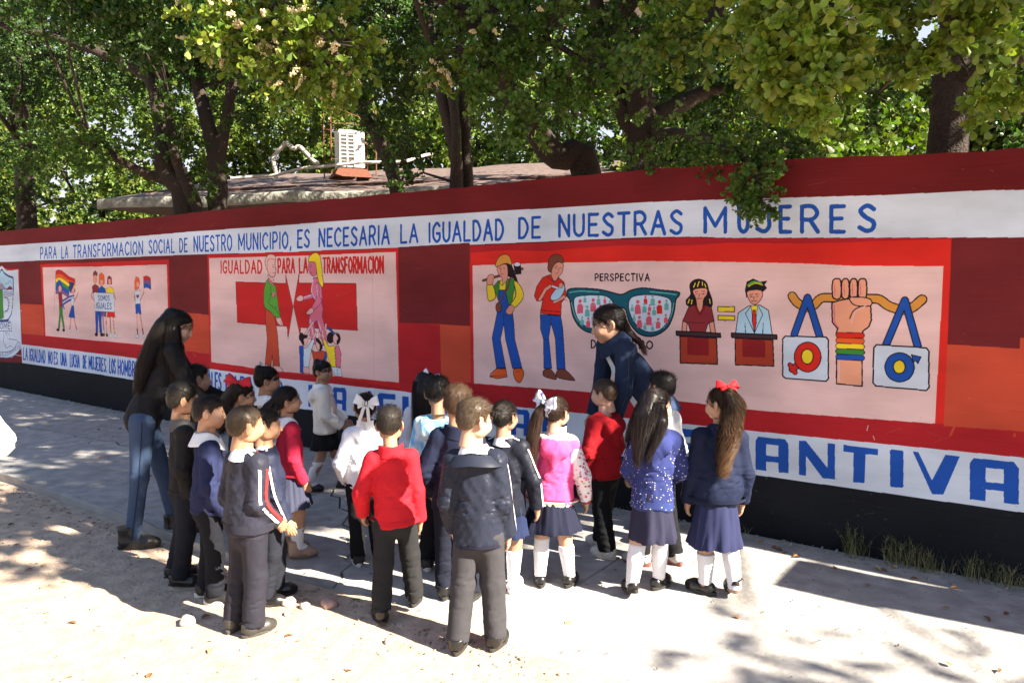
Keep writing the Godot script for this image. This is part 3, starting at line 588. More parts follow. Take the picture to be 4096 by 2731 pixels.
const CLUMPS = {
	"T0": [[-7.65, 6.06, -11.24, 0.75, 0.55, 0.8, 60, 1.0, 0], [-6.98, 5.05, -10.38, 0.75, 0.55, 0.8, 60, 1.0, 0], [-7.6, 4.52, -10.93, 0.75, 0.55, 0.8, 60, 1.0, 0], [-7.03, 6.03, -11.52, 0.75, 0.55, 0.8, 60, 1.0, 0], [-7.12, 5.61, -11.99, 0.75, 0.55, 0.8, 60, 1.0, 0], [-7.82, 5.03, -12.63, 0.75, 0.55, 0.8, 60, 1.0, 0], [-7.83, 4.57, -12.5, 0.7, 0.45, 0.6, 45, 1, 0], [-8.7, 3.23, -14.0, 0.8, 0.6, 0.6, 40, 1, 0], [-8.65, 3.99, -13.5, 0.6, 0.5, 0.6, 35, 1, 0], [-8.16, 3.1, -15.0, 0.8, 0.4, 0.6, 25, 1, 0], [-9.49, 6.43, -14.63, 0.85, 0.6, 0.6, 34, 1.5, 0], [-9.06, 5.27, -13.51, 0.85, 0.6, 0.6, 34, 1.5, 0], [-8.01, 6.08, -13.59, 0.85, 0.6, 0.6, 34, 1.5, 0], [-9.05, 5.97, -15.26, 0.85, 0.6, 0.6, 34, 1.5, 0]],
	"T1": [[-6.41, 6.32, -12.08, 0.75, 0.55, 0.8, 60, 1.0, 0], [-6.5, 5.48, -11.86, 0.75, 0.55, 0.8, 60, 1.0, 0], [-6.85, 5.23, -12.62, 0.75, 0.55, 0.8, 60, 1.0, 0], [-5.84, 6.55, -12.66, 0.75, 0.55, 0.8, 60, 1.0, 0], [-5.15, 5.25, -11.31, 0.75, 0.55, 0.8, 60, 1.0, 0], [-5.83, 5.14, -12.82, 0.75, 0.55, 0.8, 60, 1.0, 0], [-4.04, 5.93, -10.58, 0.75, 0.55, 0.8, 60, 1.0, 0], [-4.64, 5.28, -11.42, 0.75, 0.55, 0.8, 60, 1.0, 0], [-4.58, 4.86, -11.62, 0.75, 0.55, 0.8, 60, 1.0, 0], [-4.01, 6.35, -11.84, 0.75, 0.55, 0.8, 60, 1.0, 0], [-4.05, 5.51, -12.11, 0.75, 0.55, 0.8, 60, 1.0, 0], [-4.21, 5.04, -12.97, 0.75, 0.55, 0.8, 60, 1.0, 0], [-5.51, 3.54, -10.2, 0.9, 0.32, 0.6, 80, 1, 1], [-6.62, 3.45, -11.0, 0.6, 0.35, 0.6, 50, 1, 1], [-4.96, 4.0, -10.5, 0.7, 0.3, 0.6, 50, 1, 1], [-5.59, 3.27, -11.0, 0.5, 0.3, 0.4, 30, 1, 1], [-4.52, 3.53, -10.8, 0.3, 0.4, 0.3, 16, 1, 0], [-3.74, 4.05, -11.0, 0.25, 0.4, 0.3, 12, 1, 0], [-4.16, 3.09, -10.6, 0.2, 0.3, 0.2, 10, 1, 1], [-4.04, 5.38, -11.33, 0.85, 0.4, 0.75, 72, 1.35, 0], [-4.98, 4.98, -9.73, 0.85, 0.4, 0.75, 72, 1.35, 0], [-5.56, 5.29, -9.18, 0.85, 0.4, 0.75, 72, 1.35, 0], [-3.12, 4.74, -10.57, 0.85, 0.4, 0.75, 72, 1.35, 0], [-4.05, 4.59, -9.0, 0.85, 0.4, 0.75, 72, 1.35, 0], [-4.57, 4.74, -8.32, 0.85, 0.4, 0.75, 72, 1.35, 0], [-2.41, 5.39, -9.71, 0.85, 0.4, 0.75, 72, 1.35, 0], [-3.3, 4.56, -8.73, 0.85, 0.4, 0.75, 72, 1.35, 0], [-3.57, 5.32, -7.66, 0.85, 0.4, 0.75, 72, 1.35, 0], [-4.74, 5.65, -12.28, 0.95, 0.5, 0.9, 55, 1.5, 0], [-3.75, 6.12, -14.04, 0.95, 0.5, 0.9, 55, 1.5, 0], [-2.95, 6.22, -15.18, 0.95, 0.5, 0.9, 55, 1.5, 0], [-3.32, 5.31, -11.23, 0.95, 0.5, 0.9, 55, 1.5, 0], [-2.41, 5.35, -12.75, 0.95, 0.5, 0.9, 55, 1.5, 0], [-2.2, 5.83, -10.96, 0.95, 0.5, 0.9, 55, 1.5, 0], [-1.14, 6.08, -12.22, 0.95, 0.5, 0.9, 55, 1.5, 0], [-7.83, 6.95, -15.18, 0.85, 0.6, 0.6, 34, 1.5, 0], [-7.75, 5.5, -14.85, 0.85, 0.6, 0.6, 34, 1.5, 0], [-6.22, 6.34, -14.66, 0.85, 0.6, 0.6, 34, 1.5, 0], [-6.42, 5.94, -15.03, 0.85, 0.6, 0.6, 34, 1.5, 0], [-4.91, 6.14, -13.71, 0.85, 0.6, 0.6, 34, 1.5, 0], [-4.8, 5.15, -13.62, 0.85, 0.6, 0.6, 34, 1.5, 0]],
	"T2": [[-2.85, 4.6, -9.2, 0.6, 0.55, 0.6, 50, 1, 0], [-1.36, 4.58, -9.0, 0.6, 0.6, 0.6, 70, 1, 0], [-1.41, 3.93, -9.3, 0.4, 0.5, 0.5, 34, 1, 0], [-1.0, 4.14, -8.8, 0.5, 0.5, 0.5, 45, 1, 0], [-1.53, 3.52, -9.5, 0.22, 0.35, 0.3, 18, 1, 0], [-1.2, 3.15, -8.8, 0.25, 0.4, 0.25, 26, 0.8, 0], [-2.11, 4.64, -9.5, 0.6, 0.45, 0.6, 42, 1, 0], [-0.62, 4.58, -9.0, 0.6, 0.5, 0.6, 55, 1, 0], [-0.44, 3.91, -9.2, 0.4, 0.5, 0.4, 26, 1, 0], [-1.11, 2.68, -8.1, 0.1, 0.14, 0.1, 9, 0.7, 1], [-0.97, 5.49, -8.86, 0.85, 0.4, 0.75, 72, 1.35, 0], [-1.96, 5.0, -8.17, 0.85, 0.4, 0.75, 72, 1.35, 0], [-2.84, 4.95, -7.24, 0.85, 0.4, 0.75, 72, 1.35, 0], [-0.01, 4.73, -8.43, 0.85, 0.4, 0.75, 72, 1.35, 0], [-0.76, 5.29, -7.13, 0.85, 0.4, 0.75, 72, 1.35, 0], [-1.47, 4.99, -6.11, 0.85, 0.4, 0.75, 72, 1.35, 0], [-1.05, 5.43, -10.35, 0.95, 0.5, 0.9, 55, 1.5, 0], [0.07, 6.27, -11.75, 0.95, 0.5, 0.9, 55, 1.5, 0], [1.47, 5.8, -12.69, 0.95, 0.5, 0.9, 55, 1.5, 0], [0.25, 5.65, -9.16, 0.95, 0.5, 0.9, 55, 1.5, 0], [1.39, 5.66, -10.29, 0.95, 0.5, 0.9, 55, 1.5, 0], [2.15, 5.42, -11.97, 0.95, 0.5, 0.9, 55, 1.5, 0], [1.43, 5.68, -7.91, 0.95, 0.5, 0.9, 55, 1.5, 0], [2.43, 5.67, -9.95, 0.95, 0.5, 0.9, 55, 1.5, 0], [3.42, 5.68, -10.61, 0.95, 0.5, 0.9, 55, 1.5, 0], [-4.44, 6.68, -15.16, 0.85, 0.6, 0.6, 34, 1.5, 0], [-4.16, 5.58, -14.0, 0.85, 0.6, 0.6, 34, 1.5, 0], [-3.2, 6.31, -14.29, 0.85, 0.6, 0.6, 34, 1.5, 0], [-3.31, 5.54, -14.2, 0.85, 0.6, 0.6, 34, 1.5, 0], [-2.22, 6.69, -14.5, 0.85, 0.6, 0.6, 34, 1.5, 0], [-2.04, 5.75, -14.99, 0.85, 0.6, 0.6, 34, 1.5, 0], [-1.28, 6.58, -15.01, 0.85, 0.6, 0.6, 34, 1.5, 0], [-1.0, 5.55, -14.47, 0.85, 0.6, 0.6, 34, 1.5, 0]],
	"T3": [[-1.58, 3.37, -5.4, 0.5, 0.26, 0.45, 62, 1, 2], [-1.9, 3.37, -5.3, 0.26, 0.2, 0.3, 30, 1, 2], [-1.19, 3.23, -5.2, 0.28, 0.25, 0.3, 40, 1, 2], [-1.72, 3.81, -5.5, 0.8, 0.3, 0.6, 60, 1, 2], [-1.19, 3.03, -5.4, 0.1, 0.12, 0.14, 9, 1, 2], [-1.42, 3.12, -5.3, 0.22, 0.15, 0.22, 20, 1, 2], [-0.05, 3.69, -6.2, 0.55, 0.36, 0.5, 60, 1, 1], [-0.29, 3.45, -6.2, 0.4, 0.3, 0.4, 40, 1, 1], [0.35, 3.46, -6.1, 0.42, 0.36, 0.4, 55, 1, 1], [0.01, 3.08, -6.0, 0.24, 0.3, 0.28, 32, 1, 1], [0.65, 3.26, -6.1, 0.22, 0.26, 0.25, 26, 1, 1], [-0.49, 3.25, -6.1, 0.16, 0.1, 0.16, 9, 1, 2], [0.11, 2.78, -6.0, 0.14, 0.12, 0.15, 10, 1, 1], [0.79, 5.17, -7.5, 0.85, 0.4, 0.75, 72, 1.35, 0], [-0.0, 5.28, -6.36, 0.85, 0.4, 0.75, 72, 1.35, 0], [-0.66, 5.2, -5.5, 0.85, 0.4, 0.75, 72, 1.35, 0], [1.79, 5.47, -7.03, 0.85, 0.4, 0.75, 72, 1.35, 0], [1.02, 4.53, -5.68, 0.85, 0.4, 0.75, 72, 1.35, 0], [0.58, 4.57, -5.17, 0.85, 0.4, 0.75, 72, 1.35, 0]],
	"T4": [[1.25, 4.1, -7.5, 0.5, 0.5, 0.5, 45, 1, 0], [1.86, 3.53, -7.6, 0.5, 0.4, 0.5, 40, 1, 0], [1.49, 2.89, -7.0, 0.35, 0.26, 0.3, 32, 0.8, 0], [1.13, 2.79, -6.4, 0.2, 0.28, 0.2, 24, 0.7, 1], [2.07, 3.78, -7.2, 0.5, 0.45, 0.5, 40, 1, 0], [1.24, 3.27, -4.9, 0.42, 0.24, 0.35, 42, 1, 2], [0.97, 3.2, -5.0, 0.3, 0.25, 0.28, 32, 1, 1], [0.88, 3.78, -6.6, 0.4, 0.4, 0.4, 34, 1, 0], [1.47, 2.52, -5.15, 0.2, 0.1, 0.15, 26, 0.7, 1], [1.51, 2.31, -4.87, 0.1, 0.14, 0.07, 26, 0.72, 1], [1.54, 2.17, -4.82, 0.06, 0.09, 0.05, 16, 0.72, 1], [1.24, 2.6, -5.3, 0.22, 0.09, 0.18, 18, 0.6, 1], [1.73, 2.57, -5.1, 0.22, 0.14, 0.2, 20, 0.65, 0], [0.91, 2.45, -5.55, 0.06, 0.06, 0.06, 5, 0.6, 1], [2.87, 4.74, -6.01, 0.85, 0.4, 0.75, 72, 1.35, 0], [2.11, 5.07, -4.95, 0.85, 0.4, 0.75, 72, 1.35, 0], [1.52, 5.14, -4.4, 0.85, 0.4, 0.75, 72, 1.35, 0], [1.4, 6.52, -6.0, 0.8, 0.4, 0.6, 85, 1.4, 0], [0.7, 6.7, -5.06, 0.8, 0.4, 0.6, 85, 1.4, 0], [2.24, 6.68, -5.32, 0.8, 0.4, 0.6, 85, 1.4, 0], [1.81, 6.41, -4.26, 0.8, 0.4, 0.6, 85, 1.4, 0], [-0.23, 6.55, -5.35, 0.7, 0.35, 0.5, 70, 1.4, 0], [0.47, 6.23, -4.57, 0.7, 0.35, 0.5, 70, 1.4, 0], [1.51, 6.75, -3.87, 0.7, 0.35, 0.5, 70, 1.4, 0], [2.04, 6.55, -3.42, 0.7, 0.35, 0.5, 70, 1.4, 0], [2.85, 5.73, -6.98, 0.95, 0.5, 0.9, 55, 1.5, 0], [3.69, 6.0, -8.73, 0.95, 0.5, 0.9, 55, 1.5, 0], [4.56, 5.76, -9.87, 0.95, 0.5, 0.9, 55, 1.5, 0], [3.75, 6.0, -6.42, 0.95, 0.5, 0.9, 55, 1.5, 0], [4.74, 5.73, -8.04, 0.95, 0.5, 0.9, 55, 1.5, 0], [5.96, 5.67, -8.63, 0.95, 0.5, 0.9, 55, 1.5, 0], [5.27, 5.56, -5.08, 0.95, 0.5, 0.9, 55, 1.5, 0], [6.36, 6.11, -7.17, 0.95, 0.5, 0.9, 55, 1.5, 0], [7.06, 6.09, -7.88, 0.95, 0.5, 0.9, 55, 1.5, 0], [2.01, 3.78, -9.5, 0.5, 0.4, 0.4, 24, 1.2, 0], [2.65, 3.62, -9.5, 0.5, 0.35, 0.4, 22, 1.2, 0], [0.67, 3.74, -9.8, 0.5, 0.4, 0.4, 20, 1.2, 0], [1.24, 3.26, -9.2, 0.4, 0.3, 0.3, 16, 1.2, 0]],
	"T5": [[1.33, 2.83, -3.65, 0.17, 0.17, 0.22, 44, 1, 2], [1.24, 3.01, -3.9, 0.2, 0.14, 0.25, 30, 1, 2], [1.4, 2.63, -3.6, 0.11, 0.11, 0.14, 28, 1, 2], [1.22, 2.66, -3.7, 0.08, 0.09, 0.12, 15, 1, 2], [1.37, 2.48, -3.6, 0.03, 0.05, 0.05, 6, 1, 2], [1.59, 2.86, -3.75, 0.07, 0.12, 0.15, 13, 1, 2], [1.48, 3.08, -3.8, 0.3, 0.12, 0.3, 38, 1, 2], [2.01, 2.92, -3.7, 0.12, 0.11, 0.16, 24, 1, 2], [1.89, 2.76, -3.7, 0.05, 0.08, 0.12, 12, 1, 2], [2.13, 2.9, -3.5, 0.15, 0.13, 0.2, 26, 1, 2], [2.3, 2.62, -3.6, 0.05, 0.07, 0.14, 12, 1, 2], [2.26, 2.56, -3.8, 0.06, 0.04, 0.1, 8, 1, 2], [3.08, 3.61, -6.5, 0.22, 0.28, 0.4, 22, 1, 0], [3.82, 3.55, -6.2, 0.3, 0.35, 0.4, 32, 1, 0], [3.22, 3.31, -7.0, 0.25, 0.25, 0.3, 18, 1, 0], [2.76, 3.84, -5.5, 0.6, 0.3, 0.5, 44, 1, 1], [3.93, 2.88, -6.0, 0.2, 0.22, 0.3, 18, 1, 0], [3.79, 5.23, -5.77, 0.85, 0.4, 0.75, 72, 1.35, 0], [3.37, 4.89, -4.21, 0.85, 0.4, 0.75, 72, 1.35, 0], [2.78, 4.85, -3.78, 0.85, 0.4, 0.75, 72, 1.35, 0], [4.84, 5.17, -4.79, 0.85, 0.4, 0.75, 72, 1.35, 0], [4.02, 5.14, -3.65, 0.85, 0.4, 0.75, 72, 1.35, 0], [3.12, 5.21, -2.68, 0.85, 0.4, 0.75, 72, 1.35, 0], [3.1, 6.68, -4.69, 0.8, 0.4, 0.6, 85, 1.4, 0], [2.63, 6.45, -3.89, 0.8, 0.4, 0.6, 85, 1.4, 0], [4.11, 6.75, -3.91, 0.8, 0.4, 0.6, 85, 1.4, 0], [3.55, 6.77, -3.4, 0.8, 0.4, 0.6, 85, 1.4, 0], [5.09, 6.46, -2.92, 0.8, 0.4, 0.6, 85, 1.4, 0], [4.61, 6.33, -2.18, 0.8, 0.4, 0.6, 85, 1.4, 0], [5.95, 6.6, -2.37, 0.8, 0.4, 0.6, 85, 1.4, 0], [5.44, 6.4, -1.9, 0.8, 0.4, 0.6, 85, 1.4, 0], [3.48, 6.3, -2.44, 0.7, 0.35, 0.5, 70, 1.4, 0], [4.4, 6.51, -1.8, 0.7, 0.35, 0.5, 70, 1.4, 0], [5.2, 6.57, -1.13, 0.7, 0.35, 0.5, 70, 1.4, 0], [5.95, 6.72, -0.84, 0.7, 0.35, 0.5, 70, 1.4, 0], [2.08, 4.9, -2.55, 0.5, 0.25, 0.35, 30, 1.25, 0], [2.44, 5.1, -1.86, 0.5, 0.25, 0.35, 30, 1.25, 0], [3.16, 5.0, -1.83, 0.5, 0.25, 0.35, 30, 1.25, 0], [3.31, 5.2, -1.17, 0.5, 0.25, 0.35, 30, 1.25, 0], [1.52, 4.7, -2.46, 0.5, 0.25, 0.35, 30, 1.25, 0], [3.85, 5.4, -1.58, 0.5, 0.25, 0.35, 30, 1.25, 0], [2.45, 5.3, -1.36, 0.5, 0.25, 0.35, 30, 1.25, 0], [1.8, 5.0, -1.82, 0.5, 0.25, 0.35, 30, 1.25, 0]],
	"T6": [[4.98, 4.7, -4.55, 0.8, 0.45, 0.7, 46, 1.35, 0], [5.93, 4.34, -3.89, 0.8, 0.45, 0.7, 46, 1.35, 0], [7.16, 4.22, -3.07, 0.8, 0.45, 0.7, 46, 1.35, 0], [7.7, 4.34, -2.14, 0.8, 0.45, 0.7, 46, 1.35, 0], [9.16, 4.24, -1.58, 0.8, 0.45, 0.7, 46, 1.35, 0], [9.78, 4.35, -0.6, 0.8, 0.45, 0.7, 46, 1.35, 0], [5.73, 5.2, -1.46, 0.4, 0.2, 0.3, 9, 1.2, 1], [7.77, 5.6, 0.5, 0.5, 0.25, 0.4, 14, 1.2, 1], [9.19, 6.0, 1.27, 0.6, 0.3, 0.4, 16, 1.2, 1], [9.23, 5.6, 0.19, 0.6, 0.3, 0.4, 14, 1.2, 1], [4.95, 4.4, -2.77, 0.4, 0.2, 0.3, 10, 1.2, 1], [7.06, 6.29, -1.84, 0.6, 0.3, 0.45, 30, 1.4, 0], [6.5, 6.75, -1.43, 0.6, 0.3, 0.45, 30, 1.4, 0], [7.67, 6.63, -1.57, 0.6, 0.3, 0.45, 30, 1.4, 0], [7.18, 6.32, -1.12, 0.6, 0.3, 0.45, 30, 1.4, 0]],
}
const STEMS = {
	"T0": [[[-9.01, 1.68, -14.4, 0.19], [-8.96, 2.96, -14.4, 0.17], [-8.86, 4.11, -14.2, 0.15], [-8.8, 5.66, -14.0, 0.12], [-8.76, 6.92, -13.8, 0.1]]],
	"T1": [[[-4.54, 1.93, -11.0, 0.16], [-4.61, 2.66, -11.0, 0.15], [-4.84, 3.15, -11.0, 0.14], [-4.98, 3.78, -11.2, 0.11], [-5.26, 4.59, -11.5, 0.09], [-5.56, 5.48, -11.6, 0.07]], [[-4.21, 1.93, -11.1, 0.14], [-4.2, 2.67, -11.1, 0.13], [-4.18, 3.16, -11.1, 0.13], [-4.31, 3.78, -11.2, 0.1], [-4.53, 4.44, -11.4, 0.09], [-4.69, 5.32, -11.5, 0.07]], [[-4.18, 3.16, -11.1, 0.1], [-4.1, 3.78, -11.2, 0.08], [-3.99, 4.54, -11.3, 0.075], [-3.96, 5.41, -11.4, 0.06]], [[-4.31, 2.17, -10.9, 0.1], [-4.41, 2.71, -10.9, 0.09], [-4.58, 3.07, -10.9, 0.08], [-4.72, 3.55, -10.9, 0.06], [-4.8, 4.22, -11.0, 0.05]], [[-4.78, 3.03, -11.0, 0.07], [-5.06, 3.13, -10.9, 0.06], [-5.32, 3.28, -10.7, 0.05], [-5.57, 3.47, -10.4, 0.04], [-6.2, 3.5, -10.6, 0.03]], [[-5.26, 4.59, -11.5, 0.08], [-6.21, 5.05, -11.6, 0.06], [-7.09, 5.29, -11.6, 0.05], [-7.97, 5.48, -11.6, 0.04]]],
	"T2": [[[-0.5, 2.05, -8.1, 0.07], [-0.57, 2.63, -8.1, 0.065], [-0.6, 3.03, -8.1, 0.06], [-0.71, 3.45, -8.2, 0.055], [-0.81, 3.94, -8.4, 0.05], [-0.92, 4.66, -8.8, 0.04]], [[-0.42, 2.05, -8.2, 0.06], [-0.46, 2.64, -8.2, 0.055], [-0.48, 3.09, -8.2, 0.05], [-0.51, 3.69, -8.3, 0.045], [-0.55, 4.41, -8.6, 0.04]], [[-0.59, 2.68, -8.1, 0.05], [-0.58, 3.11, -8.05, 0.05], [-0.64, 3.67, -8.2, 0.04]], [[-1.27, 2.1, -9.2, 0.09], [-1.34, 2.71, -9.2, 0.085], [-1.53, 3.23, -9.3, 0.075], [-1.8, 3.7, -9.4, 0.06], [-2.07, 4.08, -9.5, 0.05], [-2.5, 4.72, -9.6, 0.04]]],
	"T3": [[[0.93, 2.02, -7.4, 0.15], [0.72, 2.63, -7.4, 0.14], [0.42, 2.82, -7.3, 0.13], [0.16, 3.12, -7.2, 0.11], [-0.1, 3.43, -6.9, 0.08], [-0.27, 3.75, -6.5, 0.06], [-0.89, 3.93, -5.9, 0.05], [-1.43, 3.72, -5.5, 0.04], [-1.7, 3.4, -5.4, 0.02]], [[-0.1, 3.43, -6.9, 0.06], [0.01, 3.51, -6.4, 0.05], [0.25, 3.55, -6.2, 0.03], [0.65, 3.3, -6.1, 0.015]]],
	"T4": [[[1.19, 2.0, -7.0, 0.15], [1.18, 2.62, -7.0, 0.14], [1.16, 3.08, -7.0, 0.13], [1.07, 3.57, -7.0, 0.12], [1.01, 4.13, -7.0, 0.11], [0.93, 4.68, -7.0, 0.09]], [[1.16, 3.04, -7.0, 0.1], [1.43, 3.21, -7.1, 0.08], [1.79, 3.41, -7.3, 0.06], [2.21, 3.56, -7.4, 0.05], [2.7, 3.77, -7.3, 0.04]], [[1.14, 2.96, -7.0, 0.1], [0.96, 3.29, -7.1, 0.09], [0.81, 3.78, -7.2, 0.07], [0.76, 4.2, -7.2, 0.06]], [[1.24, 2.98, -6.9, 0.04], [1.38, 2.77, -5.9, 0.03], [1.5, 2.53, -5.15, 0.015], [1.54, 2.32, -4.9, 0.006], [1.54, 2.15, -4.82, 0.003]], [[1.01, 4.13, -7.0, 0.08], [1.26, 3.84, -6.0, 0.06], [1.3, 3.33, -5.0, 0.03]]],
	"T5": [[[3.08, 1.94, -5.5, 0.16], [3.06, 2.57, -5.5, 0.135], [3.05, 2.9, -5.5, 0.125], [3.08, 3.2, -5.5, 0.11], [3.08, 3.55, -5.5, 0.1], [3.02, 4.04, -5.5, 0.08]], [[3.07, 3.02, -5.5, 0.07], [3.1, 3.09, -5.3, 0.05], [2.99, 3.01, -4.8, 0.04], [2.82, 2.89, -4.2, 0.03]], [[3.08, 3.55, -5.5, 0.06], [2.19, 3.39, -4.6, 0.04], [1.54, 3.01, -3.9, 0.025], [1.31, 2.75, -3.65, 0.012], [1.38, 2.41, -3.6, 0.004]], [[3.08, 3.55, -5.5, 0.06], [2.59, 3.24, -4.5, 0.04], [2.09, 2.86, -3.8, 0.015]]],
}
# ---------------------------------------------------------------- small tools
var taken := {}

func numbered(called: String) -> String:
	var k: int = taken.get(called, 0)
	taken[called] = k + 1
	return called if k == 0 else "%s_%03d" % [called, k]

func thing(called: String, label: String, category: String, at := Vector3.ZERO, turn := 0.0, group := "") -> Node3D:
	var o := Node3D.new()
	o.name = numbered(called)
	add_child(o)
	o.position = at
	o.rotation.y = turn
	tag(o, label, category, group)
	return o

func tag(o: Node, label: String, category: String, group := "") -> void:
	o.set_meta("label", label)
	o.set_meta("category", category)
	if group != "":
		o.set_meta("group", group)

func part(called: String, mesh: Mesh, m: Material, parent: Node3D) -> MeshInstance3D:
	var o := MeshInstance3D.new()
	o.name = called
	o.mesh = mesh
	if m:
		o.material_override = m
	parent.add_child(o, true)
	return o

func structure(called: String, mesh: Mesh, m: Material) -> MeshInstance3D:
	var o := MeshInstance3D.new()
	o.name = numbered(called)
	o.mesh = mesh
	o.material_override = m
	o.set_meta("kind", "structure")
	add_child(o)
	return o

func srgb(r: float, g: float, b: float) -> Color:
	return Color(r / 255.0, g / 255.0, b / 255.0)

func lin(r: float, g: float, b: float) -> Color:
	return Color(r, g, b).linear_to_srgb()

var noise_cache := {}
func noise_tex(freq: float, octaves: int, seed_: int, as_normal := false, strength := 4.0, lo := 0.7, hi := 1.0, size := 256) -> NoiseTexture2D:
	var key := "%s %s %s %s %s %s %s %s" % [freq, octaves, seed_, as_normal, strength, lo, hi, size]
	if noise_cache.has(key):
		return noise_cache[key]
	var n := FastNoiseLite.new()
	n.noise_type = FastNoiseLite.TYPE_SIMPLEX_SMOOTH
	n.seed = seed_
	n.frequency = freq
	n.fractal_octaves = octaves
	var t := NoiseTexture2D.new()
	t.width = size
	t.height = size
	t.seamless = true
	t.noise = n
	if as_normal:
		t.as_normal_map = true
		t.bump_strength = strength
	else:
		var g := Gradient.new()
		g.set_color(0, Color(lo, lo, lo))
		g.set_color(1, Color(hi, hi, hi))
		t.color_ramp = g
	noise_cache[key] = t
	return t

func mat(c: Color, rough := 0.8, scale := 6.0, vary := 0.25, bump := 0.5, vcol := false) -> StandardMaterial3D:
	var m := StandardMaterial3D.new()
	m.albedo_color = c
	m.roughness = rough
	m.uv1_triplanar = true
	m.uv1_scale = Vector3.ONE * scale
	if vary > 0.0:
		m.albedo_texture = noise_tex(0.03, 4, 3, false, 1.0, 1.0 - vary, 1.0)
	if bump > 0.0:
		m.normal_enabled = true
		m.normal_texture = noise_tex(0.06, 4, 7, true, 3.0)
		m.normal_scale = bump
	m.vertex_color_use_as_albedo = vcol
	return m

var cloth_cache := {}
func cloth(c: Color, rough := 0.9, sheen := 0.2, vcol := false) -> StandardMaterial3D:
	var key := "%s %s %s %s" % [c, rough, sheen, vcol]
	if cloth_cache.has(key):
		return cloth_cache[key]
	var m := mat(c, rough, 16.0, 0.1, 0.2, vcol)
	m.metallic_specular = 0.22
	if sheen > 0.0:
		m.rim_enabled = true
		m.rim = sheen * 0.35
		m.rim_tint = 0.9
	cloth_cache[key] = m
	return m

func arrays_mesh(v: PackedVector3Array, n: PackedVector3Array, idx: PackedInt32Array, c := PackedColorArray(), uv := PackedVector2Array()) -> ArrayMesh:
	var a := []
	a.resize(Mesh.ARRAY_MAX)
	a[Mesh.ARRAY_VERTEX] = v
	a[Mesh.ARRAY_NORMAL] = n
	a[Mesh.ARRAY_INDEX] = idx
	if c.size() == v.size():
		a[Mesh.ARRAY_COLOR] = c
	if uv.size() == v.size():
		a[Mesh.ARRAY_TEX_UV] = uv
	var am := ArrayMesh.new()
	am.add_surface_from_arrays(Mesh.PRIMITIVE_TRIANGLES, a)
	return am

# A bag of triangles with smooth normals and colours
class Bag:
	var v := PackedVector3Array()
	var n := PackedVector3Array()
	var c := PackedColorArray()
	var i := PackedInt32Array()

	func add(o: Bag, t: Transform3D, tint := Color.WHITE, mirror := false) -> void:
		var at := v.size()
		var nb := t.basis.inverse().transposed()
		var fx := -1.0 if mirror else 1.0
		for k in o.v.size():
			var p := o.v[k]
			var q := o.n[k]
			v.append(t * Vector3(p.x * fx, p.y, p.z))
			n.append((nb * Vector3(q.x * fx, q.y, q.z)).normalized())
			c.append(o.c[k] * tint)
		if mirror:
			for k in range(0, o.i.size(), 3):
				i.append(at + o.i[k])
				i.append(at + o.i[k + 2])
				i.append(at + o.i[k + 1])
		else:
			for k in o.i.size():
				i.append(at + o.i[k])

	func point(p: Vector3, q: Vector3, col := Color.WHITE) -> int:
		v.append(p)
		n.append(q)
		c.append(col)
		return v.size() - 1

	func quad(a: int, b: int, cc: int, d: int) -> void:
		i.append_array(PackedInt32Array([a, b, cc, a, cc, d]))

	# rings of equally many points joined into a skin; wrap closes each ring
	func skin(rings: Array, wrap := true, cols = null, cap_first := false, cap_last := false) -> void:
		var m: int = rings[0].size()
		var start := v.size()
		for r in rings.size():
			for k in m:
				var p: Vector3 = rings[r][k]
				var a: Vector3 = rings[r][(k + 1) % m] if wrap or k < m - 1 else p
				var b: Vector3 = rings[r][(k + m - 1) % m] if wrap or k > 0 else p
				var up: Vector3 = rings[mini(r + 1, rings.size() - 1)][k]
				var dn: Vector3 = rings[maxi(r - 1, 0)][k]
				var q := (a - b).cross(up - dn)
				point(p, q.normalized() if q.length() > 1e-12 else Vector3.UP, cols[r] if cols else Color.WHITE)
		for r in rings.size() - 1:
			for k in (m if wrap else m - 1):
				var k2 := (k + 1) % m
				quad(start + r * m + k, start + (r + 1) * m + k, start + (r + 1) * m + k2, start + r * m + k2)
		for side in [0, 1]:
			if (side == 0 and cap_first) or (side == 1 and cap_last):
				var ring: Array = rings[0] if side == 0 else rings[-1]
				var mid := Vector3.ZERO
				for p in ring:
					mid += p
				mid /= m
				var other: Vector3 = rings[1][0] if side == 0 else rings[-2][0]
				var q := (mid - other)
				var ax: Vector3 = (ring[0] - mid).cross(ring[m / 4] - mid).normalized()
				if ax.dot(q) < 0.0:
					ax = -ax
				var cc: Color = Color.WHITE if not cols else (cols[0] if side == 0 else cols[-1])
				var c0 := point(mid, ax, cc)
				var s0 := v.size()
				for p in ring:
					point(p, ax, cc)
				for k in m:
					i.append_array(PackedInt32Array([c0, s0 + k, s0 + (k + 1) % m]))

	# front faces run clockwise: turn every triangle to agree with its normals
	func mesh() -> ArrayMesh:
		for k in range(0, i.size(), 3):
			var i0 := i[k]
			var i1 := i[k + 1]
			var i2 := i[k + 2]
			if (v[i1] - v[i0]).cross(v[i2] - v[i0]).dot(n[i0] + n[i1] + n[i2]) > 0.0:
				i[k + 1] = i2
				i[k + 2] = i1
		var a := []
		a.resize(Mesh.ARRAY_MAX)
		a[Mesh.ARRAY_VERTEX] = v
		a[Mesh.ARRAY_NORMAL] = n
		a[Mesh.ARRAY_COLOR] = c
		a[Mesh.ARRAY_INDEX] = i
		var am := ArrayMesh.new()
		am.add_surface_from_arrays(Mesh.PRIMITIVE_TRIANGLES, a)
		return am

	func recolor(col: Color) -> Bag:
		c.fill(col)
		return self

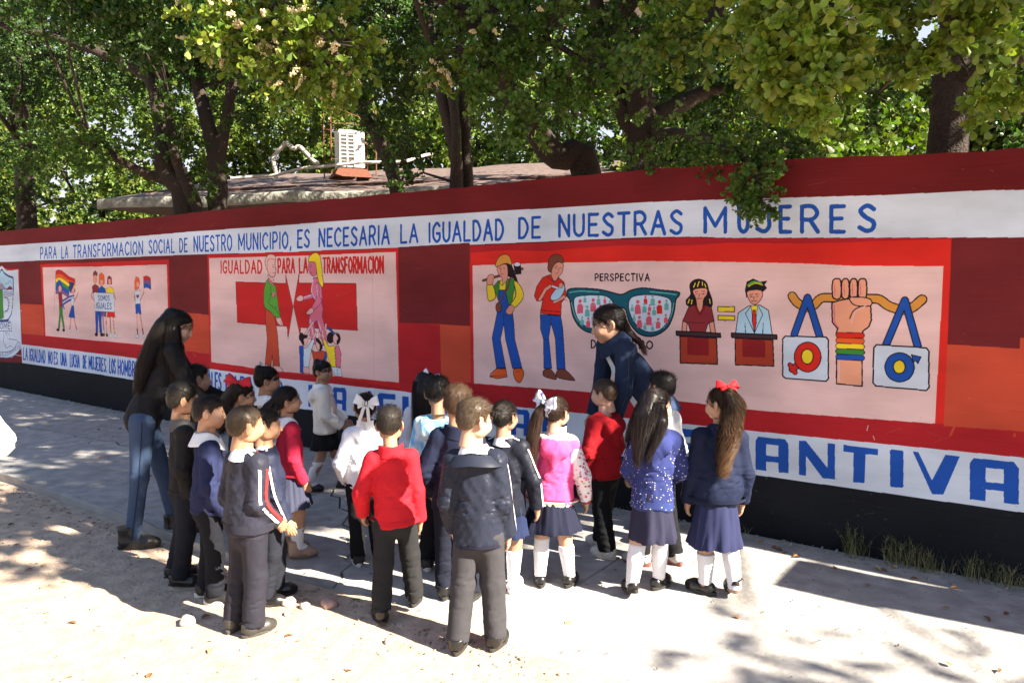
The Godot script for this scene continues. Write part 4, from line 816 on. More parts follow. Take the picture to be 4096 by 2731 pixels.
func ring(at: Vector3, rx: float, rz: float, b := Basis.IDENTITY, m := 16) -> Array:
	var out := []
	for k in m:
		var a := TAU * k / m
		out.append(at + b * Vector3(rx * cos(a), 0, rz * sin(a)))
	return out

# a tapered tube along points
func tube(bag: Bag, pts: Array, radii: Array, m := 8, col := Color.WHITE, rough := 0.0, rng: RandomNumberGenerator = null) -> void:
	var rings := []
	var side := Vector3.RIGHT
	for k in pts.size():
		var t: Vector3 = (pts[mini(k + 1, pts.size() - 1)] - pts[maxi(k - 1, 0)]).normalized()
		if absf(t.dot(side)) > 0.95:
			side = Vector3.FORWARD
		side = (side - t * side.dot(t)).normalized()
		var up := side.cross(t).normalized()
		var rr := []
		for j in m:
			var a := TAU * j / m
			var r: float = radii[k]
			if rough > 0.0:
				r *= 1.0 + rng.randf_range(-rough, rough)
			rr.append(pts[k] + (side * cos(a) + up * sin(a)) * r)
		rings.append(rr)
	var cols := []
	cols.resize(pts.size())
	cols.fill(col)
	bag.skin(rings, true, cols, true, true)

func box(bag: Bag, t: Transform3D, size: Vector3, col := Color.WHITE, bevel := 0.0) -> void:
	var h := size * 0.5
	var b := minf(bevel, minf(h.x, minf(h.y, h.z)) * 0.9)
	var dirs := [Vector3.RIGHT, Vector3.LEFT, Vector3.UP, Vector3.DOWN, Vector3.BACK, Vector3.FORWARD]
	for d: Vector3 in dirs:
		var a := Vector3(d.y, d.z, d.x).abs()
		var e := Vector3(d.z, d.x, d.y).abs()
		var c0 := d * h
		var ha: float = (h * a).length() - b
		var he: float = (h * e).length() - b
		var q := (t.basis * d).normalized()
		var s := bag.v.size()
		for w in [[-1, -1], [1, -1], [1, 1], [-1, 1]]:
			bag.point(t * (c0 + a * ha * w[0] + e * he * w[1]), q, col)
		bag.quad(s, s + 1, s + 2, s + 3)
	if b > 0.0:
		for axis in 3:
			for s1 in [-1.0, 1.0]:
				for s2 in [-1.0, 1.0]:
					var d1 := Vector3.ZERO
					var d2 := Vector3.ZERO
					var d3 := Vector3.ZERO
					d1[(axis + 1) % 3] = s1
					d2[(axis + 2) % 3] = s2
					d3[axis] = 1.0
					var q2 := (t.basis * (d1 + d2)).normalized()
					var s := bag.v.size()
					for e in [-1.0, 1.0]:
						var en: Vector3 = d3 * e * (h[axis] - b)
						bag.point(t * (en + d1 * (h * d1.abs()).length() + d2 * ((h * d2.abs()).length() - b)), q2, col)
						bag.point(t * (en + d2 * (h * d2.abs()).length() + d1 * ((h * d1.abs()).length() - b)), q2, col)
					bag.quad(s, s + 1, s + 3, s + 2)

func ellipsoid(bag: Bag, t: Transform3D, r: Vector3, col := Color.WHITE, m := 10, rows := 6) -> void:
	var rings := []
	for k in rows + 1:
		var a := PI * (k + 0.001) / (rows + 0.002)
		var rr := []
		for j in m:
			var b := TAU * j / m
			rr.append(t * Vector3(r.x * sin(a) * cos(b), r.y * cos(a), r.z * sin(a) * sin(b)))
		rings.append(rr)
	var cols := []
	cols.resize(rows + 1)
	cols.fill(col)
	bag.skin(rings, true, cols)

# ---------------------------------------------------------------- distance field on a grid, meshed as surface nets
class Field:
	var lo: Vector3
	var nx: int
	var ny: int
	var nz: int
	var h: float
	var d := PackedFloat32Array()

	func _init(a: Vector3, b: Vector3, cell: float) -> void:
		lo = a
		h = cell
		nx = int((b.x - a.x) / cell) + 2
		ny = int((b.y - a.y) / cell) + 2
		nz = int((b.z - a.z) / cell) + 2
		d.resize(nx * ny * nz)
		d.fill(1.0)

	# tapered capsule; squash scales the axes of basis b; flat cuts the far (1), near (2) or both (3) ends square
	func cap(a: Vector3, e: Vector3, ra: float, rb: float, k := 0.02, b := Basis.IDENTITY, flat := 0, sub := false) -> void:
		var rad := maxf(ra, rb) + k + h * 2.5
		var p0 := a.min(e) - Vector3.ONE * rad
		var p1 := a.max(e) + Vector3.ONE * rad
		var i0 := maxi(int((p0.x - lo.x) / h), 0)
		var i1 := mini(int((p1.x - lo.x) / h) + 1, nx)
		var j0 := maxi(int((p0.y - lo.y) / h), 0)
		var j1 := mini(int((p1.y - lo.y) / h) + 1, ny)
		var k0 := maxi(int((p0.z - lo.z) / h), 0)
		var k1 := mini(int((p1.z - lo.z) / h) + 1, nz)
		var ba := b * (e - a)
		var inv := 1.0 / maxf(ba.length_squared(), 1e-9)
		var raw := e - a
		var rl := raw.length()
		var dir := raw / maxf(rl, 1e-6)
		var step := b * Vector3(h, 0, 0)
		var dr := rb - ra
		for z in range(k0, k1):
			for y in range(j0, j1):
				var pr := lo + Vector3(i0 * h, y * h, z * h) - a
				var pa := b * pr
				var at := (z * ny + y) * nx + i0
				var along := pr.dot(dir)
				var dal := dir.x * h
				for x in range(i0, i1):
					var t := clampf(pa.dot(ba) * inv, 0.0, 1.0)
					var s := (pa - ba * t).length() - ra - dr * t
					if flat & 1:
						s = maxf(s, along - rl)
					if flat & 2:
						s = maxf(s, -along)
					var o := d[at]
					if sub:
						s = -s
						var g0 := maxf(k - absf(o - s), 0.0) / k
						d[at] = maxf(o, s) + g0 * g0 * k * 0.25
					else:
						var g := maxf(k - absf(o - s), 0.0) / k
						d[at] = minf(o, s) - g * g * k * 0.25
					pa += step
					along += dal
					at += 1

	# ellipsoid with axes of basis t, optionally limited by planes [point, outward normal]
	func ell(c: Vector3, r: Vector3, k := 0.01, t := Basis.IDENTITY, planes := [], sub := false) -> void:
		var rm := minf(r.x, minf(r.y, r.z))
		var rad := maxf(r.x, maxf(r.y, r.z)) + k + h * 2.5
		var i0 := maxi(int((c.x - rad - lo.x) / h), 0)
		var i1 := mini(int((c.x + rad - lo.x) / h) + 1, nx)
		var j0 := maxi(int((c.y - rad - lo.y) / h), 0)
		var j1 := mini(int((c.y + rad - lo.y) / h) + 1, ny)
		var k0 := maxi(int((c.z - rad - lo.z) / h), 0)
		var k1 := mini(int((c.z + rad - lo.z) / h) + 1, nz)
		var inv := Basis.from_scale(Vector3(1 / r.x, 1 / r.y, 1 / r.z)) * t.inverse()
		var inv2 := Basis.from_scale(Vector3(1 / (r.x * r.x), 1 / (r.y * r.y), 1 / (r.z * r.z))) * t.inverse()
		for z in range(k0, k1):
			for y in range(j0, j1):
				var at := (z * ny + y) * nx + i0
				for x in range(i0, i1):
					var p := lo + Vector3(x * h, y * h, z * h) - c
					var q := (inv * p).length()
					var g2 := (inv2 * p).length()
					var s := q * (q - 1.0) / maxf(g2, 1e-5) if q > 0.3 else -rm * 0.7
					for pl in planes:
						s = maxf(s, (p + c - pl[0]).dot(pl[1]))
					var o := d[at]
					if sub:
						s = -s
						var g0 := maxf(k - absf(o - s), 0.0) / k
						d[at] = maxf(o, s) + g0 * g0 * k * 0.25
					else:
						var g := maxf(k - absf(o - s), 0.0) / k
						d[at] = minf(o, s) - g * g * k * 0.25
					at += 1

	func cut(p: Vector3, q: Vector3) -> void:
		var at := 0
		for z in nz:
			for y in ny:
				var s := (lo + Vector3(0, y * h, z * h) - p).dot(q)
				for x in nx:
					d[at] = maxf(d[at], s)
					s += q.x * h
					at += 1

	# folds and creases: noise added near the surface; stretch scales the noise coordinates
	func crease(noise: FastNoiseLite, amp: float, stretch: Vector3, y0 := -9.0, y1 := 9.0, ridged := 0.5, shear := 0.0) -> void:
		var near := h * 3.0 + amp
		for z in nz:
			for y in ny:
				var yy := lo.y + y * h
				if yy < y0 or yy > y1:
					continue
				var fade := minf(1.0, minf((yy - y0) / 0.06, (y1 - yy) / 0.06))
				var at := (z * ny + y) * nx
				for x in nx:
					var o := d[at]
					if absf(o) < near:
						var v := noise.get_noise_3d((lo.x + x * h + yy * shear) * stretch.x, yy * stretch.y, (lo.z + z * h) * stretch.z)
						d[at] = o + amp * fade * lerpf(v, absf(v) * 2.0 - 0.5, ridged)
					at += 1

	func bag(col := Color.WHITE) -> Bag:
		var out := Bag.new()
		var ids := PackedInt32Array()
		ids.resize(nx * ny * nz)
		ids.fill(-1)
		var sx := 1
		var sy := nx
		var sz := nx * ny
		var far := h * 3.2
		var offs := PackedInt32Array([0, sx, sy, sx + sy, sz, sx + sz, sy + sz, sx + sy + sz])
		var edges := PackedInt32Array([0, 1, 2, 3, 4, 5, 6, 7, 0, 2, 1, 3, 4, 6, 5, 7, 0, 4, 1, 5, 2, 6, 3, 7])
		var val := PackedFloat32Array()
		val.resize(8)
		for z in nz - 1:
			for y in ny - 1:
				var at := (z * ny + y) * nx
				for x in nx - 1:
					var d0 := d[at]
					if d0 < far and d0 > -far:
						var inside := 0
						for k in 8:
							var w := d[at + offs[k]]
							val[k] = w
							if w < 0.0:
								inside += 1
						if inside > 0 and inside < 8:
							var sum := Vector3.ZERO
							var cnt := 0
							for k in 12:
								var a := edges[k * 2]
								var b := edges[k * 2 + 1]
								var va := val[a]
								var vb := val[b]
								if (va < 0.0) != (vb < 0.0):
									var t := va / (va - vb)
									var pa := Vector3(a & 1, (a >> 1) & 1, (a >> 2) & 1)
									var pb := Vector3(b & 1, (b >> 1) & 1, (b >> 2) & 1)
									sum += pa.lerp(pb, t)
									cnt += 1
							ids[at] = out.v.size()
							out.v.append(lo + (Vector3(x, y, z) + sum / cnt) * h)
							var g := Vector3(val[1] - val[0] + val[3] - val[2] + val[5] - val[4] + val[7] - val[6], val[2] - val[0] + val[3] - val[1] + val[6] - val[4] + val[7] - val[5], val[4] - val[0] + val[5] - val[1] + val[6] - val[2] + val[7] - val[3])
							out.n.append(g.normalized())
							out.c.append(col)
					at += 1
		# quads round every crossed edge
		for z in range(1, nz - 1):
			for y in range(1, ny - 1):
				var at := (z * ny + y) * nx
				for x in range(1, nx - 1):
					var i2 := at + x
					var d0 := d[i2]
					if d0 > far or d0 < -far or ids[i2] < 0:
						continue
					var neg := d0 < 0.0
					if neg != (d[i2 + sx] < 0.0):
						_q(out, ids[i2], ids[i2 - sy], ids[i2 - sy - sz], ids[i2 - sz], neg)
					if neg != (d[i2 + sy] < 0.0):
						_q(out, ids[i2], ids[i2 - sz], ids[i2 - sz - sx], ids[i2 - sx], neg)
					if neg != (d[i2 + sz] < 0.0):
						_q(out, ids[i2], ids[i2 - sx], ids[i2 - sx - sy], ids[i2 - sy], neg)
		return out

	func _q(out: Bag, a: int, b: int, c: int, e: int, neg: bool) -> void:
		if a < 0 or b < 0 or c < 0 or e < 0:
			return
		if neg:
			out.i.append_array(PackedInt32Array([a, b, c, a, c, e]))
		else:
			out.i.append_array(PackedInt32Array([a, c, b, a, e, c]))

	func at(p: Vector3) -> float:
		var q := (p - lo) / h
		var x := clampi(int(q.x), 0, nx - 2)
		var y := clampi(int(q.y), 0, ny - 2)
		var z := clampi(int(q.z), 0, nz - 2)
		var f := q - Vector3(x, y, z)
		var i := (z * ny + y) * nx + x
		var a := lerpf(lerpf(d[i], d[i + 1], f.x), lerpf(d[i + nx], d[i + nx + 1], f.x), f.y)
		i += nx * ny
		var b := lerpf(lerpf(d[i], d[i + 1], f.x), lerpf(d[i + nx], d[i + nx + 1], f.x), f.y)
		return lerpf(a, b, f.z)

	# the point where the way from p towards q meets the surface
	func hit(p: Vector3, q: Vector3) -> Vector3:
		var last := p
		for k in 61:
			var x := p.lerp(q, k / 60.0)
			if at(x) < 0.0:
				var a := last
				var b := x
				for j in 6:
					var m := (a + b) * 0.5
					if at(m) < 0.0:
						b = m
					else:
						a = m
				return (a + b) * 0.5
			last = x
		return q
# ---------------------------------------------------------------- the painted wall
const TOPS = [[-16.0, 2.395], [-13.15, 2.399], [-9.71, 2.412], [-7.91, 2.429], [-6.59, 2.437], [-5.48, 2.446], [-4.26, 2.45], [-3.26, 2.456], [-2.43, 2.458], [-1.72, 2.446], [-1.25, 2.432], [-0.84, 2.412], [-0.58, 2.4], [-0.23, 2.393], [4.2, 2.39]]

func wall_top(u: float) -> float:
	for k in TOPS.size() - 1:
		if u <= TOPS[k + 1][0]:
			return lerpf(TOPS[k][1], TOPS[k + 1][1], clampf((u - TOPS[k][0]) / (TOPS[k + 1][0] - TOPS[k][0]), 0.0, 1.0))
	return TOPS[-1][1]

# letters as strokes in a box 1 high; [advance, strokes]; a stroke of more than 2 points is a curve if it begins with true
const GLYPHS = {
	"A": [0.62, [[0.0, 0.0, 0.31, 1.0], [0.31, 1.0, 0.62, 0.0], [0.12, 0.36, 0.5, 0.36]]],
	"B": [0.5, [[0.0, 0.0, 0.0, 1.0], [true, 0.0, 1.0, 0.3, 1.0, 0.44, 0.78, 0.3, 0.54, 0.0, 0.52], [true, 0.0, 0.52, 0.34, 0.5, 0.5, 0.26, 0.34, 0.0, 0.0, 0.0]]],
	"C": [0.56, [[true, 0.56, 0.84, 0.32, 1.0, 0.04, 0.76, 0.0, 0.5, 0.05, 0.22, 0.32, 0.0, 0.56, 0.15]]],
	"D": [0.54, [[0.0, 0.0, 0.0, 1.0], [true, 0.0, 1.0, 0.32, 0.95, 0.54, 0.5, 0.32, 0.05, 0.0, 0.0]]],
	"E": [0.46, [[0.0, 0.0, 0.0, 1.0], [0.0, 1.0, 0.46, 1.0], [0.0, 0.52, 0.38, 0.52], [0.0, 0.0, 0.46, 0.0]]],
	"F": [0.44, [[0.0, 0.0, 0.0, 1.0], [0.0, 1.0, 0.44, 1.0], [0.0, 0.52, 0.36, 0.52]]],
	"G": [0.56, [[true, 0.54, 0.84, 0.32, 1.0, 0.05, 0.76, 0.0, 0.5, 0.05, 0.2, 0.3, 0.0, 0.54, 0.14, 0.55, 0.44], [0.55, 0.44, 0.32, 0.44]]],
	"H": [0.52, [[0.0, 0.0, 0.0, 1.0], [0.52, 0.0, 0.52, 1.0], [0.0, 0.5, 0.52, 0.5]]],
	"I": [0.02, [[0.01, 0.0, 0.01, 1.0]]],
	"J": [0.4, [[true, 0.4, 1.0, 0.4, 0.5, 0.4, 0.2, 0.24, 0.0, 0.0, 0.12]]],
	"L": [0.44, [[0.0, 1.0, 0.0, 0.0], [0.0, 0.0, 0.44, 0.0]]],
	"M": [0.7, [[0.0, 0.0, 0.0, 1.0], [0.0, 1.0, 0.35, 0.25], [0.35, 0.25, 0.7, 1.0], [0.7, 1.0, 0.7, 0.0]]],
	"N": [0.54, [[0.0, 0.0, 0.0, 1.0], [0.0, 1.0, 0.54, 0.0], [0.54, 0.0, 0.54, 1.0]]],
	"O": [0.58, [[true, 0.29, 1.0, 0.04, 0.76, 0.0, 0.5, 0.04, 0.24, 0.29, 0.0, 0.54, 0.24, 0.58, 0.5, 0.54, 0.76, 0.29, 1.0]]],
	"P": [0.5, [[0.0, 0.0, 0.0, 1.0], [true, 0.0, 1.0, 0.34, 1.0, 0.5, 0.72, 0.34, 0.46, 0.0, 0.44]]],
	"R": [0.52, [[0.0, 0.0, 0.0, 1.0], [true, 0.0, 1.0, 0.34, 1.0, 0.5, 0.74, 0.34, 0.5, 0.0, 0.48], [0.26, 0.48, 0.52, 0.0]]],
	"S": [0.5, [[true, 0.48, 0.86, 0.26, 1.0, 0.03, 0.8, 0.2, 0.55, 0.46, 0.36, 0.44, 0.1, 0.24, 0.0, 0.0, 0.14]]],
	"T": [0.54, [[0.0, 1.0, 0.54, 1.0], [0.27, 1.0, 0.27, 0.0]]],
	"U": [0.52, [[true, 0.0, 1.0, 0.0, 0.5, 0.04, 0.16, 0.26, 0.0, 0.48, 0.16, 0.52, 0.5, 0.52, 1.0]]],
	"V": [0.6, [[0.0, 1.0, 0.3, 0.0], [0.3, 0.0, 0.6, 1.0]]],
	",": [0.08, [[0.06, 0.06, 0.0, -0.14]]],
	".": [0.05, [[0.02, 0.02, 0.03, 0.02]]],
}
# broad block letters of the lower band: filled outlines in a unit box
const BLOCKS = {
	"A": [[0, 0, 0, 0.86, 0.08, 1, 0.9, 1, 1, 0.86, 1, 0, 0.7, 0, 0.7, 0.28, 0.33, 0.28, 0.33, 0], [0.33, 0.46, 0.7, 0.46, 0.7, 0.8, 0.33, 0.8]],
	"D": [[0, 0, 0, 1, 0.7, 1, 0.92, 0.9, 1, 0.7, 1, 0.3, 0.92, 0.1, 0.7, 0], [0.34, 0.18, 0.64, 0.18, 0.7, 0.3, 0.7, 0.7, 0.64, 0.82, 0.34, 0.82]],
	"G": [[0, 0.12, 0, 0.88, 0.12, 1, 0.94, 1, 0.94, 0.76, 0.32, 0.76, 0.32, 0.22, 0.7, 0.22, 0.7, 0.36, 0.45, 0.36, 0.45, 0.56, 1, 0.56, 1, 0.12, 0.9, 0, 0.12, 0]],
	"I": [[0, 0.03, 0.1, 0, 0.9, 0, 1, 0.03, 1, 0.97, 0.9, 1, 0.1, 1, 0, 0.97]],
	"L": [[0, 0, 0, 1, 0.34, 1, 0.34, 0.24, 1, 0.24, 1, 0]],
	"N": [[0, 0, 0, 1, 0.2, 1, 0.8, 0.3, 0.8, 1, 1, 1, 1, 0, 0.66, 0, 0.2, 0.58, 0.2, 0]],
	"S": [[0, 0, 0, 0.22, 0.68, 0.22, 0.68, 0.4, 0.12, 0.4, 0, 0.52, 0, 0.9, 0.12, 1, 1, 1, 1, 0.78, 0.32, 0.78, 0.32, 0.62, 0.88, 0.62, 1, 0.5, 1, 0.1, 0.88, 0]],
	"T": [[0, 0.82, 0, 1, 1, 1, 1, 0.82, 0.64, 0.82, 0.62, 0, 0.28, 0, 0.3, 0.82]],
	"U": [[0, 1, 0.32, 1, 0.32, 0.24, 0.68, 0.24, 0.68, 1, 1, 1, 1, 0.12, 0.9, 0, 0.1, 0, 0, 0.12]],
	"V": [[0, 1, 0.12, 1, 0.42, 0.34, 0.7, 1, 1, 1, 0.66, 0, 0.42, 0]],
}

class Canvas:
	var img: Image
	var o: Vector2
	var s: Vector2
	var w: int
	var h: int

	func _init(u0: float, u1: float, v0: float, v1: float, px: int, py: int) -> void:
		img = Image.create_empty(px, py, true, Image.FORMAT_RGB8)
		w = px
		h = py
		o = Vector2(u0, v1)
		s = Vector2(px / (u1 - u0), -py / (v1 - v0))

	func fill(loops: Array, c: Color) -> void:
		var lo := Vector2(1e9, 1e9)
		var hi := -lo
		var ls := []
		for l in loops:
			var q := PackedVector2Array()
			for p: Vector2 in l:
				var x := (p - o) * s
				q.append(x)
				lo = lo.min(x)
				hi = hi.max(x)
			ls.append(q)
		if hi.x < 0 or lo.x > w or hi.y < 0 or lo.y > h:
			return
		for y in range(maxi(0, int(lo.y)), mini(h, int(hi.y) + 2)):
			var yy := y + 0.5
			var xs := []
			for q: PackedVector2Array in ls:
				var m := q.size()
				var a := q[m - 1]
				for k in m:
					var b := q[k]
					if (a.y > yy) != (b.y > yy):
						xs.append(a.x + (yy - a.y) / (b.y - a.y) * (b.x - a.x))
					a = b
			xs.sort()
			for k in range(0, xs.size() - 1, 2):
				var x0 := clampi(roundi(xs[k]), 0, w)
				var x1 := clampi(roundi(xs[k + 1]), 0, w)
				if x1 > x0:
					img.fill_rect(Rect2i(x0, y, x1 - x0, 1), c)

	func stroke(pts: PackedVector2Array, r: float, c: Color) -> void:
		for k in pts.size() - 1:
			var a := pts[k]
			var b := pts[k + 1]
			var t := (b - a).angle()
			var l := PackedVector2Array()
			for j in 6:
				l.append(a + Vector2.from_angle(t + PI * 0.5 + PI * j / 5.0) * r)
			for j in 6:
				l.append(b + Vector2.from_angle(t - PI * 0.5 + PI * j / 5.0) * r)
			fill([l], c)

static func curve(pts: PackedVector2Array, closed: bool) -> PackedVector2Array:
	var out := PackedVector2Array()
	var n := pts.size()
	for k in (n if closed else n - 1):
		var a := pts[(k + n - 1) % n] if closed else pts[maxi(k - 1, 0)]
		var b := pts[k]
		var c := pts[(k + 1) % n]
		var d := pts[(k + 2) % n] if closed else pts[mini(k + 2, n - 1)]
		for j in 5:
			out.append(b.cubic_interpolate(c, a, d, j / 5.0))
	if not closed:
		out.append(pts[n - 1])
	return out

func paint_wall(cv: Canvas, rng: RandomNumberGenerator) -> void:
	var at := 0
	for s in SHAPES:
		var col: Color = srgb(PAINT[s[1]][0], PAINT[s[1]][1], PAINT[s[1]][2])
		var pts := PackedVector2Array()
		for k in range(4, s.size(), 2):
			pts.append(Vector2(s[k], s[k + 1]) * 0.001)
		if s[0] == 1:
			pts = curve(pts, true)
		elif s[0] == 3:
			pts = curve(pts, false)
		if s[0] <= 1:
			cv.fill([pts], col)
			if s[2] >= 0:
				var lc: Color = srgb(PAINT[s[2]][0], PAINT[s[2]][1], PAINT[s[2]][2])
				pts.append(pts[0])
				cv.stroke(pts, s[3] * 0.0005, lc)
		else:
			cv.stroke(pts, s[3] * 0.0005, col)
		at += 1
		if at == 36:
			brush_marks(cv, rng)
	for s in WORDS:
		var col: Color = srgb(PAINT[s[1]][0], PAINT[s[1]][1], PAINT[s[1]][2])
		var b0 := Vector2(s[4], s[5]) * 0.001
		var b1 := Vector2(s[6], s[7]) * 0.001
		var t0 := Vector2(s[8], s[9]) * 0.001
		var t1 := Vector2(s[10], s[11]) * 0.001
		if s[3] == 1:
			var loops := []
			for l in BLOCKS[s[0]]:
				var q := PackedVector2Array()
				for k in range(0, l.size(), 2):
					q.append(b0.lerp(b1, l[k]).lerp(t0.lerp(t1, l[k]), l[k + 1]))
				loops.append(q)
			cv.fill(loops, col)
			continue
		var total := 0.0
		var gap := 0.3
		for ch in s[0]:
			total += (GLYPHS[ch][0] if ch != " " else 0.4) + gap
		total -= gap
		var r: float = s[2] * (t0.distance_to(b0) + t1.distance_to(b1)) * 0.25
		var inset: float = r / maxf(b0.distance_to(b1), 0.01)
		var x := 0.0
		for ch in s[0]:
			if ch == " ":
				x += 0.4 + gap
				continue
			for st in GLYPHS[ch][1]:
				var crv: bool = st[0] is bool
				var q := PackedVector2Array()
				for k in range(1 if crv else 0, st.size(), 2):
					var fx: float = lerpf(inset, 1.0 - inset, (x + st[k]) / maxf(total, 0.03))
					var fy: float = lerpf(s[2] * 0.5, 1.0 - s[2] * 0.5, st[k + 1])
					q.append(b0.lerp(b1, fx).lerp(t0.lerp(t1, fx), fy))
				if crv:
					q = curve(q, false)
				cv.stroke(q, r * rng.randf_range(0.94, 1.06), col)
			x += GLYPHS[ch][0] + gap
	scuffs(cv, rng)

# flaked spots and scratches in the paint, more of them low on the wall where feet and stones reach
func scuffs(cv: Canvas, rng: RandomNumberGenerator) -> void:
	for k in 260:
		var low := rng.randf() < 0.6
		var x := rng.randi_range(2, cv.w - 30)
		var y := int(cv.h * (rng.randf_range(0.76, 0.96) if low else rng.randf_range(0.04, 0.8)))
		var c := cv.img.get_pixel(x, y)
		var t := rng.randf_range(0.12, 0.5)
		var d := c.lerp(Color(0.62, 0.59, 0.56), t)
		for j in rng.randi_range(1, 5):
			cv.img.fill_rect(Rect2i(x + rng.randi_range(-2, 2), y + j, rng.randi_range(1, 3), 1), d)
	for k in 40:
		var x := rng.randi_range(2, cv.w - 60)
		var y := int(cv.h * rng.randf_range(0.06, 0.95))
		var c := cv.img.get_pixel(x, y)
		var d := c.lerp(Color(0.6, 0.57, 0.55), 0.3)
		var yy := float(y)
		var sl := rng.randf_range(-1.2, 1.2)
		for j in rng.randi_range(8, 40):
			yy += sl * rng.randf_range(0.2, 1.0)
			cv.img.fill_rect(Rect2i(x + j, clampi(int(yy), 0, cv.h - 1), 1, 1), d)

# the rollers and brushes leave streaks of slightly different paint
func brush_marks(cv: Canvas, rng: RandomNumberGenerator) -> void:
	for k in 9000:
		var len := rng.randi_range(8, 120)
		var x := rng.randi_range(0, cv.w - len - 1)
		var y := rng.randi_range(0, cv.h - 3)
		var c := cv.img.get_pixel(x, y)
		var ht := rng.randi_range(1, 2)
		if c != cv.img.get_pixel(x + len, y + ht) and absf(c.r - cv.img.get_pixel(x + len, y + ht).r) > 0.03:
			continue
		if absf(c.r - cv.img.get_pixel(x + len / 2, y).r) > 0.03:
			continue
		var f := rng.randf_range(-0.011, 0.011)
		cv.img.fill_rect(Rect2i(x, y, len, ht), Color(c.r + f, c.g + f, c.b + f * 1.3))

func build_wall() -> void:
	var rng := RandomNumberGenerator.new()
	rng.seed = 11
	var root := thing("mural_wall", "long painted wall with blue lettering, cartoon figures and a black foot", "wall", uw(0, 0), -PHI)
	var thick := 0.15
	var bump := FastNoiseLite.new()
	bump.seed = 4
	bump.frequency = 0.9
	var chip := FastNoiseLite.new()
	chip.seed = 9
	chip.frequency = 3.0
	var spans := [[-16.0, -5.2, 2048, 660], [-5.2, 0.4, 2048, 960], [0.4, 4.2, 512, 256]]
	for sp in spans:
		var cv := Canvas.new(sp[0], sp[1], -0.1, 2.5, sp[2], sp[3])
		paint_wall(cv, rng)
		var tex := ImageTexture.create_from_image(cv.img)
		var m := StandardMaterial3D.new()
		m.albedo_texture = tex
		m.roughness = 0.75
		m.metallic_specular = 0.2
		m.normal_enabled = true
		m.normal_texture = noise_tex(0.02, 5, 21, true, 2.2, 0.7, 1.0, 512)
		m.normal_scale = 0.14
		m.detail_enabled = true
		m.detail_blend_mode = BaseMaterial3D.BLEND_MODE_MUL
		m.detail_albedo = noise_tex(0.012, 5, 22, false, 1.0, 0.86, 1.04, 512)
		m.detail_uv_layer = BaseMaterial3D.DETAIL_UV_1
		var v := PackedVector3Array()
		var n := PackedVector3Array()
		var uv := PackedVector2Array()
		var idx := PackedInt32Array()
		var cols := int(ceil((sp[1] - sp[0]) / 0.1))
		var rows := 12
		for i in cols + 1:
			var u: float = lerpf(sp[0], sp[1], float(i) / cols)
			var top := wall_top(u) + chip.get_noise_1d(u * 4.0) * 0.012
			for j in rows + 1:
				var y: float = lerpf(-0.08, top, float(j) / rows)
				v.append(Vector3(u, y, bump.get_noise_2d(u, y) * 0.006))
				var e := 0.05
				var gx := (bump.get_noise_2d(u + e, y) - bump.get_noise_2d(u - e, y)) * 0.006 / (2 * e)
				var gy := (bump.get_noise_2d(u, y + e) - bump.get_noise_2d(u, y - e)) * 0.006 / (2 * e)
				n.append(Vector3(-gx, -gy, 1).normalized())
				uv.append(Vector2((u - sp[0]) / (sp[1] - sp[0]), (2.5 - y) / 2.6))
		for i in cols:
			for j in rows:
				var a := i * (rows + 1) + j
				idx.append_array(PackedInt32Array([a, a + 1, a + rows + 2, a, a + rows + 2, a + rows + 1]))
		part("painted_face", arrays_mesh(v, n, idx, PackedColorArray(), uv), m, root)
	# top and back
	var b := Bag.new()
	var rings := []
	for i in 203:
		var u: float = lerpf(-16.0, 4.2, i / 202.0)
		var top := wall_top(u) + chip.get_noise_1d(u * 4.0) * 0.012
		var r0 := top - 0.004 + chip.get_noise_1d(u * 5.0 + 40) * 0.008
		rings.append([Vector3(u, top - 0.003, -0.001), Vector3(u, r0 + 0.004, -0.02), Vector3(u, r0, -thick + 0.02), Vector3(u, r0 - 0.015, -thick), Vector3(u, -0.1, -thick)])
	b.skin(rings, false)
	part("coping", b.mesh(), mat(srgb(128, 60, 58), 0.9, 3.0, 0.4, 0.8), root)
# ---------------------------------------------------------------- ground, pavement
func slab_mesh(poly: PackedVector2Array, y0: float, y1: float, wobble: FastNoiseLite) -> ArrayMesh:
	var st := SurfaceTool.new()
	st.begin(Mesh.PRIMITIVE_TRIANGLES)
	var b := 0.005
	var inner := Geometry2D.offset_polygon(poly, -b)
	var top: PackedVector2Array = inner[0] if inner.size() > 0 else poly
	var put := func(p: Vector2, y: float) -> void:
		st.add_vertex(uw(p.x, p.y, y + wobble.get_noise_2d(p.x, p.y) * 0.008))
	var tri := Geometry2D.triangulate_polygon(top)
	st.set_smooth_group(-1)
	for k in range(0, tri.size(), 3):
		for j in 3:
			put.call(top[tri[k + j]], y1)
	# bevelled rim
	var n := poly.size()
	for k in n:
		var a := poly[k]
		var c := poly[(k + 1) % n]
		var mid := Vector2.ZERO
		for p in poly:
			mid += p
		mid /= n
		var ai := a + (mid - a).normalized() * b * 1.2
		var ci := c + (mid - c).normalized() * b * 1.2
		for q in [[ai, y1 - 0.001], [a, y1 - b], [c, y1 - b], [ai, y1 - 0.001], [c, y1 - b], [ci, y1 - 0.001], [a, y1 - b], [a, y0], [c, y0], [a, y1 - b], [c, y0], [c, y1 - b]]:
			put.call(q[0], q[1])
	st.generate_normals()
	return st.commit()

func jag(a: Vector2, b: Vector2, n: int, amp: float, rng: RandomNumberGenerator) -> PackedVector2Array:
	var out := PackedVector2Array()
	var side := (b - a).orthogonal().normalized()
	for k in n + 1:
		var t := float(k) / n
		out.append(a.lerp(b, t) + side * (rng.randf_range(-amp, amp) if k > 0 and k < n else 0.0))
	return out

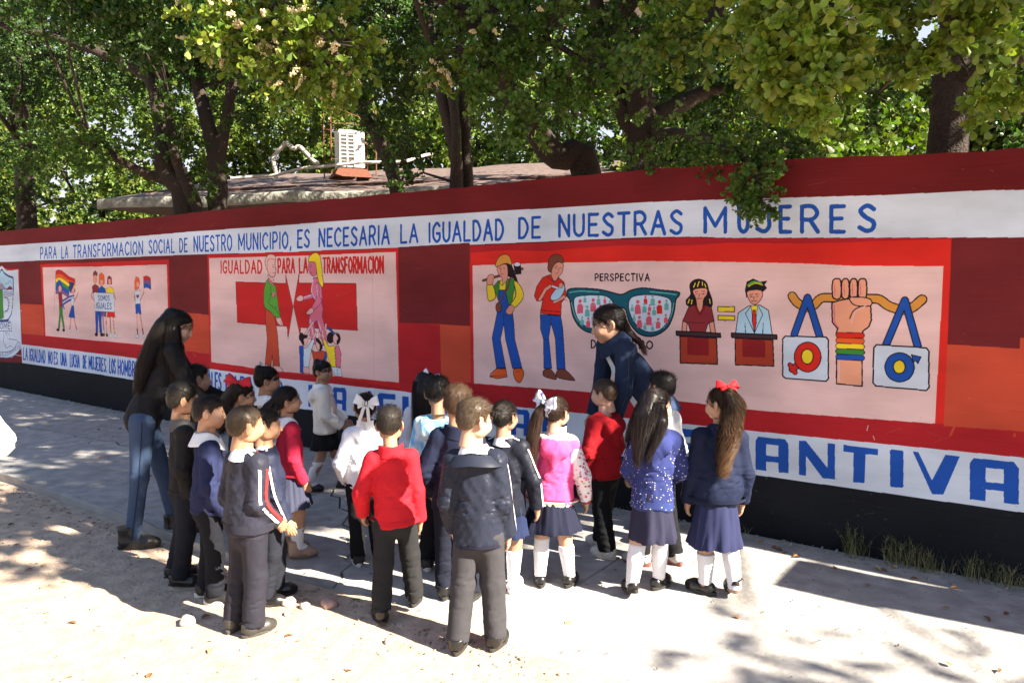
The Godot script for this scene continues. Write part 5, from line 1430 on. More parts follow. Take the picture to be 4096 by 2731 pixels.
func build_ground() -> void:
	var rng := RandomNumberGenerator.new()
	rng.seed = 5
	# dirt, one sheet to the horizon, finer near the camera
	var hills := FastNoiseLite.new()
	hills.seed = 2
	hills.frequency = 0.8
	hills.fractal_octaves = 4
	var dirt := mat(srgb(188, 166, 146), 0.95, 0.45, 0.2, 0.45)
	dirt.uv1_world_triplanar = true
	dirt.normal_texture = noise_tex(0.12, 4, 31, true, 3.0, 0.7, 1.0, 512)
	dirt.albedo_texture = noise_tex(0.03, 5, 33, false, 1.0, 0.78, 1.03, 512)
	var us := []
	for k in 181:
		us.append(-12.0 + k * 0.085)
	us = [-300.0, -120.0, -60.0, -30.0, -18.0, -14.0] + us + [4.5, 6.0, 9.0, 14.0, 30.0, 60.0, 120.0, 300.0]
	var ws := []
	for k in 49:
		ws.append(1.95 + k * 0.075)
	ws = [-300.0, -120.0, -60.0, -30.0, -14.0, -7.0, -3.5, -1.0, -0.15, 0.0, 0.9, 1.7] + ws + [5.8, 6.5, 8.0, 12.0, 25.0, 60.0, 150.0, 300.0]
	var v := PackedVector3Array()
	var n := PackedVector3Array()
	var idx := PackedInt32Array()
	for i in us.size():
		for j in ws.size():
			v.append(uw(us[i], ws[j], dirt_height(us[i], ws[j], hills)))
			var e := 0.05
			var gu := (dirt_height(us[i] + e, ws[j], hills) - dirt_height(us[i] - e, ws[j], hills)) / (2 * e)
			var gw := (dirt_height(us[i], ws[j] + e, hills) - dirt_height(us[i], ws[j] - e, hills)) / (2 * e)
			n.append((Vector3.UP - U * gu - N * gw).normalized())
	for i in us.size() - 1:
		for j in ws.size() - 1:
			var a := i * ws.size() + j
			idx.append_array(PackedInt32Array([a, a + ws.size(), a + ws.size() + 1, a, a + ws.size() + 1, a + 1]))
	structure("ground", arrays_mesh(v, n, idx), dirt)

	# concrete pavement: slabs with joints and cracks
	var wob := FastNoiseLite.new()
	wob.seed = 8
	wob.frequency = 0.7
	var conc := []
	for k in 3:
		var c := mat(srgb(158 + k * 4, 155 + k * 4, 152 + k * 4), 0.9, 0.5, 0.25, 0.4)
		c.uv1_world_triplanar = true
		c.albedo_texture = noise_tex(0.02, 6, 41, false, 1.0, 0.8, 1.03, 512)
		c.normal_texture = noise_tex(0.08, 4, 43, true, 2.0, 0.7, 1.0, 512)
		conc.append(c)
	var pave := Node3D.new()
	pave.name = "pavement"
	pave.set_meta("kind", "structure")
	add_child(pave)
	var joints := [-26.0, -22.0, -18.5, -15.5, -12.9, -9.95, -7.4, -4.75, -2.14, 0.55, 3.2, 6.0, 10.0, 15.0]
	var cuts := {5: jag(Vector2(-9.95, 1.26), Vector2(-7.4, 1.02), 14, 0.05, rng), 7: PackedVector2Array([Vector2(-4.75, 0.9), Vector2(-4.6, 1.06), Vector2(-4.52, 1.04), Vector2(-4.3, 1.24), Vector2(-4.16, 1.26), Vector2(-3.98, 1.5), Vector2(-3.8, 1.52), Vector2(-3.7, 1.72), Vector2(-3.56, 1.78), Vector2(-3.47, 1.94), Vector2(-3.39, 1.95), Vector2(-3.34, 2.08), Vector2(-3.27, 2.14), Vector2(-3.2, 2.27)])}
	for k in joints.size() - 1:
		var u0: float = joints[k] + 0.003
		var u1: float = joints[k + 1] - 0.003
		var front := jag(Vector2(u0, 2.27), Vector2(u1, 2.27), 12, 0.018, rng)
		var back := 0.03
		if cuts.has(k):
			var cl: PackedVector2Array = cuts[k]
			var near := PackedVector2Array()
			var far := PackedVector2Array()
			var g := 0.002
			if k == 5:
				near.append_array(front)
				for j in range(cl.size() - 1, -1, -1):
					near.append(Vector2(clampf(cl[j].x, u0, u1), cl[j].y + g))
				far.append_array(PackedVector2Array([Vector2(u0, back), Vector2(u1, back)]))
				var rev := PackedVector2Array()
				for j in range(cl.size() - 1, -1, -1):
					rev.append(Vector2(clampf(cl[j].x, u0, u1), cl[j].y - g))
				far.append_array(rev)
			else:
				near = PackedVector2Array([Vector2(u0, 2.27)])
				for j in front.size():
					if front[j].x > u0 + 0.02 and front[j].x < -3.24:
						near.append(front[j])
				near.append(Vector2(-3.2 - g, 2.268))
				for j in range(cl.size() - 2, 0, -1):
					near.append(cl[j] + Vector2(-g, g))
				near.append(Vector2(u0, cl[0].y + g))
				for j in cl.size():
					far.append(Vector2(maxf(cl[j].x + g, u0), cl[j].y - g))
				for j in front.size():
					if front[j].x > -3.16:
						far.append(front[j])
				far.append_array(PackedVector2Array([Vector2(u1, back), Vector2(u0, back)]))
			part("slab", slab_mesh(near, -0.12, 0.0, wob), conc[k % 3], pave)
			part("slab", slab_mesh(far, -0.12, 0.001, wob), conc[(k + 1) % 3], pave)
		else:
			var p := front.duplicate()
			p.append_array(PackedVector2Array([Vector2(u1, back), Vector2(u0, back)]))
			part("slab", slab_mesh(p, -0.12, rng.randf_range(-0.001, 0.003), wob), conc[k % 3], pave)

func dirt_height(u: float, w: float, hills: FastNoiseLite) -> float:
	var piled := clampf((u + 3.9) / 0.9, 0.0, 1.0)
	if w < 2.2:
		return lerpf(-0.07, lerpf(-0.07, 0.004, clampf((w - 2.1) / 0.1, 0.0, 1.0)), piled) if w > 0.0 else -0.03
	var t := clampf((w - 2.2) / 0.5, 0.0, 1.0)
	var full := clampf((u + 3.9) / 0.9, 0.0, 1.0)
	return lerpf(lerpf(-0.075, -0.02, t), lerpf(0.012, -0.008, t), full) + hills.get_noise_2d(u, w) * 0.026 * minf(1.0, t + 0.15)
# ---------------------------------------------------------------- the low building behind the wall
func build_backyard() -> void:
	var a := Vector3(-7.3, 0, -14.22)
	var dir := Vector3(5.92, 0, 1.75).normalized()
	var back := Vector3(dir.z, 0, -dir.x)
	var turn := atan2(-dir.z, dir.x)
	var root := thing("school_building", "low pale building with pitched reddish roof behind the wall and trees", "building", a, turn)
	# local axes: x along the front, z towards the street
	var cream := mat(srgb(170, 158, 140), 0.9, 0.5, 0.35, 0.5)
	var pale := mat(srgb(188, 188, 176), 0.9, 0.7, 0.45, 0.6)
	var felt := mat(srgb(116, 97, 91), 0.9, 0.6, 0.35, 0.6)
	var b := Bag.new()
	box(b, Transform3D(Basis.IDENTITY, Vector3(5.8, 1.45, -3.6)), Vector3(8.2, 2.95, 6.0))
	part("wall", b.mesh(), cream, root)
	# roof slab with its edge, slightly sagging
	var r := Bag.new()
	var rings := []
	for k in 25:
		var x := lerpf(-0.25, 10.2, k / 24.0)
		var s := 0.02 * sin(k * 0.9) + 0.008 * sin(k * 2.3)
		rings.append([Vector3(x, 2.96 + s, 0.0), Vector3(x, 3.12 + s, 0.0), Vector3(x, 4.12 + s, -4.6), Vector3(x, 3.1, -9.2), Vector3(x, 2.96, -9.2)])
	r.skin(rings, true, null, true, true)
	part("roof", r.mesh(), felt, root)
	var e := Bag.new()
	rings = []
	for k in 25:
		var x := lerpf(-0.3, 10.25, k / 24.0)
		var s := 0.02 * sin(k * 0.9) + 0.008 * sin(k * 2.3)
		rings.append([Vector3(x, 2.95 + s, 0.03), Vector3(x, 3.1 + s, 0.03), Vector3(x, 3.13 + s, 0.015), Vector3(x, 3.13 + s, -0.04), Vector3(x, 2.95 + s, -0.04)])
	e.skin(rings, true, null, true, true)
	part("fascia", e.mesh(), pale, root)
	var lap := Bag.new()
	box(lap, Transform3D(Basis(Vector3.RIGHT, 0.214), Vector3(4.9, 3.36, -1.05)), Vector3(10.2, 0.05, 0.07), Color.WHITE, 0.01)
	part("roof_lap", lap.mesh(), mat(srgb(96, 66, 64), 0.9, 1.0, 0.4, 0.6), root)
	var wn := Bag.new()
	box(wn, Transform3D(Basis.IDENTITY, Vector3(4.6, 2.1, -0.57)), Vector3(1.5, 0.9, 0.06), Color.WHITE, 0.01)
	var wo := part("window", wn.mesh(), mat(srgb(60, 60, 58), 0.5, 1.0, 0.2, 0.1), root)
	var fr := Bag.new()
	for k in [-0.75, 0.0, 0.75]:
		fr = Bag.new()
		box(fr, Transform3D(Basis.IDENTITY, Vector3(4.6 + k, 2.1, -0.53)), Vector3(0.05, 0.94, 0.05), Color.WHITE, 0.005)
		part("mullion", fr.mesh(), mat(srgb(150, 148, 140), 0.6), wo)
	# wall-mounted box at the left corner
	var mb := Bag.new()
	box(mb, Transform3D(Basis.IDENTITY, Vector3(1.55, 2.62, -0.5)), Vector3(0.62, 0.42, 0.24), Color.WHITE, 0.03)
	part("wall_box", mb.mesh(), mat(srgb(206, 206, 210), 0.6, 2.0, 0.15, 0.2), root)

	# ---- air conditioner on the roof
	var c0 := a + dir * 4.35 - back * 0.0
	var roof_at := Vector3(-3.08, 3.58, -14.9)
	var ac := thing("air_conditioner", "white louvred air conditioner standing on the reddish roof", "air conditioner", roof_at, 0.42)
	var white := mat(srgb(226, 226, 224), 0.5, 2.0, 0.12, 0.2)
	var dark := mat(srgb(38, 38, 40), 0.7, 2.0, 0.2, 0.2)
	var rust := mat(srgb(128, 76, 56), 0.85, 4.0, 0.35, 0.5)
	var st := Bag.new()
	var rr := []
	for q in [[0.0, 0.36, 0.3], [0.16, 0.27, 0.22], [0.17, 0.27, 0.22]]:
		rr.append([Vector3(-q[1], q[0], -q[2]), Vector3(q[1], q[0], -q[2]), Vector3(q[1], q[0], q[2]), Vector3(-q[1], q[0], q[2])])
	for f in 4:
		var s0 := st.v.size()
		var p0: Vector3 = rr[0][f]
		var p1: Vector3 = rr[0][(f + 1) % 4]
		var nn := (p0 + p1).normalized()
		for pt in [rr[0][f], rr[0][(f + 1) % 4], rr[1][(f + 1) % 4], rr[1][f]]:
			st.point(pt, nn)
		st.quad(s0, s0 + 1, s0 + 2, s0 + 3)
	part("stand", st.mesh(), rust, ac)
	var cs := Bag.new()
	box(cs, Transform3D(Basis.IDENTITY, Vector3(0, 0.53, -0.02)), Vector3(0.5, 0.7, 0.36), Color.WHITE, 0.02)
	part("case", cs.mesh(), white, ac)
	var gl := Bag.new()
	box(gl, Transform3D(Basis.IDENTITY, Vector3(-0.085, 0.52, 0.161)), Vector3(0.27, 0.6, 0.006))
	var gn := part("grille", gl.mesh(), dark, ac)
	for j in 9:
		var lv := Bag.new()
		box(lv, Transform3D(Basis(Vector3.RIGHT, 0.5), Vector3(-0.085, 0.25 + j * 0.068, 0.17)), Vector3(0.27, 0.022, 0.008))
		part("louvre", lv.mesh(), white, gn)
	for x in [-0.22, -0.085, 0.05]:
		var pb := Bag.new()
		box(pb, Transform3D(Basis.IDENTITY, Vector3(x, 0.52, 0.176)), Vector3(0.024, 0.62, 0.012))
		part("bar", pb.mesh(), white, gn)
	# rusty guard of thin rods round it
	var cage := thing("guard_cage", "rusty wire guard round the white air conditioner", "cage", roof_at, 0.42)
	var rods := []
	for x in [-0.42, 0.42]:
		for z in [-0.36, 0.34]:
			rods.append([Vector3(x, 0.02, z), Vector3(x, 1.25, z), 0.012])
	for y in [0.3, 0.62, 0.95]:
		rods.append([Vector3(-0.42, y, 0.34), Vector3(0.42, y, 0.34), 0.006])
		rods.append([Vector3(0.42, y, 0.34), Vector3(0.42, y, -0.36), 0.006])
		rods.append([Vector3(-0.42, y, -0.36), Vector3(0.42, y, -0.36), 0.006])
	rods.append([Vector3(0.42, 0.62, 0.34), Vector3(0.42, 1.25, -0.36), 0.008])
	rods.append([Vector3(-0.42, 1.25, 0.34), Vector3(0.42, 1.0, 0.34), 0.008])
	for q in rods:
		var rb := Bag.new()
		tube(rb, [q[0], q[1]], [q[2], q[2]], 6)
		part("rod", rb.mesh(), rust, cage)
	# lagged pipe running over the roof to a white bend
	var pw := mat(srgb(214, 208, 198), 0.8, 3.0, 0.3, 0.5)
	var pipe := thing("roof_pipe", "pale lagged pipe snaking over the reddish roof", "pipe", roof_at, 0.0)
	var pb2 := Bag.new()
	var cur := Curve3D.new()
	for p in [Vector3(-2.2, -0.02, 0.2), Vector3(-1.5, 0.03, 0.2), Vector3(-0.6, 0.14, 0.5), Vector3(0.3, 0.22, 0.55), Vector3(1.0, 0.24, 0.5), Vector3(1.6, 0.42, 0.2)]:
		cur.add_point(p, Vector3(-0.25, 0, 0), Vector3(0.25, 0, 0))
	var pts := Array(cur.tessellate(4))
	var ra := []
	ra.resize(pts.size())
	ra.fill(0.03)
	tube(pb2, pts, ra, 9)
	part("pipe", pb2.mesh(), pw, pipe)
	var pb3 := Bag.new()
	var cu2 := Curve3D.new()
	for p in [Vector3(-1.42, -0.02, 0.05), Vector3(-1.42, 0.42, 0.05), Vector3(-1.22, 0.62, 0.1), Vector3(-0.95, 0.55, 0.2), Vector3(-0.5, 0.25, 0.4)]:
		cu2.add_point(p, Vector3(-0.08, -0.1, 0), Vector3(0.08, 0.1, 0))
	pts = Array(cu2.tessellate(4))
	ra = []
	ra.resize(pts.size())
	ra.fill(0.04)
	tube(pb3, pts, ra, 9)
	part("bend", pb3.mesh(), pw, pipe)
	# gate pier past the right edge of the picture; its shadow lies along the pavement
	var pier := thing("gate_pier", "square plastered gate pier beside the painted wall", "pier", uw(2.15, 0.29), -PHI)
	var pr := Bag.new()
	box(pr, Transform3D(Basis.IDENTITY, Vector3(0, 1.12, 0)), Vector3(0.4, 2.24, 0.42), Color.WHITE, 0.01)
	part("shaft", pr.mesh(), mat(srgb(150, 60, 56), 0.8, 1.0, 0.25, 0.5), pier)
	var pc := Bag.new()
	box(pc, Transform3D(Basis.IDENTITY, Vector3(0, 2.285, 0)), Vector3(0.46, 0.085, 0.48), Color.WHITE, 0.012)
	part("cap", pc.mesh(), mat(srgb(170, 160, 150), 0.9, 1.0, 0.25, 0.5), pier)
# ---------------------------------------------------------------- trees
func leaf_bag(len: float, wide: float, cup: float, roll := 0.0) -> Bag:
	# obovate leaf from the origin along +z, upper side +y
	var b := Bag.new()
	var rows := []
	for q in [[0.0, 0.03], [0.22, 0.16], [0.5, 0.4], [0.76, 0.5], [0.93, 0.34], [1.0, 0.06]]:
		var row := []
		for s in [-1.0, -0.0, 1.0]:
			row.append(Vector3(s * q[1] * wide, cup * (absf(s) * q[1] * 0.5 - q[0] * q[0] * 0.35) * len, q[0] * len))
		rows.append(row)
	b.skin(rows, false)
	for k in b.n.size():
		if b.n[k].y < 0:
			b.n[k] = -b.n[k]
	return b

func rosette_mesh(n: int, rng: RandomNumberGenerator, sick := false) -> ArrayMesh:
	# leaves in a whorl round a twig end that points to +y
	var out := Bag.new()
	for k in n:
		var a := TAU * k / n * 1.6 + rng.randf_range(-0.25, 0.25)
		var tip := lerpf(0.15, 1.3, float(k) / n) + rng.randf_range(-0.3, 0.3)
		var s := rng.randf_range(0.6, 1.15)
		var l := leaf_bag(0.058 * s, 0.035 * s, rng.randf_range(0.1, 0.5))
		var t := Transform3D(Basis(Vector3.UP, a) * Basis(Vector3.RIGHT, -PI * 0.5 + tip), Vector3(0, rng.randf_range(-0.035, 0.01), 0))
		var g := rng.randf_range(0.82, 1.18)
		var lc := Color(g, g, g * 0.95)
		if sick and k == n - 2:
			lc = Color(4.0, 1.3, 0.5)
		out.add(l, t, lc)
	return out.mesh()

var leaf_mats := {}
func leaf_mat() -> StandardMaterial3D:
	if leaf_mats.has(0):
		return leaf_mats[0]
	var m := StandardMaterial3D.new()
	m.albedo_color = Color.WHITE
	m.vertex_color_use_as_albedo = true
	m.roughness = 0.42
	m.metallic_specular = 0.45
	m.backlight_enabled = true
	m.backlight = Color(0.76, 0.86, 0.22)
	leaf_mats[0] = m
	return m

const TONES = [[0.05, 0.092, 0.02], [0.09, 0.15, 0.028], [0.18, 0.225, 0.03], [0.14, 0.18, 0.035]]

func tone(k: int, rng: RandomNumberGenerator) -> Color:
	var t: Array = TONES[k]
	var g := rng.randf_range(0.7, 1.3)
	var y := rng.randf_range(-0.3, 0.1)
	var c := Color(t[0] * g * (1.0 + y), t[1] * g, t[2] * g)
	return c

func twig_basis(dir: Vector3, rng: RandomNumberGenerator) -> Basis:
	var y := dir.normalized()
	var x := y.cross(Vector3(rng.randf_range(-1, 1), rng.randf_range(-1, 1), rng.randf_range(-1, 1))).normalized()
	if x.length() < 0.5:
		x = Vector3.RIGHT
	return Basis(x, y, x.cross(y))

func foliage(parent: Node3D, origin: Vector3, clumps: Array, rosettes: Array, rng: RandomNumberGenerator, wood: Bag) -> Array:
	var per := []
	for k in rosettes.size():
		per.append([])
	var all := []
	for c in clumps:
		var mid := Vector3(c[0], c[1], c[2]) - origin
		var r := Vector3(c[3], c[4], c[5])
		for s in (int(c[6] * 1.35) if c[8] == 0 else c[6]):
			# a spray: a twig that leaves the clump's middle and bends down, leaf whorls along it
			var dv := Vector3(rng.randfn(), rng.randfn() * 0.8 - 0.1, rng.randfn()).normalized()
			var far := pow(rng.randf(), 0.45)
			var a := mid + dv * r * far * 0.75
			var len: float = minf(rng.randf_range(0.12, 0.3) * c[7], r.x * 1.1 + 0.04)
			var dir := (dv * r / r.length() * 1.5 + Vector3(0, -0.15, 0)).normalized()
			var cnt := rng.randi_range(4, 7)
			var p := a
			var pts := [p]
			for k in cnt:
				dir = (dir + Vector3(rng.randf_range(-0.3, 0.3), rng.randf_range(-0.28, 0.12), rng.randf_range(-0.3, 0.3))).normalized()
				p += dir * len / cnt
				pts.append(p)
				var ax := (dir + Vector3(rng.randf_range(-0.9, 0.9), rng.randf_range(-0.2, 0.9), rng.randf_range(-0.9, 0.9))).normalized()
				var sc: float = c[7] * rng.randf_range(0.75, 1.15)
				var pick := rng.randi() % (rosettes.size() - 1)
				if rng.randf() < 0.03:
					pick = rosettes.size() - 1
				var t := Transform3D(twig_basis(ax, rng).scaled(Vector3.ONE * sc), p + ax * 0.02)
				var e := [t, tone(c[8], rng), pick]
				per[pick].append(e)
				all.append(e)
			if wood and s % 3 == 0 and c[7] < 1.3:
				tube(wood, [mid.lerp(a, 0.3), pts[1], pts[mini(3, pts.size() - 1)], pts[-1]], [0.006 * c[7], 0.004 * c[7], 0.003 * c[7], 0.0015 * c[7]], 4)
	for k in rosettes.size():
		if per[k].is_empty():
			continue
		var mm := MultiMesh.new()
		mm.transform_format = MultiMesh.TRANSFORM_3D
		mm.use_colors = true
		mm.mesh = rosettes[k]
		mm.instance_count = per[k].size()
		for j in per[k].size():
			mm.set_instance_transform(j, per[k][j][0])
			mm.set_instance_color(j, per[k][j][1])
		var o := MultiMeshInstance3D.new()
		o.name = "foliage"
		o.multimesh = mm
		o.material_override = leaf_mat()
		o.set_meta("kind", "stuff")
		parent.add_child(o, true)
	return all

const TREE_LABELS = {
	"T0": "tree with dark straight trunk past the roof's far left end",
	"T1": "many-stemmed shade tree with dark trunks in front of the building's eaves",
	"T2": "slender tree with three thin pale stems beside the air conditioner",
	"T3": "tree with leaning trunk and bright flowering branches over the pavement",
	"T4": "shade tree with upright dark trunk and a small leafy branch hanging over the wall",
	"T5": "thick-trunked shade tree with large round yellow-green leaves over the right-hand panel",
	"T6": "shade tree behind the wall end casting leaf shadows on the pavement"}

func build_trees() -> void:
	var rng := RandomNumberGenerator.new()
	rng.seed = 77
	var ros := []
	for k in 5:
		ros.append(rosette_mesh(5 + k % 3, rng))
	ros.append(rosette_mesh(6, rng, true))
	var bark := mat(srgb(64, 52, 44), 0.95, 3.0, 0.5, 1.0)
	bark.albedo_texture = noise_tex(0.05, 5, 51, false, 1.0, 0.45, 1.1)
	bark.normal_texture = noise_tex(0.06, 5, 52, true, 8.0)
	for key in CLUMPS:
		var stems: Array = STEMS.get(key, [])
		var base: Vector3
		if stems.is_empty():
			base = uw(4.6, -1.2)
			stems = [[[base.x, 0.0, base.z, 0.17], [base.x, 2.0, base.z, 0.14], [base.x + 0.2, 3.6, base.z, 0.11], [base.x + 0.3, 4.8, base.z, 0.06]]]
		else:
			base = Vector3(stems[0][0][0], 0, stems[0][0][2])
		var root := thing("shade_tree", TREE_LABELS[key], "tree", base, 0.0, "shade trees behind the painted wall")
		var wood := Bag.new()
		for st in stems:
			var cur := Curve3D.new()
			var pts := []
			var rad := []
			for j in st.size():
				var p := Vector3(st[j][0], st[j][1], st[j][2]) - base
				if st == stems[0] and j == 0:
					p.y = minf(p.y, -0.05)
				pts.append(p)
				rad.append(st[j][3])
			var fp := []
			var fr := []
			for j in pts.size() - 1:
				for i in 4:
					var t := i / 4.0
					fp.append((pts[j] as Vector3).cubic_interpolate(pts[j + 1], pts[maxi(j - 1, 0)], pts[mini(j + 2, pts.size() - 1)], t) + Vector3(rng.randf_range(-1, 1), 0, rng.randf_range(-1, 1)) * 0.012)
					fr.append(lerpf(rad[j], rad[j + 1], t) * rng.randf_range(0.93, 1.07))
			fp.append(pts[-1])
			fr.append(rad[-1])
			tube(wood, fp, fr, 12, Color.WHITE, 0.07, rng)
		# limbs out to the clumps
		var twigs := Bag.new()
		for c in CLUMPS[key]:
			var m := Vector3(c[0], c[1], c[2]) - base
			var best := 99.0
			var from := Vector3.ZERO
			var fr2 := 0.03
			for st in stems:
				for j in st.size():
					var p := Vector3(st[j][0], st[j][1], st[j][2]) - base
					if p.y < m.y + 0.6 and p.y > 1.8:
						var dd := p.distance_to(m) + maxf(0.0, p.y - m.y) * 0.8
						if dd < best:
							best = dd
							from = p
							fr2 = st[j][3]
			if best < 90.0 and best > 0.15:
				var mid := from.lerp(m, 0.5) + Vector3(rng.randf_range(-0.15, 0.15), rng.randf_range(0.0, 0.2), rng.randf_range(-0.15, 0.15)) * minf(best, 1.0)
				var r0 := minf(fr2 * 0.6, 0.012 + best * 0.012)
				tube(twigs, [from, from.lerp(mid, 0.5), mid, mid.lerp(m, 0.6), m], [r0, r0 * 0.85, r0 * 0.65, r0 * 0.45, r0 * 0.2], 6, Color.WHITE, 0.06, rng)
		part("trunk", wood.mesh(), bark, root)
		var all := foliage(root, base, CLUMPS[key], ros, rng, twigs)
		part("branches", twigs.mesh(), bark, root)
		if key == "T5":
			single_leaves(root, base, rng)
		if key == "T3":
			flower_sprays(root, base, rng)
	far_trees(rng, ros, bark)

# the largest leaves, nearest the street, one by one
func single_leaves(root: Node3D, base: Vector3, rng: RandomNumberGenerator) -> void:
	var meshes := []
	for k in 4:
		meshes.append(leaf_bag(0.06, 0.037, 0.15 + k * 0.12).mesh())
	var mats := []
	for k in 5:
		var m := leaf_mat().duplicate()
		m.vertex_color_use_as_albedo = false
		var c := tone(2, rng)
		m.albedo_color = c.linear_to_srgb()
		mats.append(m)
	var spots := CLUMPS["T5"].slice(0, 6)
	for k in 300:
		var c: Array = spots[k % spots.size()]
		var dv := Vector3(rng.randfn(), rng.randfn(), absf(rng.randfn()) + 0.2).normalized()
		var p := Vector3(c[0], c[1], c[2]) - base + dv * Vector3(c[3], c[4], c[5]) * rng.randf_range(0.85, 1.1)
		var ax := (dv + Vector3(rng.randf_range(-0.6, 0.6), rng.randf_range(-0.3, 0.8), rng.randf_range(-0.6, 0.6))).normalized()
		var o := part("leaf", meshes[k % 4], mats[rng.randi() % 5], root)
		o.transform = Transform3D(twig_basis(ax, rng) * Basis(Vector3.RIGHT, rng.randf_range(-0.9, -0.2)), p)

# pale seed heads at the tips
func flower_sprays(root: Node3D, base: Vector3, rng: RandomNumberGenerator) -> void:
	var bead := Bag.new()
	ellipsoid(bead, Transform3D.IDENTITY, Vector3(0.006, 0.007, 0.006), Color.WHITE, 6, 4)
	var bm := bead.mesh()
	var m := mat(srgb(214, 196, 150), 0.9, 6.0, 0.3, 0.0)
	for c in CLUMPS["T3"].slice(0, 6) + [CLUMPS["T3"][6], CLUMPS["T3"][11]]:
		var centre := Vector3(c[0], c[1], c[2]) - base
		for k in 11:
			var dv := Vector3(rng.randfn(), rng.randfn() * 0.7 - 0.2, rng.randfn() + 0.6).normalized()
			var p := centre + dv * Vector3(c[3], c[4], c[5]) * 1.05
			var dir := (dv * 0.7 + Vector3(rng.randf_range(-0.4, 0.4), rng.randf_range(-0.7, 0.5), 0)).normalized()
			var len := rng.randf_range(0.05, 0.11)
			var b := Bag.new()
			for j in 34:
				var t := rng.randf()
				var q := p + dir * len * t + Vector3(rng.randfn(), rng.randfn(), rng.randfn()) * 0.009 * (1.1 - t * 0.7)
				b.add(bead, Transform3D(Basis.from_scale(Vector3.ONE * rng.randf_range(0.7, 1.2)), q))
			var o := part("seed_head", b.mesh(), m, root)
			o.set_meta("kind", "stuff")

# trees across the yard, beyond the building
func far_trees(rng: RandomNumberGenerator, ros: Array, bark: Material) -> void:
	var spots := [[-17.0, -26.0, 9.5], [-12.0, -23.0, 8.5], [-8.0, -25.0, 9.5], [-4.6, -23.0, 8.0], [-1.0, -22.0, 8.5], [2.6, -20.0, 8.0], [5.6, -18.0, 7.5], [8.6, -16.0, 7.0], [11.0, -15.0, 7.0], [3.8, -13.0, 5.0], [-14.5, -19.0, 6.0]]
	var words := ["beyond the left end of the wall", "at the left of the roof end", "behind the eaves of the low building", "behind the air conditioner", "behind the thin pale stems", "behind the leaning trunk", "seen between the upright trunk and the hanging branch", "beyond the hanging branch", "beyond the thick trunk", "in the yard behind the right-hand panel", "over the far left wall end"]
	for k in spots.size():
		var s: Array = spots[k]
		var at := Vector3(s[0], 0, s[1])
		var root := thing("yard_tree", "sunlit bright green tree " + words[k], "tree", at, 0.0, "sunlit trees across the yard")
		var h: float = s[2]
		var wood := Bag.new()
		tube(wood, [Vector3(0, -0.05, 0), Vector3(0.05, h * 0.2, 0), Vector3(-0.05, h * 0.4, 0.05), Vector3(0.1, h * 0.75, 0)], [0.2, 0.16, 0.13, 0.05], 9, Color.WHITE, 0.06, rng)
		for j in 5:
			var a := TAU * j / 5 + rng.randf()
			tube(wood, [Vector3(0, h * 0.3, 0), Vector3(cos(a) * 0.8, h * 0.45, sin(a) * 0.8), Vector3(cos(a) * 1.6, h * 0.6, sin(a) * 1.6)], [0.08, 0.05, 0.02], 6, Color.WHITE, 0.06, rng)
		part("trunk", wood.mesh(), bark, root)
		var cl := []
		for j in 38:
			var a := rng.randf() * TAU
			var rr := sqrt(rng.randf()) * 2.4
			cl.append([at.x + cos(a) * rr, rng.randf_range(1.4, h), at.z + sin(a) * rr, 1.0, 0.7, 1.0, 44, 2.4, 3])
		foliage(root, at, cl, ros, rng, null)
# ---------------------------------------------------------------- people
const BLACK_HAIR := Color(0.014, 0.011, 0.010)
const BROWN_HAIR := Color(0.05, 0.032, 0.022)
var folds := FastNoiseLite.new()
var bases := {}
var last := {}
var prng := RandomNumberGenerator.new()

func squash(s: Vector3, b := Basis.IDENTITY) -> Basis:
	return Basis.from_scale(s) * b.inverse()

func hair_mat() -> StandardMaterial3D:
	if not bases.has("hair_mat"):
		var m := StandardMaterial3D.new()
		m.albedo_color = Color.WHITE
		m.vertex_color_use_as_albedo = true
		m.roughness = 0.42
		m.metallic_specular = 0.34
		bases.hair_mat = m
	return bases.hair_mat

func skin_mat() -> StandardMaterial3D:
	if not bases.has("skin_mat"):
		var m := StandardMaterial3D.new()
		m.albedo_color = Color.WHITE
		m.vertex_color_use_as_albedo = true
		m.roughness = 0.52
		m.subsurf_scatter_enabled = true
		m.subsurf_scatter_strength = 0.08
		bases.skin_mat = m
	return bases.skin_mat

func paint_mat(rough: float) -> StandardMaterial3D:
	var key := "paint%s" % rough
	if not bases.has(key):
		bases[key] = cloth(Color.WHITE, rough, 0.1, true)
	return bases[key]

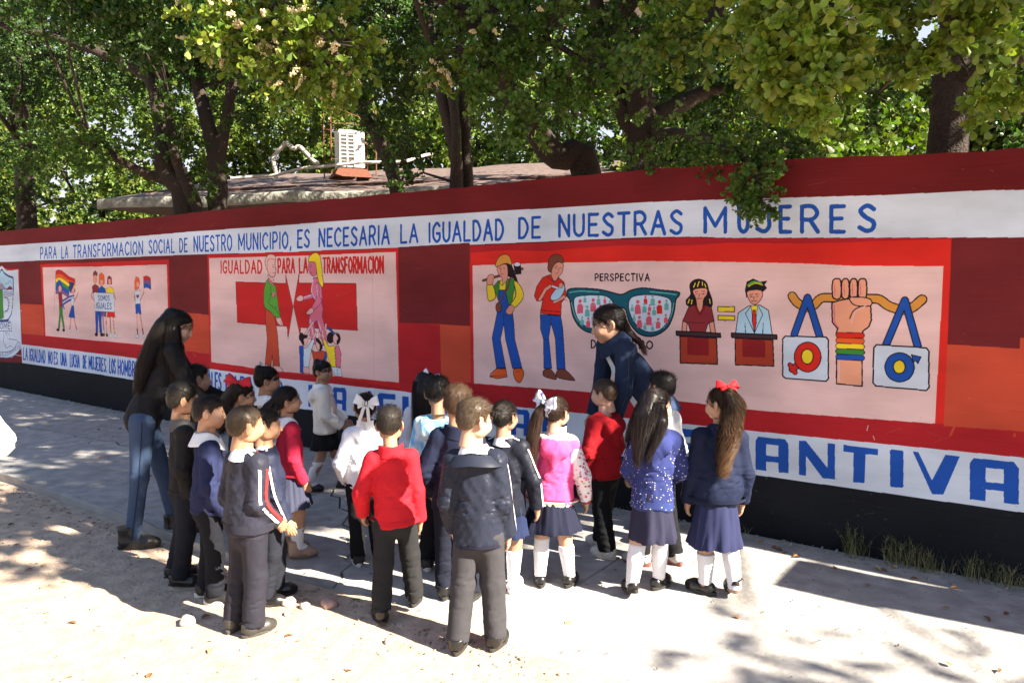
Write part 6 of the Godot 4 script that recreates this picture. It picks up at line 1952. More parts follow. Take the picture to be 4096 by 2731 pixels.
# heads: origin at the middle of the head, face towards -z, 0.21 m high for a child
func head_bag(adult: bool) -> Bag:
	var key := "head%s" % adult
	if bases.has(key):
		return bases[key]
	var f := Field.new(Vector3(-0.1, -0.15, -0.125), Vector3(0.1, 0.125, 0.115), 0.0042)
	var jaw := 0.012 if adult else 0.0
	f.ell(Vector3(0, 0.022, 0.012), Vector3(0.0725, 0.082, 0.09), 0.01)
	f.ell(Vector3(0, -0.02, -0.03), Vector3(0.061, 0.066 + jaw, 0.056), 0.03)
	f.ell(Vector3(0, -0.068 - jaw, -0.05), Vector3(0.026, 0.024, 0.026), 0.03)
	for s in [-1.0, 1.0]:
		f.ell(Vector3(s * 0.036, -0.032, -0.06), Vector3(0.025, 0.024, 0.022), 0.03)
		f.ell(Vector3(s * 0.045, -0.055, -0.01), Vector3(0.022, 0.03 + jaw, 0.035), 0.025)
		# brow ridge and eye socket
		f.ell(Vector3(s * 0.03, 0.005, -0.094), Vector3(0.016, 0.008, 0.01), 0.012, Basis.IDENTITY, [], true)
		# ear
		var eb := Basis(Vector3.UP, s * 0.5) * Basis(Vector3.RIGHT, 0.2)
		f.ell(Vector3(s * 0.0785, -0.008, 0.012), Vector3(0.0085, 0.031, 0.0205), 0.006, eb)
		f.ell(Vector3(s * 0.0885, -0.006, 0.006), Vector3(0.007, 0.018, 0.0105), 0.005, eb, [], true)
	# nose
	f.cap(Vector3(0, 0.004, -0.082), Vector3(0, -0.026, -0.097), 0.0075, 0.0105, 0.014)
	for s in [-1.0, 1.0]:
		f.ell(Vector3(s * 0.009, -0.03, -0.09), Vector3(0.0075, 0.006, 0.009), 0.008)
	# lips
	f.ell(Vector3(0, -0.049, -0.0835), Vector3(0.017, 0.0052, 0.007), 0.008)
	f.ell(Vector3(0, -0.0575, -0.0815), Vector3(0.015, 0.0055, 0.007), 0.006)
	# neck
	f.cap(Vector3(0, -0.05, 0.022), Vector3(0, -0.145, 0.03), 0.042 + jaw * 0.4, 0.045 + jaw * 0.4, 0.02, squash(Vector3(1, 1, 1.0)), 1)
	bases[key] = f.bag()
	return bases[key]

# eyes, brows and mouth, each a piece of its own: [[name, bag]]
func face_bags(brow: Color, adult: bool) -> Array:
	var key := "face%s%s" % [brow, adult]
	if bases.has(key):
		return bases[key]
	var out := []
	var jaw := 0.004 if adult else 0.0
	for s in [-1.0, 1.0]:
		var b := Bag.new()
		var e := Transform3D(Basis(Vector3.UP, -s * 0.3), Vector3(s * 0.0295, 0.004, -0.0765))
		ellipsoid(b, e, Vector3(0.013, 0.0062, 0.009), Color(0.55, 0.52, 0.49), 10, 6)
		ellipsoid(b, e.translated_local(Vector3(s * -0.001, 0, -0.0058)), Vector3(0.0056, 0.0058, 0.0045), Color(0.03, 0.018, 0.012), 8, 6)
		var lid := []
		var brw := []
		for k in 7:
			var t := k / 6.0 - 0.5
			lid.append(Vector3(s * 0.0295 + t * 0.031, 0.0105 - t * t * 0.022, -0.0875 + absf(s * 0.03 + t * 0.031) * 0.16))
			brw.append(Vector3(s * 0.031 + t * 0.036, 0.0235 - (t + s * 0.12) * (t + s * 0.12) * 0.03, -0.0895 + absf(s * 0.03 + t * 0.036) * 0.14))
		tube(b, lid, [0.0006, 0.001, 0.0012, 0.0012, 0.0012, 0.001, 0.0006], 5, Color(0.05, 0.03, 0.024))
		out.append(["eye", b])
		var c := Bag.new()
		tube(c, brw, [0.0006, 0.0014, 0.0018, 0.002, 0.0018, 0.0014, 0.0006], 5, brow)
		out.append(["eyebrow", c])
	var m := Bag.new()
	ellipsoid(m, Transform3D(Basis.IDENTITY, Vector3(0, -0.049 - jaw * 0.3, -0.0855)), Vector3(0.0165, 0.0042, 0.0058), Color(0.34, 0.12, 0.1), 10, 5)
	ellipsoid(m, Transform3D(Basis.IDENTITY, Vector3(0, -0.057 - jaw * 0.3, -0.084)), Vector3(0.0145, 0.0048, 0.0056), Color(0.38, 0.14, 0.12), 10, 5)
	out.append(["mouth", m])
	bases[key] = out
	return out

# right hand: wrist at the origin, fingers down -y, thumb towards -z, palm towards -x; 0.115 m long
func hand_bag(curl: float) -> Bag:
	var key := "hand%s" % curl
	if bases.has(key):
		return bases[key]
	var f := Field.new(Vector3(-0.055, -0.13, -0.055), Vector3(0.03, 0.03, 0.045), 0.0034)
	f.cap(Vector3(0, 0.02, 0), Vector3(0, -0.01, 0), 0.0195, 0.019, 0.01, squash(Vector3(1.15, 1, 1)))
	for z in [-0.013, 0.0, 0.013]:
		f.cap(Vector3(0, -0.012, z * 0.7), Vector3(-0.002, -0.052, z * 1.05), 0.013, 0.0095, 0.012)
	var lens := [0.044, 0.05, 0.046, 0.036]
	for k in 4:
		var z := -0.0205 + k * 0.0132
		var a := Vector3(-0.002, -0.05 + absf(k - 1.3) * 0.0022, z * 0.95)
		var c := curl * (0.7 + k * 0.12)
		var l: float = lens[k]
		var p := a + Vector3(-sin(c * 0.5), -cos(c * 0.5), z * 0.5) * l * 0.42
		var q := p + Vector3(-sin(c * 1.2), -cos(c * 1.2), 0) * l * 0.33
		var e := q + Vector3(-sin(c * 1.8), -cos(c * 1.8), 0) * l * 0.26
		f.cap(a, p, 0.0076, 0.0068, 0.003)
		f.cap(p, q, 0.0068, 0.0062, 0.003)
		f.cap(q, e, 0.0062, 0.0052, 0.003)
	var t0 := Vector3(-0.004, -0.014, -0.016)
	var t1 := Vector3(-0.014, -0.036, -0.031)
	var t2 := Vector3(-0.019 - curl * 0.006, -0.058, -0.034 + curl * 0.006)
	f.cap(t0, t1, 0.0105, 0.0085, 0.008)
	f.cap(t1, t2, 0.0082, 0.0062, 0.003)
	bases[key] = f.bag()
	return bases[key]

# right shoe: heel at +z, toe at -z, sole on y = 0; 0.175 m long
func shoe_bags(kind: String) -> Array:
	var key := "shoe" + kind
	if bases.has(key):
		return bases[key]
	var f := Field.new(Vector3(-0.055, -0.01, -0.14), Vector3(0.055, 0.17, 0.08), 0.005)
	var low := squash(Vector3(1, 1.05, 1))
	f.cap(Vector3(0, 0.036, 0.026), Vector3(-0.002, 0.03, -0.06), 0.034, 0.035, 0.02, low)
	f.cap(Vector3(-0.002, 0.028, -0.06), Vector3(-0.006, 0.024, -0.092), 0.036, 0.029, 0.02, low)
	if kind == "boot":
		f.cap(Vector3(0, 0.05, 0.022), Vector3(0, 0.118, 0.028), 0.037, 0.04, 0.03, Basis.IDENTITY, 1)
	elif kind == "strap":
		f.ell(Vector3(0, 0.075, -0.015), Vector3(0.03, 0.04, 0.05), 0.01, Basis.IDENTITY, [], true)
	else:
		f.cap(Vector3(0, 0.045, 0.022), Vector3(0, 0.074, 0.028), 0.034, 0.036, 0.02, Basis.IDENTITY, 1)
	f.cut(Vector3(0, 0.012, 0), Vector3.DOWN)
	var up := f.bag()
	if kind == "strap":
		var s := []
		for k in 9:
			var a := PI * (k / 8.0)
			s.append(Vector3(cos(a) * 0.035, 0.026 + sin(a) * 0.036, -0.012))
		var rr := []
		rr.resize(9)
		rr.fill(0.006)
		tube(up, s, rr, 6)
	elif kind == "sneaker" or kind == "boot":
		var laces := 4 if kind == "sneaker" else 5
		for k in laces:
			var z := -0.045 + k * 0.014
			var y := 0.058 + k * 0.0055 if kind == "sneaker" else 0.058 + k * 0.013
			tube(up, [Vector3(-0.017, y, z), Vector3(0, y + 0.004, z - 0.004), Vector3(0.017, y, z)], [0.0026, 0.003, 0.0026], 5)
	var sole := Bag.new()
	var rings := []
	var out := []
	for k in 22:
		var a := TAU * k / 22
		var zz := -0.024 + sin(a) * 0.092
		var w := 0.034 + 0.006 * smoothstep(0.02, -0.06, zz) - 0.004 * absf(sin(a))
		out.append(Vector3(cos(a) * w - 0.003 * smoothstep(0.0, -0.1, zz), 0, zz))
	var th := 0.024 if kind == "sneaker" or kind == "boot" else 0.015
	for r in [[0.0, 0.94], [0.003, 1.0], [th, 1.02], [th + 0.003, 0.96]]:
		var o := []
		for p in out:
			o.append(Vector3(p.x * r[1], r[0], p.z * lerpf(1.0, r[1], 0.5)))
		rings.append(o)
	sole.skin(rings, true, null, true, true)
	bases[key] = [up, sole]
	return bases[key]

# frame whose -y runs along the forearm; roll turns the palm
func limb_frame(from: Vector3, to: Vector3, fwd: Vector3, roll: float) -> Basis:
	var y := (from - to).normalized()
	var z := -(fwd - y * fwd.dot(y)).normalized()
	if z.length() < 0.1:
		z = Vector3.BACK
	var x := y.cross(z).normalized()
	return Basis(x, y, z) * Basis(Vector3.UP, roll)

# an outline of a ribbon lying on a field: a stripe from a to b seen from side
func ribbon(f: Field, pts: Array, outs: Array, width: float, lift := 0.002) -> Bag:
	var b := Bag.new()
	var rows := []
	for k in pts.size():
		var t: Vector3 = (pts[mini(k + 1, pts.size() - 1)] - pts[maxi(k - 1, 0)]).normalized()
		var o: Vector3 = outs[k].normalized()
		var side := t.cross(o).normalized()
		var row := []
		for s in [-0.5, 0.0, 0.5]:
			var src: Vector3 = pts[k] + o * 0.16 + side * s * width
			var h := f.hit(src, pts[k] + side * s * width)
			row.append(h + o * lift)
		rows.append(row)
	# smooth along the way
	for pass_ in 2:
		for k in range(1, rows.size() - 1):
			for j in 3:
				rows[k][j] = rows[k][j] * 0.5 + (rows[k - 1][j] + rows[k + 1][j]) * 0.25
	b.skin(rows, false)
	for k in b.n.size():
		if b.n[k].dot(outs[0]) < 0:
			b.n[k] = -b.n[k]
	return b

# ---- hair
# thin locks lying on a cap of hair, combed away from the whorl
func comb(out: Bag, base: Bag, t: Transform3D, col: Color, count: int, length: float, lift: float, whorl: Vector3, fwd := Vector3.ZERO, lower := -1.0) -> void:
	var n := base.v.size()
	for k in count:
		var at := prng.randi() % n
		var p := base.v[at]
		if p.y < lower:
			continue
		var q := base.n[at]
		var dir := (p - whorl) * 8.0 + fwd + Vector3(prng.randf_range(-0.3, 0.3), prng.randf_range(-0.3, 0.1), prng.randf_range(-0.3, 0.3))
		dir = (dir - q * dir.dot(q)).normalized()
		var l := length * prng.randf_range(0.6, 1.3)
		var side := dir.cross(q).normalized() * prng.randf_range(0.0008, 0.0016)
		var shade := prng.randf_range(0.7, 1.35)
		var c := Color(col.r * shade, col.g * shade, col.b * shade)
		var c0 := c
		var s := out.v.size()
		var lf := lift * prng.randf_range(0.3, 1.5)
		for j in 4:
			var tt := j / 3.0
			var pp := p + q * (0.0008 + lf * sin(tt * 2.2)) + dir * l * tt - q * l * l * tt * tt * 5.0 * (1.0 if lift < 0.006 else 0.2)
			var w := side * (1.0 - tt * 0.75)
			var nn := (q + side.normalized() * 0.0).normalized()
			out.point(t * (pp - w), (t.basis * (nn - side.normalized() * 0.85)).normalized(), c0)
			out.point(t * (pp + w), (t.basis * (nn + side.normalized() * 0.85)).normalized(), c0)
		for j in 3:
			out.quad(s + j * 2, s + j * 2 + 1, s + j * 2 + 3, s + j * 2 + 2)

# hairline heights from the forehead (-z) round to the nape (+z)
const HAIRLINES = {
	"boy": [[-0.12, 0.058], [-0.085, 0.056], [-0.06, 0.044], [-0.035, 0.03], [-0.022, 0.0], [-0.008, 0.002], [0.0, 0.028], [0.022, 0.026], [0.032, -0.012], [0.05, -0.04], [0.075, -0.054], [0.12, -0.056]],
	"fringe": [[-0.12, 0.036], [-0.085, 0.034], [-0.06, 0.03], [-0.035, 0.014], [-0.022, -0.004], [-0.008, 0.0], [0.0, 0.028], [0.022, 0.026], [0.032, -0.012], [0.05, -0.04], [0.075, -0.056], [0.12, -0.058]],
	"drawn": [[-0.12, 0.064], [-0.085, 0.06], [-0.06, 0.046], [-0.035, 0.026], [-0.022, 0.006], [-0.008, 0.008], [0.0, 0.026], [0.022, 0.022], [0.032, -0.02], [0.05, -0.05], [0.075, -0.066], [0.12, -0.066]]}

func hairline(kind: String, z: float) -> float:
	var l: Array = HAIRLINES[kind]
	for k in l.size() - 1:
		if z <= l[k + 1][0]:
			return lerpf(l[k][1], l[k + 1][1], clampf((z - l[k][0]) / (l[k + 1][0] - l[k][0]), 0.0, 1.0))
	return l[-1][1]

func cap_bag(kind: String) -> Bag:
	var key := "cap" + kind
	if bases.has(key):
		return bases[key]
	var f := Field.new(Vector3(-0.105, -0.11, -0.125), Vector3(0.105, 0.14, 0.135), 0.005)
	var line := "boy" if kind == "buzz" else kind
	var c := Vector3(0, 0.022, 0.012)
	var r := Vector3(0.0725, 0.082, 0.09)
	var nz := FastNoiseLite.new()
	nz.seed = 77
	nz.frequency = 1.0
	var at := 0
	for z in f.nz:
		for y in f.ny:
			for x in f.nx:
				var p := f.lo + Vector3(x, y, z) * f.h
				var e := p - c
				if p.y < c.y:
					e.y *= 0.72
				var q := (e / r).length()
				var g2 := (e / (r * r)).length()
				var s := q * (q - 1.0) / maxf(g2, 1e-4)
				if absf(s) < 0.04:
					var yl := hairline(line, p.z)
					var up := p.y - yl
					# close at the edges, fuller on top
					var full := 0.0045 if kind == "buzz" else (0.0075 if kind == "drawn" else lerpf(0.006, 0.016, smoothstep(0.03, 0.09, p.y)))
					var g := full * smoothstep(-0.004, 0.03, up) + 0.0015
					s -= g + 0.0022 * nz.get_noise_3d(p.x * 34, p.y * 16, p.z * 34) * (0.4 if kind == "buzz" else 1.0)
					s = maxf(s, (-up) * 0.7 + 0.0015 * nz.get_noise_3d(p.x * 90, 5.0, p.z * 90))
					# hollow inside
					s = maxf(s, -(s + g + 0.012))
				f.d[at] = s
				at += 1
	bases[key] = f.bag()
	return bases[key]

# a hanging lock: solid core along a path and many thin ribbons round it
func lock(out: Bag, path: Array, radii: Array, flatv: Vector3, col: Color, count: int, wave := 0.0, tipc := Color(0, 0, 0, 0)) -> void:
	var lo := Vector3.ONE * 9
	var hi := -lo
	for k in path.size():
		lo = lo.min(path[k] - Vector3.ONE * (radii[k] + 0.03))
		hi = hi.max(path[k] + Vector3.ONE * (radii[k] + 0.03))
	var f := Field.new(lo, hi, 0.009)
	for k in path.size() - 1:
		var cr := 0.9 if wave < 0.015 else 0.7
		f.cap(path[k], path[k + 1], radii[k] * cr, radii[k + 1] * cr, 0.015, squash(flatv))
	var nz := FastNoiseLite.new()
	nz.seed = 5
	nz.frequency = 1.0
	f.crease(nz, 0.006, Vector3(38, 7, 38), -9, 9, 0.2)
	var core := f.bag()
	var ylo: float = path[-1].y
	var yhi: float = path[0].y
	var tip := tipc if tipc.a > 0 else col
	for k in core.v.size():
		var t := clampf((yhi - core.v[k].y) / maxf(yhi - ylo, 0.05), 0, 1)
		var s := 0.8 + 0.4 * nz.get_noise_3d(core.v[k].x * 60, core.v[k].y * 5, core.v[k].z * 60)
		var cc := col.lerp(tip, t * t)
		core.c[k] = Color(cc.r * s, cc.g * s, cc.b * s)
	out.add(core, Transform3D.IDENTITY)
	for k in count:
		var a := prng.randf() * TAU
		var rr := prng.randf_range(0.86, 1.08)
		var off := Vector3(cos(a) / flatv.x, 0, sin(a) / flatv.z) * rr
		var shade := prng.randf_range(0.6, 1.45)
		var wv := prng.randf() * TAU
		var stop := path.size() - (1 if prng.randf() < 0.25 else 0)
		var row := []
		var cols := []
		for j in stop:
			var p: Vector3 = path[j] + off * radii[j]
			if j == path.size() - 1:
				p += Vector3(prng.randf_range(-0.01, 0.01), prng.randf_range(-0.05, 0.01), prng.randf_range(-0.01, 0.01))
			row.append(p)
		if row.size() < 2:
			continue
		var fine := []
		for j in row.size() - 1:
			var p0: Vector3 = row[maxi(j - 1, 0)]
			var p3: Vector3 = row[mini(j + 2, row.size() - 1)]
			for i in 6:
				var tt := i / 6.0
				var q: Vector3 = row[j].cubic_interpolate(row[j + 1], p0, p3, tt)
				if wave > 0:
					var ph: float = (j + tt) * (2.6 if wave < 0.015 else 4.6) + wv
					q += Vector3(sin(ph), 0, cos(ph * 1.1)) * wave * minf(1.0, (j + tt) * 0.7)
				fine.append(q)
		fine.append(row[-1])
		var s0 := out.v.size()
		var w := prng.randf_range(0.0009, 0.002)
		var nrm := Vector3(cos(a), 0.1, sin(a)).normalized()
		for j in fine.size():
			var t: Vector3 = (fine[mini(j + 1, fine.size() - 1)] - fine[maxi(j - 1, 0)]).normalized()
			var sd := t.cross(nrm).normalized() * w * (1.0 - 0.7 * float(j) / fine.size())
			var cc := col.lerp(tip, pow(float(j) / fine.size(), 2.0))
			cc = Color(cc.r * shade, cc.g * shade, cc.b * shade)
			out.point(fine[j] - sd, (nrm - sd.normalized() * 0.85).normalized(), cc)
			out.point(fine[j] + sd, (nrm + sd.normalized() * 0.85).normalized(), cc)
		for j in fine.size() - 1:
			out.quad(s0 + j * 2, s0 + j * 2 + 1, s0 + j * 2 + 3, s0 + j * 2 + 2)

# ---- a ribbon bow facing +z, w across
func bow_bag(w: float, c1: Color, c2: Color, tails := 0.7) -> Bag:
	var b := Bag.new()
	for s in [-1.0, 1.0]:
		for layer in 2:
			var sc := 1.0 - 0.28 * layer
			var tilt: float = s * (0.3 if layer == 0 else -0.25)
			var rows := []
			var cols := []
			for k in 11:
				var a := TAU * (k / 10.0) * 0.92 - 2.9
				var x := (cos(a) * 0.25 + 0.27) * w * sc
				var z := sin(a) * 0.1 * w * sc + 0.02 * w * layer
				var hw := (0.05 + 0.11 * smoothstep(0.0, 0.5, x / w)) * w * 1.25
				var row := []
				for j in 5:
					var t := j / 4.0 - 0.5
					row.append(Basis(Vector3.BACK, tilt) * Vector3(s * x, t * 2 * hw, z + 0.03 * w * sin(t * 9)))
				rows.append(row)
				cols.append(c1 if c2 == c1 or k % 3 != 0 else c2)
			b.skin(rows, false, cols)
		var tl := []
		var tc := []
		for k in 6:
			var t := k / 5.0
			var row := []
			for j in 3:
				row.append(Vector3(s * (0.04 + 0.22 * t) * w + (j - 1) * 0.07 * w, -0.02 * w - tails * w * t + (0.06 * w if j == 1 and k == 5 else 0.0), 0.03 * w + 0.04 * w * sin(t * 5)))
			tl.append(row)
			tc.append(c1)
		if tails > 0.0:
			b.skin(tl, false, tc)
	ellipsoid(b, Transform3D(Basis.IDENTITY, Vector3(0, 0, 0.06 * w)), Vector3(0.075, 0.095, 0.06) * w, c1, 8, 6)
	return b

# ---- dress and pose a whole figure from a description
func figure(s: Dictionary) -> Node3D:
	prng.seed = hash(s.label)
	var adult: bool = s.get("adult", false)
	var H: float = s.h
	if not adult:
		# nobody stands quite straight: weight on one leg, head a little to the side
		var side := -1.0 if prng.randf() < 0.5 else 1.0
		if not s.has("tilt"):
			s.tilt = side * prng.randf_range(1.0, 3.5)
		if not s.has("shift"):
			s.shift = side * prng.randf_range(0.005, 0.02)
		if not s.has("cock"):
			s.cock = prng.randf_range(-7.0, 7.0)
		if not s.has("nod"):
			s.nod = prng.randf_range(-2.0, 9.0)
		if not s.has("lean"):
			s.lean = prng.randf_range(-2.0, 4.0)
		if not s.has("legs"):
			s.legs = [[prng.randf_range(-0.01, 0.03), prng.randf_range(-0.05, 0.05), 0.0, prng.randf_range(2, 24), prng.randf_range(0, 0.015)], [prng.randf_range(-0.01, 0.03), prng.randf_range(-0.05, 0.05), 0.0, prng.randf_range(2, 24), prng.randf_range(0, 0.015)]]
		if not s.has("arms"):
			s.arms = []
			for i in 2:
				s.arms.append([prng.randf_range(0.03, 0.055), -0.185, prng.randf_range(-0.02, 0.035), prng.randf_range(-0.03, 0.015), -0.15, -prng.randf_range(0.03, 0.1)])
	var k: float = H / (1.63 if adult else 1.12)
	var root := thing("person", s.label, "person", Vector3(s.at.x, s.get("y", 0.0), s.at.y), deg_to_rad(s.turn))
	# joints; adult and child proportions
	var hip_y := (0.88 if adult else 0.515) * k
	var knee_y := (0.475 if adult else 0.295) * k
	var ank_y := (0.075 if adult else 0.058) * k
	var hip_x := (0.085 if adult else 0.05) * k
	var sh_x: float = (0.15 if adult else 0.089) * k * s.get("wide", 1.0)
	var sh_h := (0.5 if adult else 0.332) * k
	var neck_h := (0.535 if adult else 0.364) * k
	var head_h := (0.66 if adult else 0.508) * k
	var hs: float = (1.0 if adult else 0.84) * k * s.get("headsize", 1.0)
	var lean := Basis(Vector3.RIGHT, -deg_to_rad(s.get("lean", 0.0))) * Basis(Vector3.BACK, deg_to_rad(s.get("tilt", 0.0)))
	var bx := Basis(Vector3.UP, deg_to_rad(s.get("twist", 0.0)))
	var up := bx * lean
	var hipc := Vector3(s.get("shift", 0.0), hip_y, 0)
	var chest := hipc + up * Vector3(0, sh_h * 0.62, -0.004)
	var neck := hipc + up * Vector3(0, neck_h, 0.006 * k)
	var hb := Basis(Vector3.UP, deg_to_rad(s.get("look", 0.0))) * Basis(Vector3.RIGHT, -deg_to_rad(s.get("nod", 0.0))) * Basis(Vector3.BACK, deg_to_rad(s.get("cock", 0.0)))
	var headc := neck + lean.slerp(Basis.IDENTITY, 0.6) * Vector3(0, head_h - neck_h, -0.008 * k)
	headc += Vector3(0, 0, 0)
	var ht := Transform3D(hb.scaled(Vector3.ONE * hs), headc)
	var shs := []
	var els := []
	var wrs := []
	var hips := []
	var kns := []
	var ans := []
	var arms: Array = s.get("arms", [[0.045, -0.19, 0.02, 0.02, -0.165, -0.05], [0.045, -0.19, 0.02, 0.02, -0.165, -0.05]])
	var legs: Array = s.get("legs", [[0.0, 0.0, 0.0, 8.0], [0.0, 0.0, 0.0, 8.0]])
	var rolls: Array = s.get("rolls", [0.0, 0.0])
	for i in 2:
		var sg := -1.0 if i == 0 else 1.0
		var sh := hipc + up * Vector3(sg * sh_x, sh_h - 0.006 * k, 0)
		var a: Array = arms[i]
		var e := sh + bx * Vector3(sg * a[0], a[1], a[2]) * k
		var w := e + bx * Vector3(sg * a[3], a[4], a[5]) * k
		shs.append(sh)
		els.append(e)
		wrs.append(w)
		var l: Array = legs[i]
		var hp := hipc + bx * Vector3(sg * hip_x, 0, 0)
		var an := Vector3(sg * (hip_x + 0.006 * k) + sg * l[0] * k, ank_y + l[2] * k, l[1] * k + 0.012 * k)
		var kn := hp.lerp(an, 0.49) + Vector3(0, 0, -(0.012 + (l[4] if l.size() > 4 else 0.0)) * k)
		hips.append(hp)
		kns.append(kn)
		ans.append(an)
	# ---- body: one skin
	var skinc: Color = s.get("skin", Color(0.38, 0.205, 0.125))
	var f := Field.new(Vector3(-0.36, 0.0, -0.42) * k * (1.45 if adult else 1.0), Vector3(0.36, 0.95, 0.3) * k * (1.5 if adult else 1.0), 0.0135 * (1.3 if adult else 1.0))
	var q := squash(Vector3(1, 1, 1.4), up)
	f.cap(hipc, chest, 0.09 * k, 0.1 * k, 0.03, q)
	f.cap(shs[0], shs[1], 0.035 * k, 0.035 * k, 0.03)
	f.cap(chest, neck, 0.07 * k, 0.04 * k, 0.03)
	f.cap(neck, headc - up * Vector3(0, 0.05 * k, 0), 0.036 * k, 0.036 * k, 0.02)
	for i in 2:
		f.cap(shs[i], els[i], 0.034 * k, 0.027 * k, 0.02)
		f.cap(els[i], wrs[i], 0.027 * k, 0.019 * k, 0.01)
		var lg: float = k * (0.72 if s.has("pants") else 1.0)
		f.cap(hips[i], kns[i], 0.056 * lg, 0.042 * lg, 0.02)
		f.cap(kns[i], kns[i].lerp(ans[i], 0.4) + Vector3(0, 0, 0.008 * k), 0.04 * lg, 0.041 * lg, 0.02)
		f.cap(kns[i].lerp(ans[i], 0.35), ans[i], 0.04 * lg, 0.027 * lg, 0.02)
		f.cap(ans[i], ans[i] + Vector3(0, -0.03, -0.06) * k, 0.026 * k, 0.02 * k, 0.02)
	var body := f.bag()
	body.add(head_bag(adult), ht)
	for i in 2:
		var curl: float = s.get("curls", [0.5, 0.5])[i]
		var hf := limb_frame(els[i], wrs[i], bx * Vector3(0, 0, -1), rolls[i])
		body.add(hand_bag(curl), Transform3D(hf.scaled(Vector3.ONE * k * (1.45 if adult else 1.0) * 1.02), wrs[i] - hf.y * 0.004), Color.WHITE, i == 0)
	body.recolor(skinc)
	# a little warmth in the skin of ears and knuckles is left to the light
	part("body", body.mesh(), skin_mat(), root)
	var hc: Color = s.get("hair", BLACK_HAIR)
	for pc in face_bags(Color(hc.r * 1.6 + 0.03, hc.g * 1.5 + 0.018, hc.b * 1.4 + 0.012), adult):
		var fb := Bag.new()
		fb.add(pc[1], ht)
		part(pc[0], fb.mesh(), skin_mat(), root)
	# ---- garments
	var ctx := {"k": k, "adult": adult, "root": root, "shs": shs, "els": els, "wrs": wrs, "hips": hips, "kns": kns, "ans": ans, "hipc": hipc, "chest": chest, "neck": neck, "headc": headc, "up": up, "ht": ht, "bx": bx, "sh_x": sh_x, "hip_y": hip_y}
	if s.has("pants"):
		wear_pants(s, ctx)
	if s.has("skirt"):
		wear_skirt(s, ctx)
	if s.has("socks"):
		wear_socks(s, ctx)
	if s.has("top"):
		wear_top(s, ctx)
	wear_shoes(s, ctx)
	wear_hair(s, ctx)
	last = ctx
	return root

func wear_pants(s: Dictionary, x: Dictionary) -> void:
	var k: float = x.k
	var p: Dictionary = s.pants
	var fit: float = p.get("fit", 1.0)
	var cell := 0.0115 if not x.adult else 0.014
	var lo := Vector3(9, 0, 9)
	var hi := -lo
	for i in 2:
		for j in [x.hips[i], x.kns[i], x.ans[i]]:
			lo = lo.min(j)
			hi = hi.max(j)
	lo = lo - Vector3(0.13, 0.06, 0.13) * k * (1.3 if x.adult else 1.0)
	hi = hi + Vector3(0.13, 0.16, 0.13) * k * (1.3 if x.adult else 1.0)
	var f := Field.new(lo, hi, cell)
	var wb := 0.088 if not x.adult else 0.112
	f.cap(x.hipc + x.up * Vector3(0, 0.1 * k, 0), x.hipc + Vector3(0, -0.01 * k, 0.004), (wb - 0.006) * k, wb * k, 0.03, squash(Vector3(1, 1, 1.12)))
	for i in 2:
		var sg := -1.0 if i == 0 else 1.0
		var th := (0.06 if not x.adult else 0.088) * k * lerpf(1.0, fit, 0.5)
		var kn := (0.049 if not x.adult else 0.06) * k * fit
		var an := (0.048 if not x.adult else 0.05) * k * fit
		f.cap(x.hips[i] + Vector3(sg * 0.004, -0.01, 0) * k, x.kns[i], th, kn, 0.025 * k)
		var end: Vector3 = x.ans[i] + Vector3(0, -0.012 * k * (1.0 if p.get("long", true) else -1.0), 0)
		f.cap(x.kns[i], end, kn, an, 0.02, Basis.IDENTITY, 1)
	folds.seed = hash(s.label) % 1000
	folds.frequency = 1.0
	var low: float = x.ans[0].y
	f.crease(folds, 0.006 * k, Vector3(8, 2.5, 8), low + 0.0, 9, 0.5)
	f.crease(folds, 0.011 * k * p.get("bunch", 1.0), Vector3(9, 30, 9), -1.0, low + 0.2 * k, 0.3)
	f.crease(folds, 0.006 * k, Vector3(12, 26, 12), x.kns[0].y - 0.08 * k, x.kns[0].y + 0.1 * k, 0.3)
	f.crease(folds, 0.006 * k, Vector3(14, 30, 14), x.hip_y - 0.1 * k, x.hip_y + 0.05 * k, 0.3)
	var b := f.bag()
	var o := part(p.get("name", "trousers"), b.mesh(), cloth(p.c, p.get("rough", 0.85), 0.25), x.root)
	if p.has("seam"):
		# side seams and back pockets of jeans
		var r := Bag.new()
		for i in 2:
			var sg := -1.0 if i == 0 else 1.0
			var pts := []
			var outs := []
			for j in 12:
				var t := j / 11.0
				var a: Vector3 = x.hips[i].lerp(x.kns[i], t * 2.0) if t < 0.5 else x.kns[i].lerp(x.ans[i], t * 2.0 - 1.0)
				pts.append(a)
				outs.append(Vector3(sg, 0, 0))
			r.add(ribbon(f, pts, outs, 0.006, 0.0025), Transform3D.IDENTITY)
		part("seam", r.mesh(), cloth(p.seam, 0.9, 0.0), o)

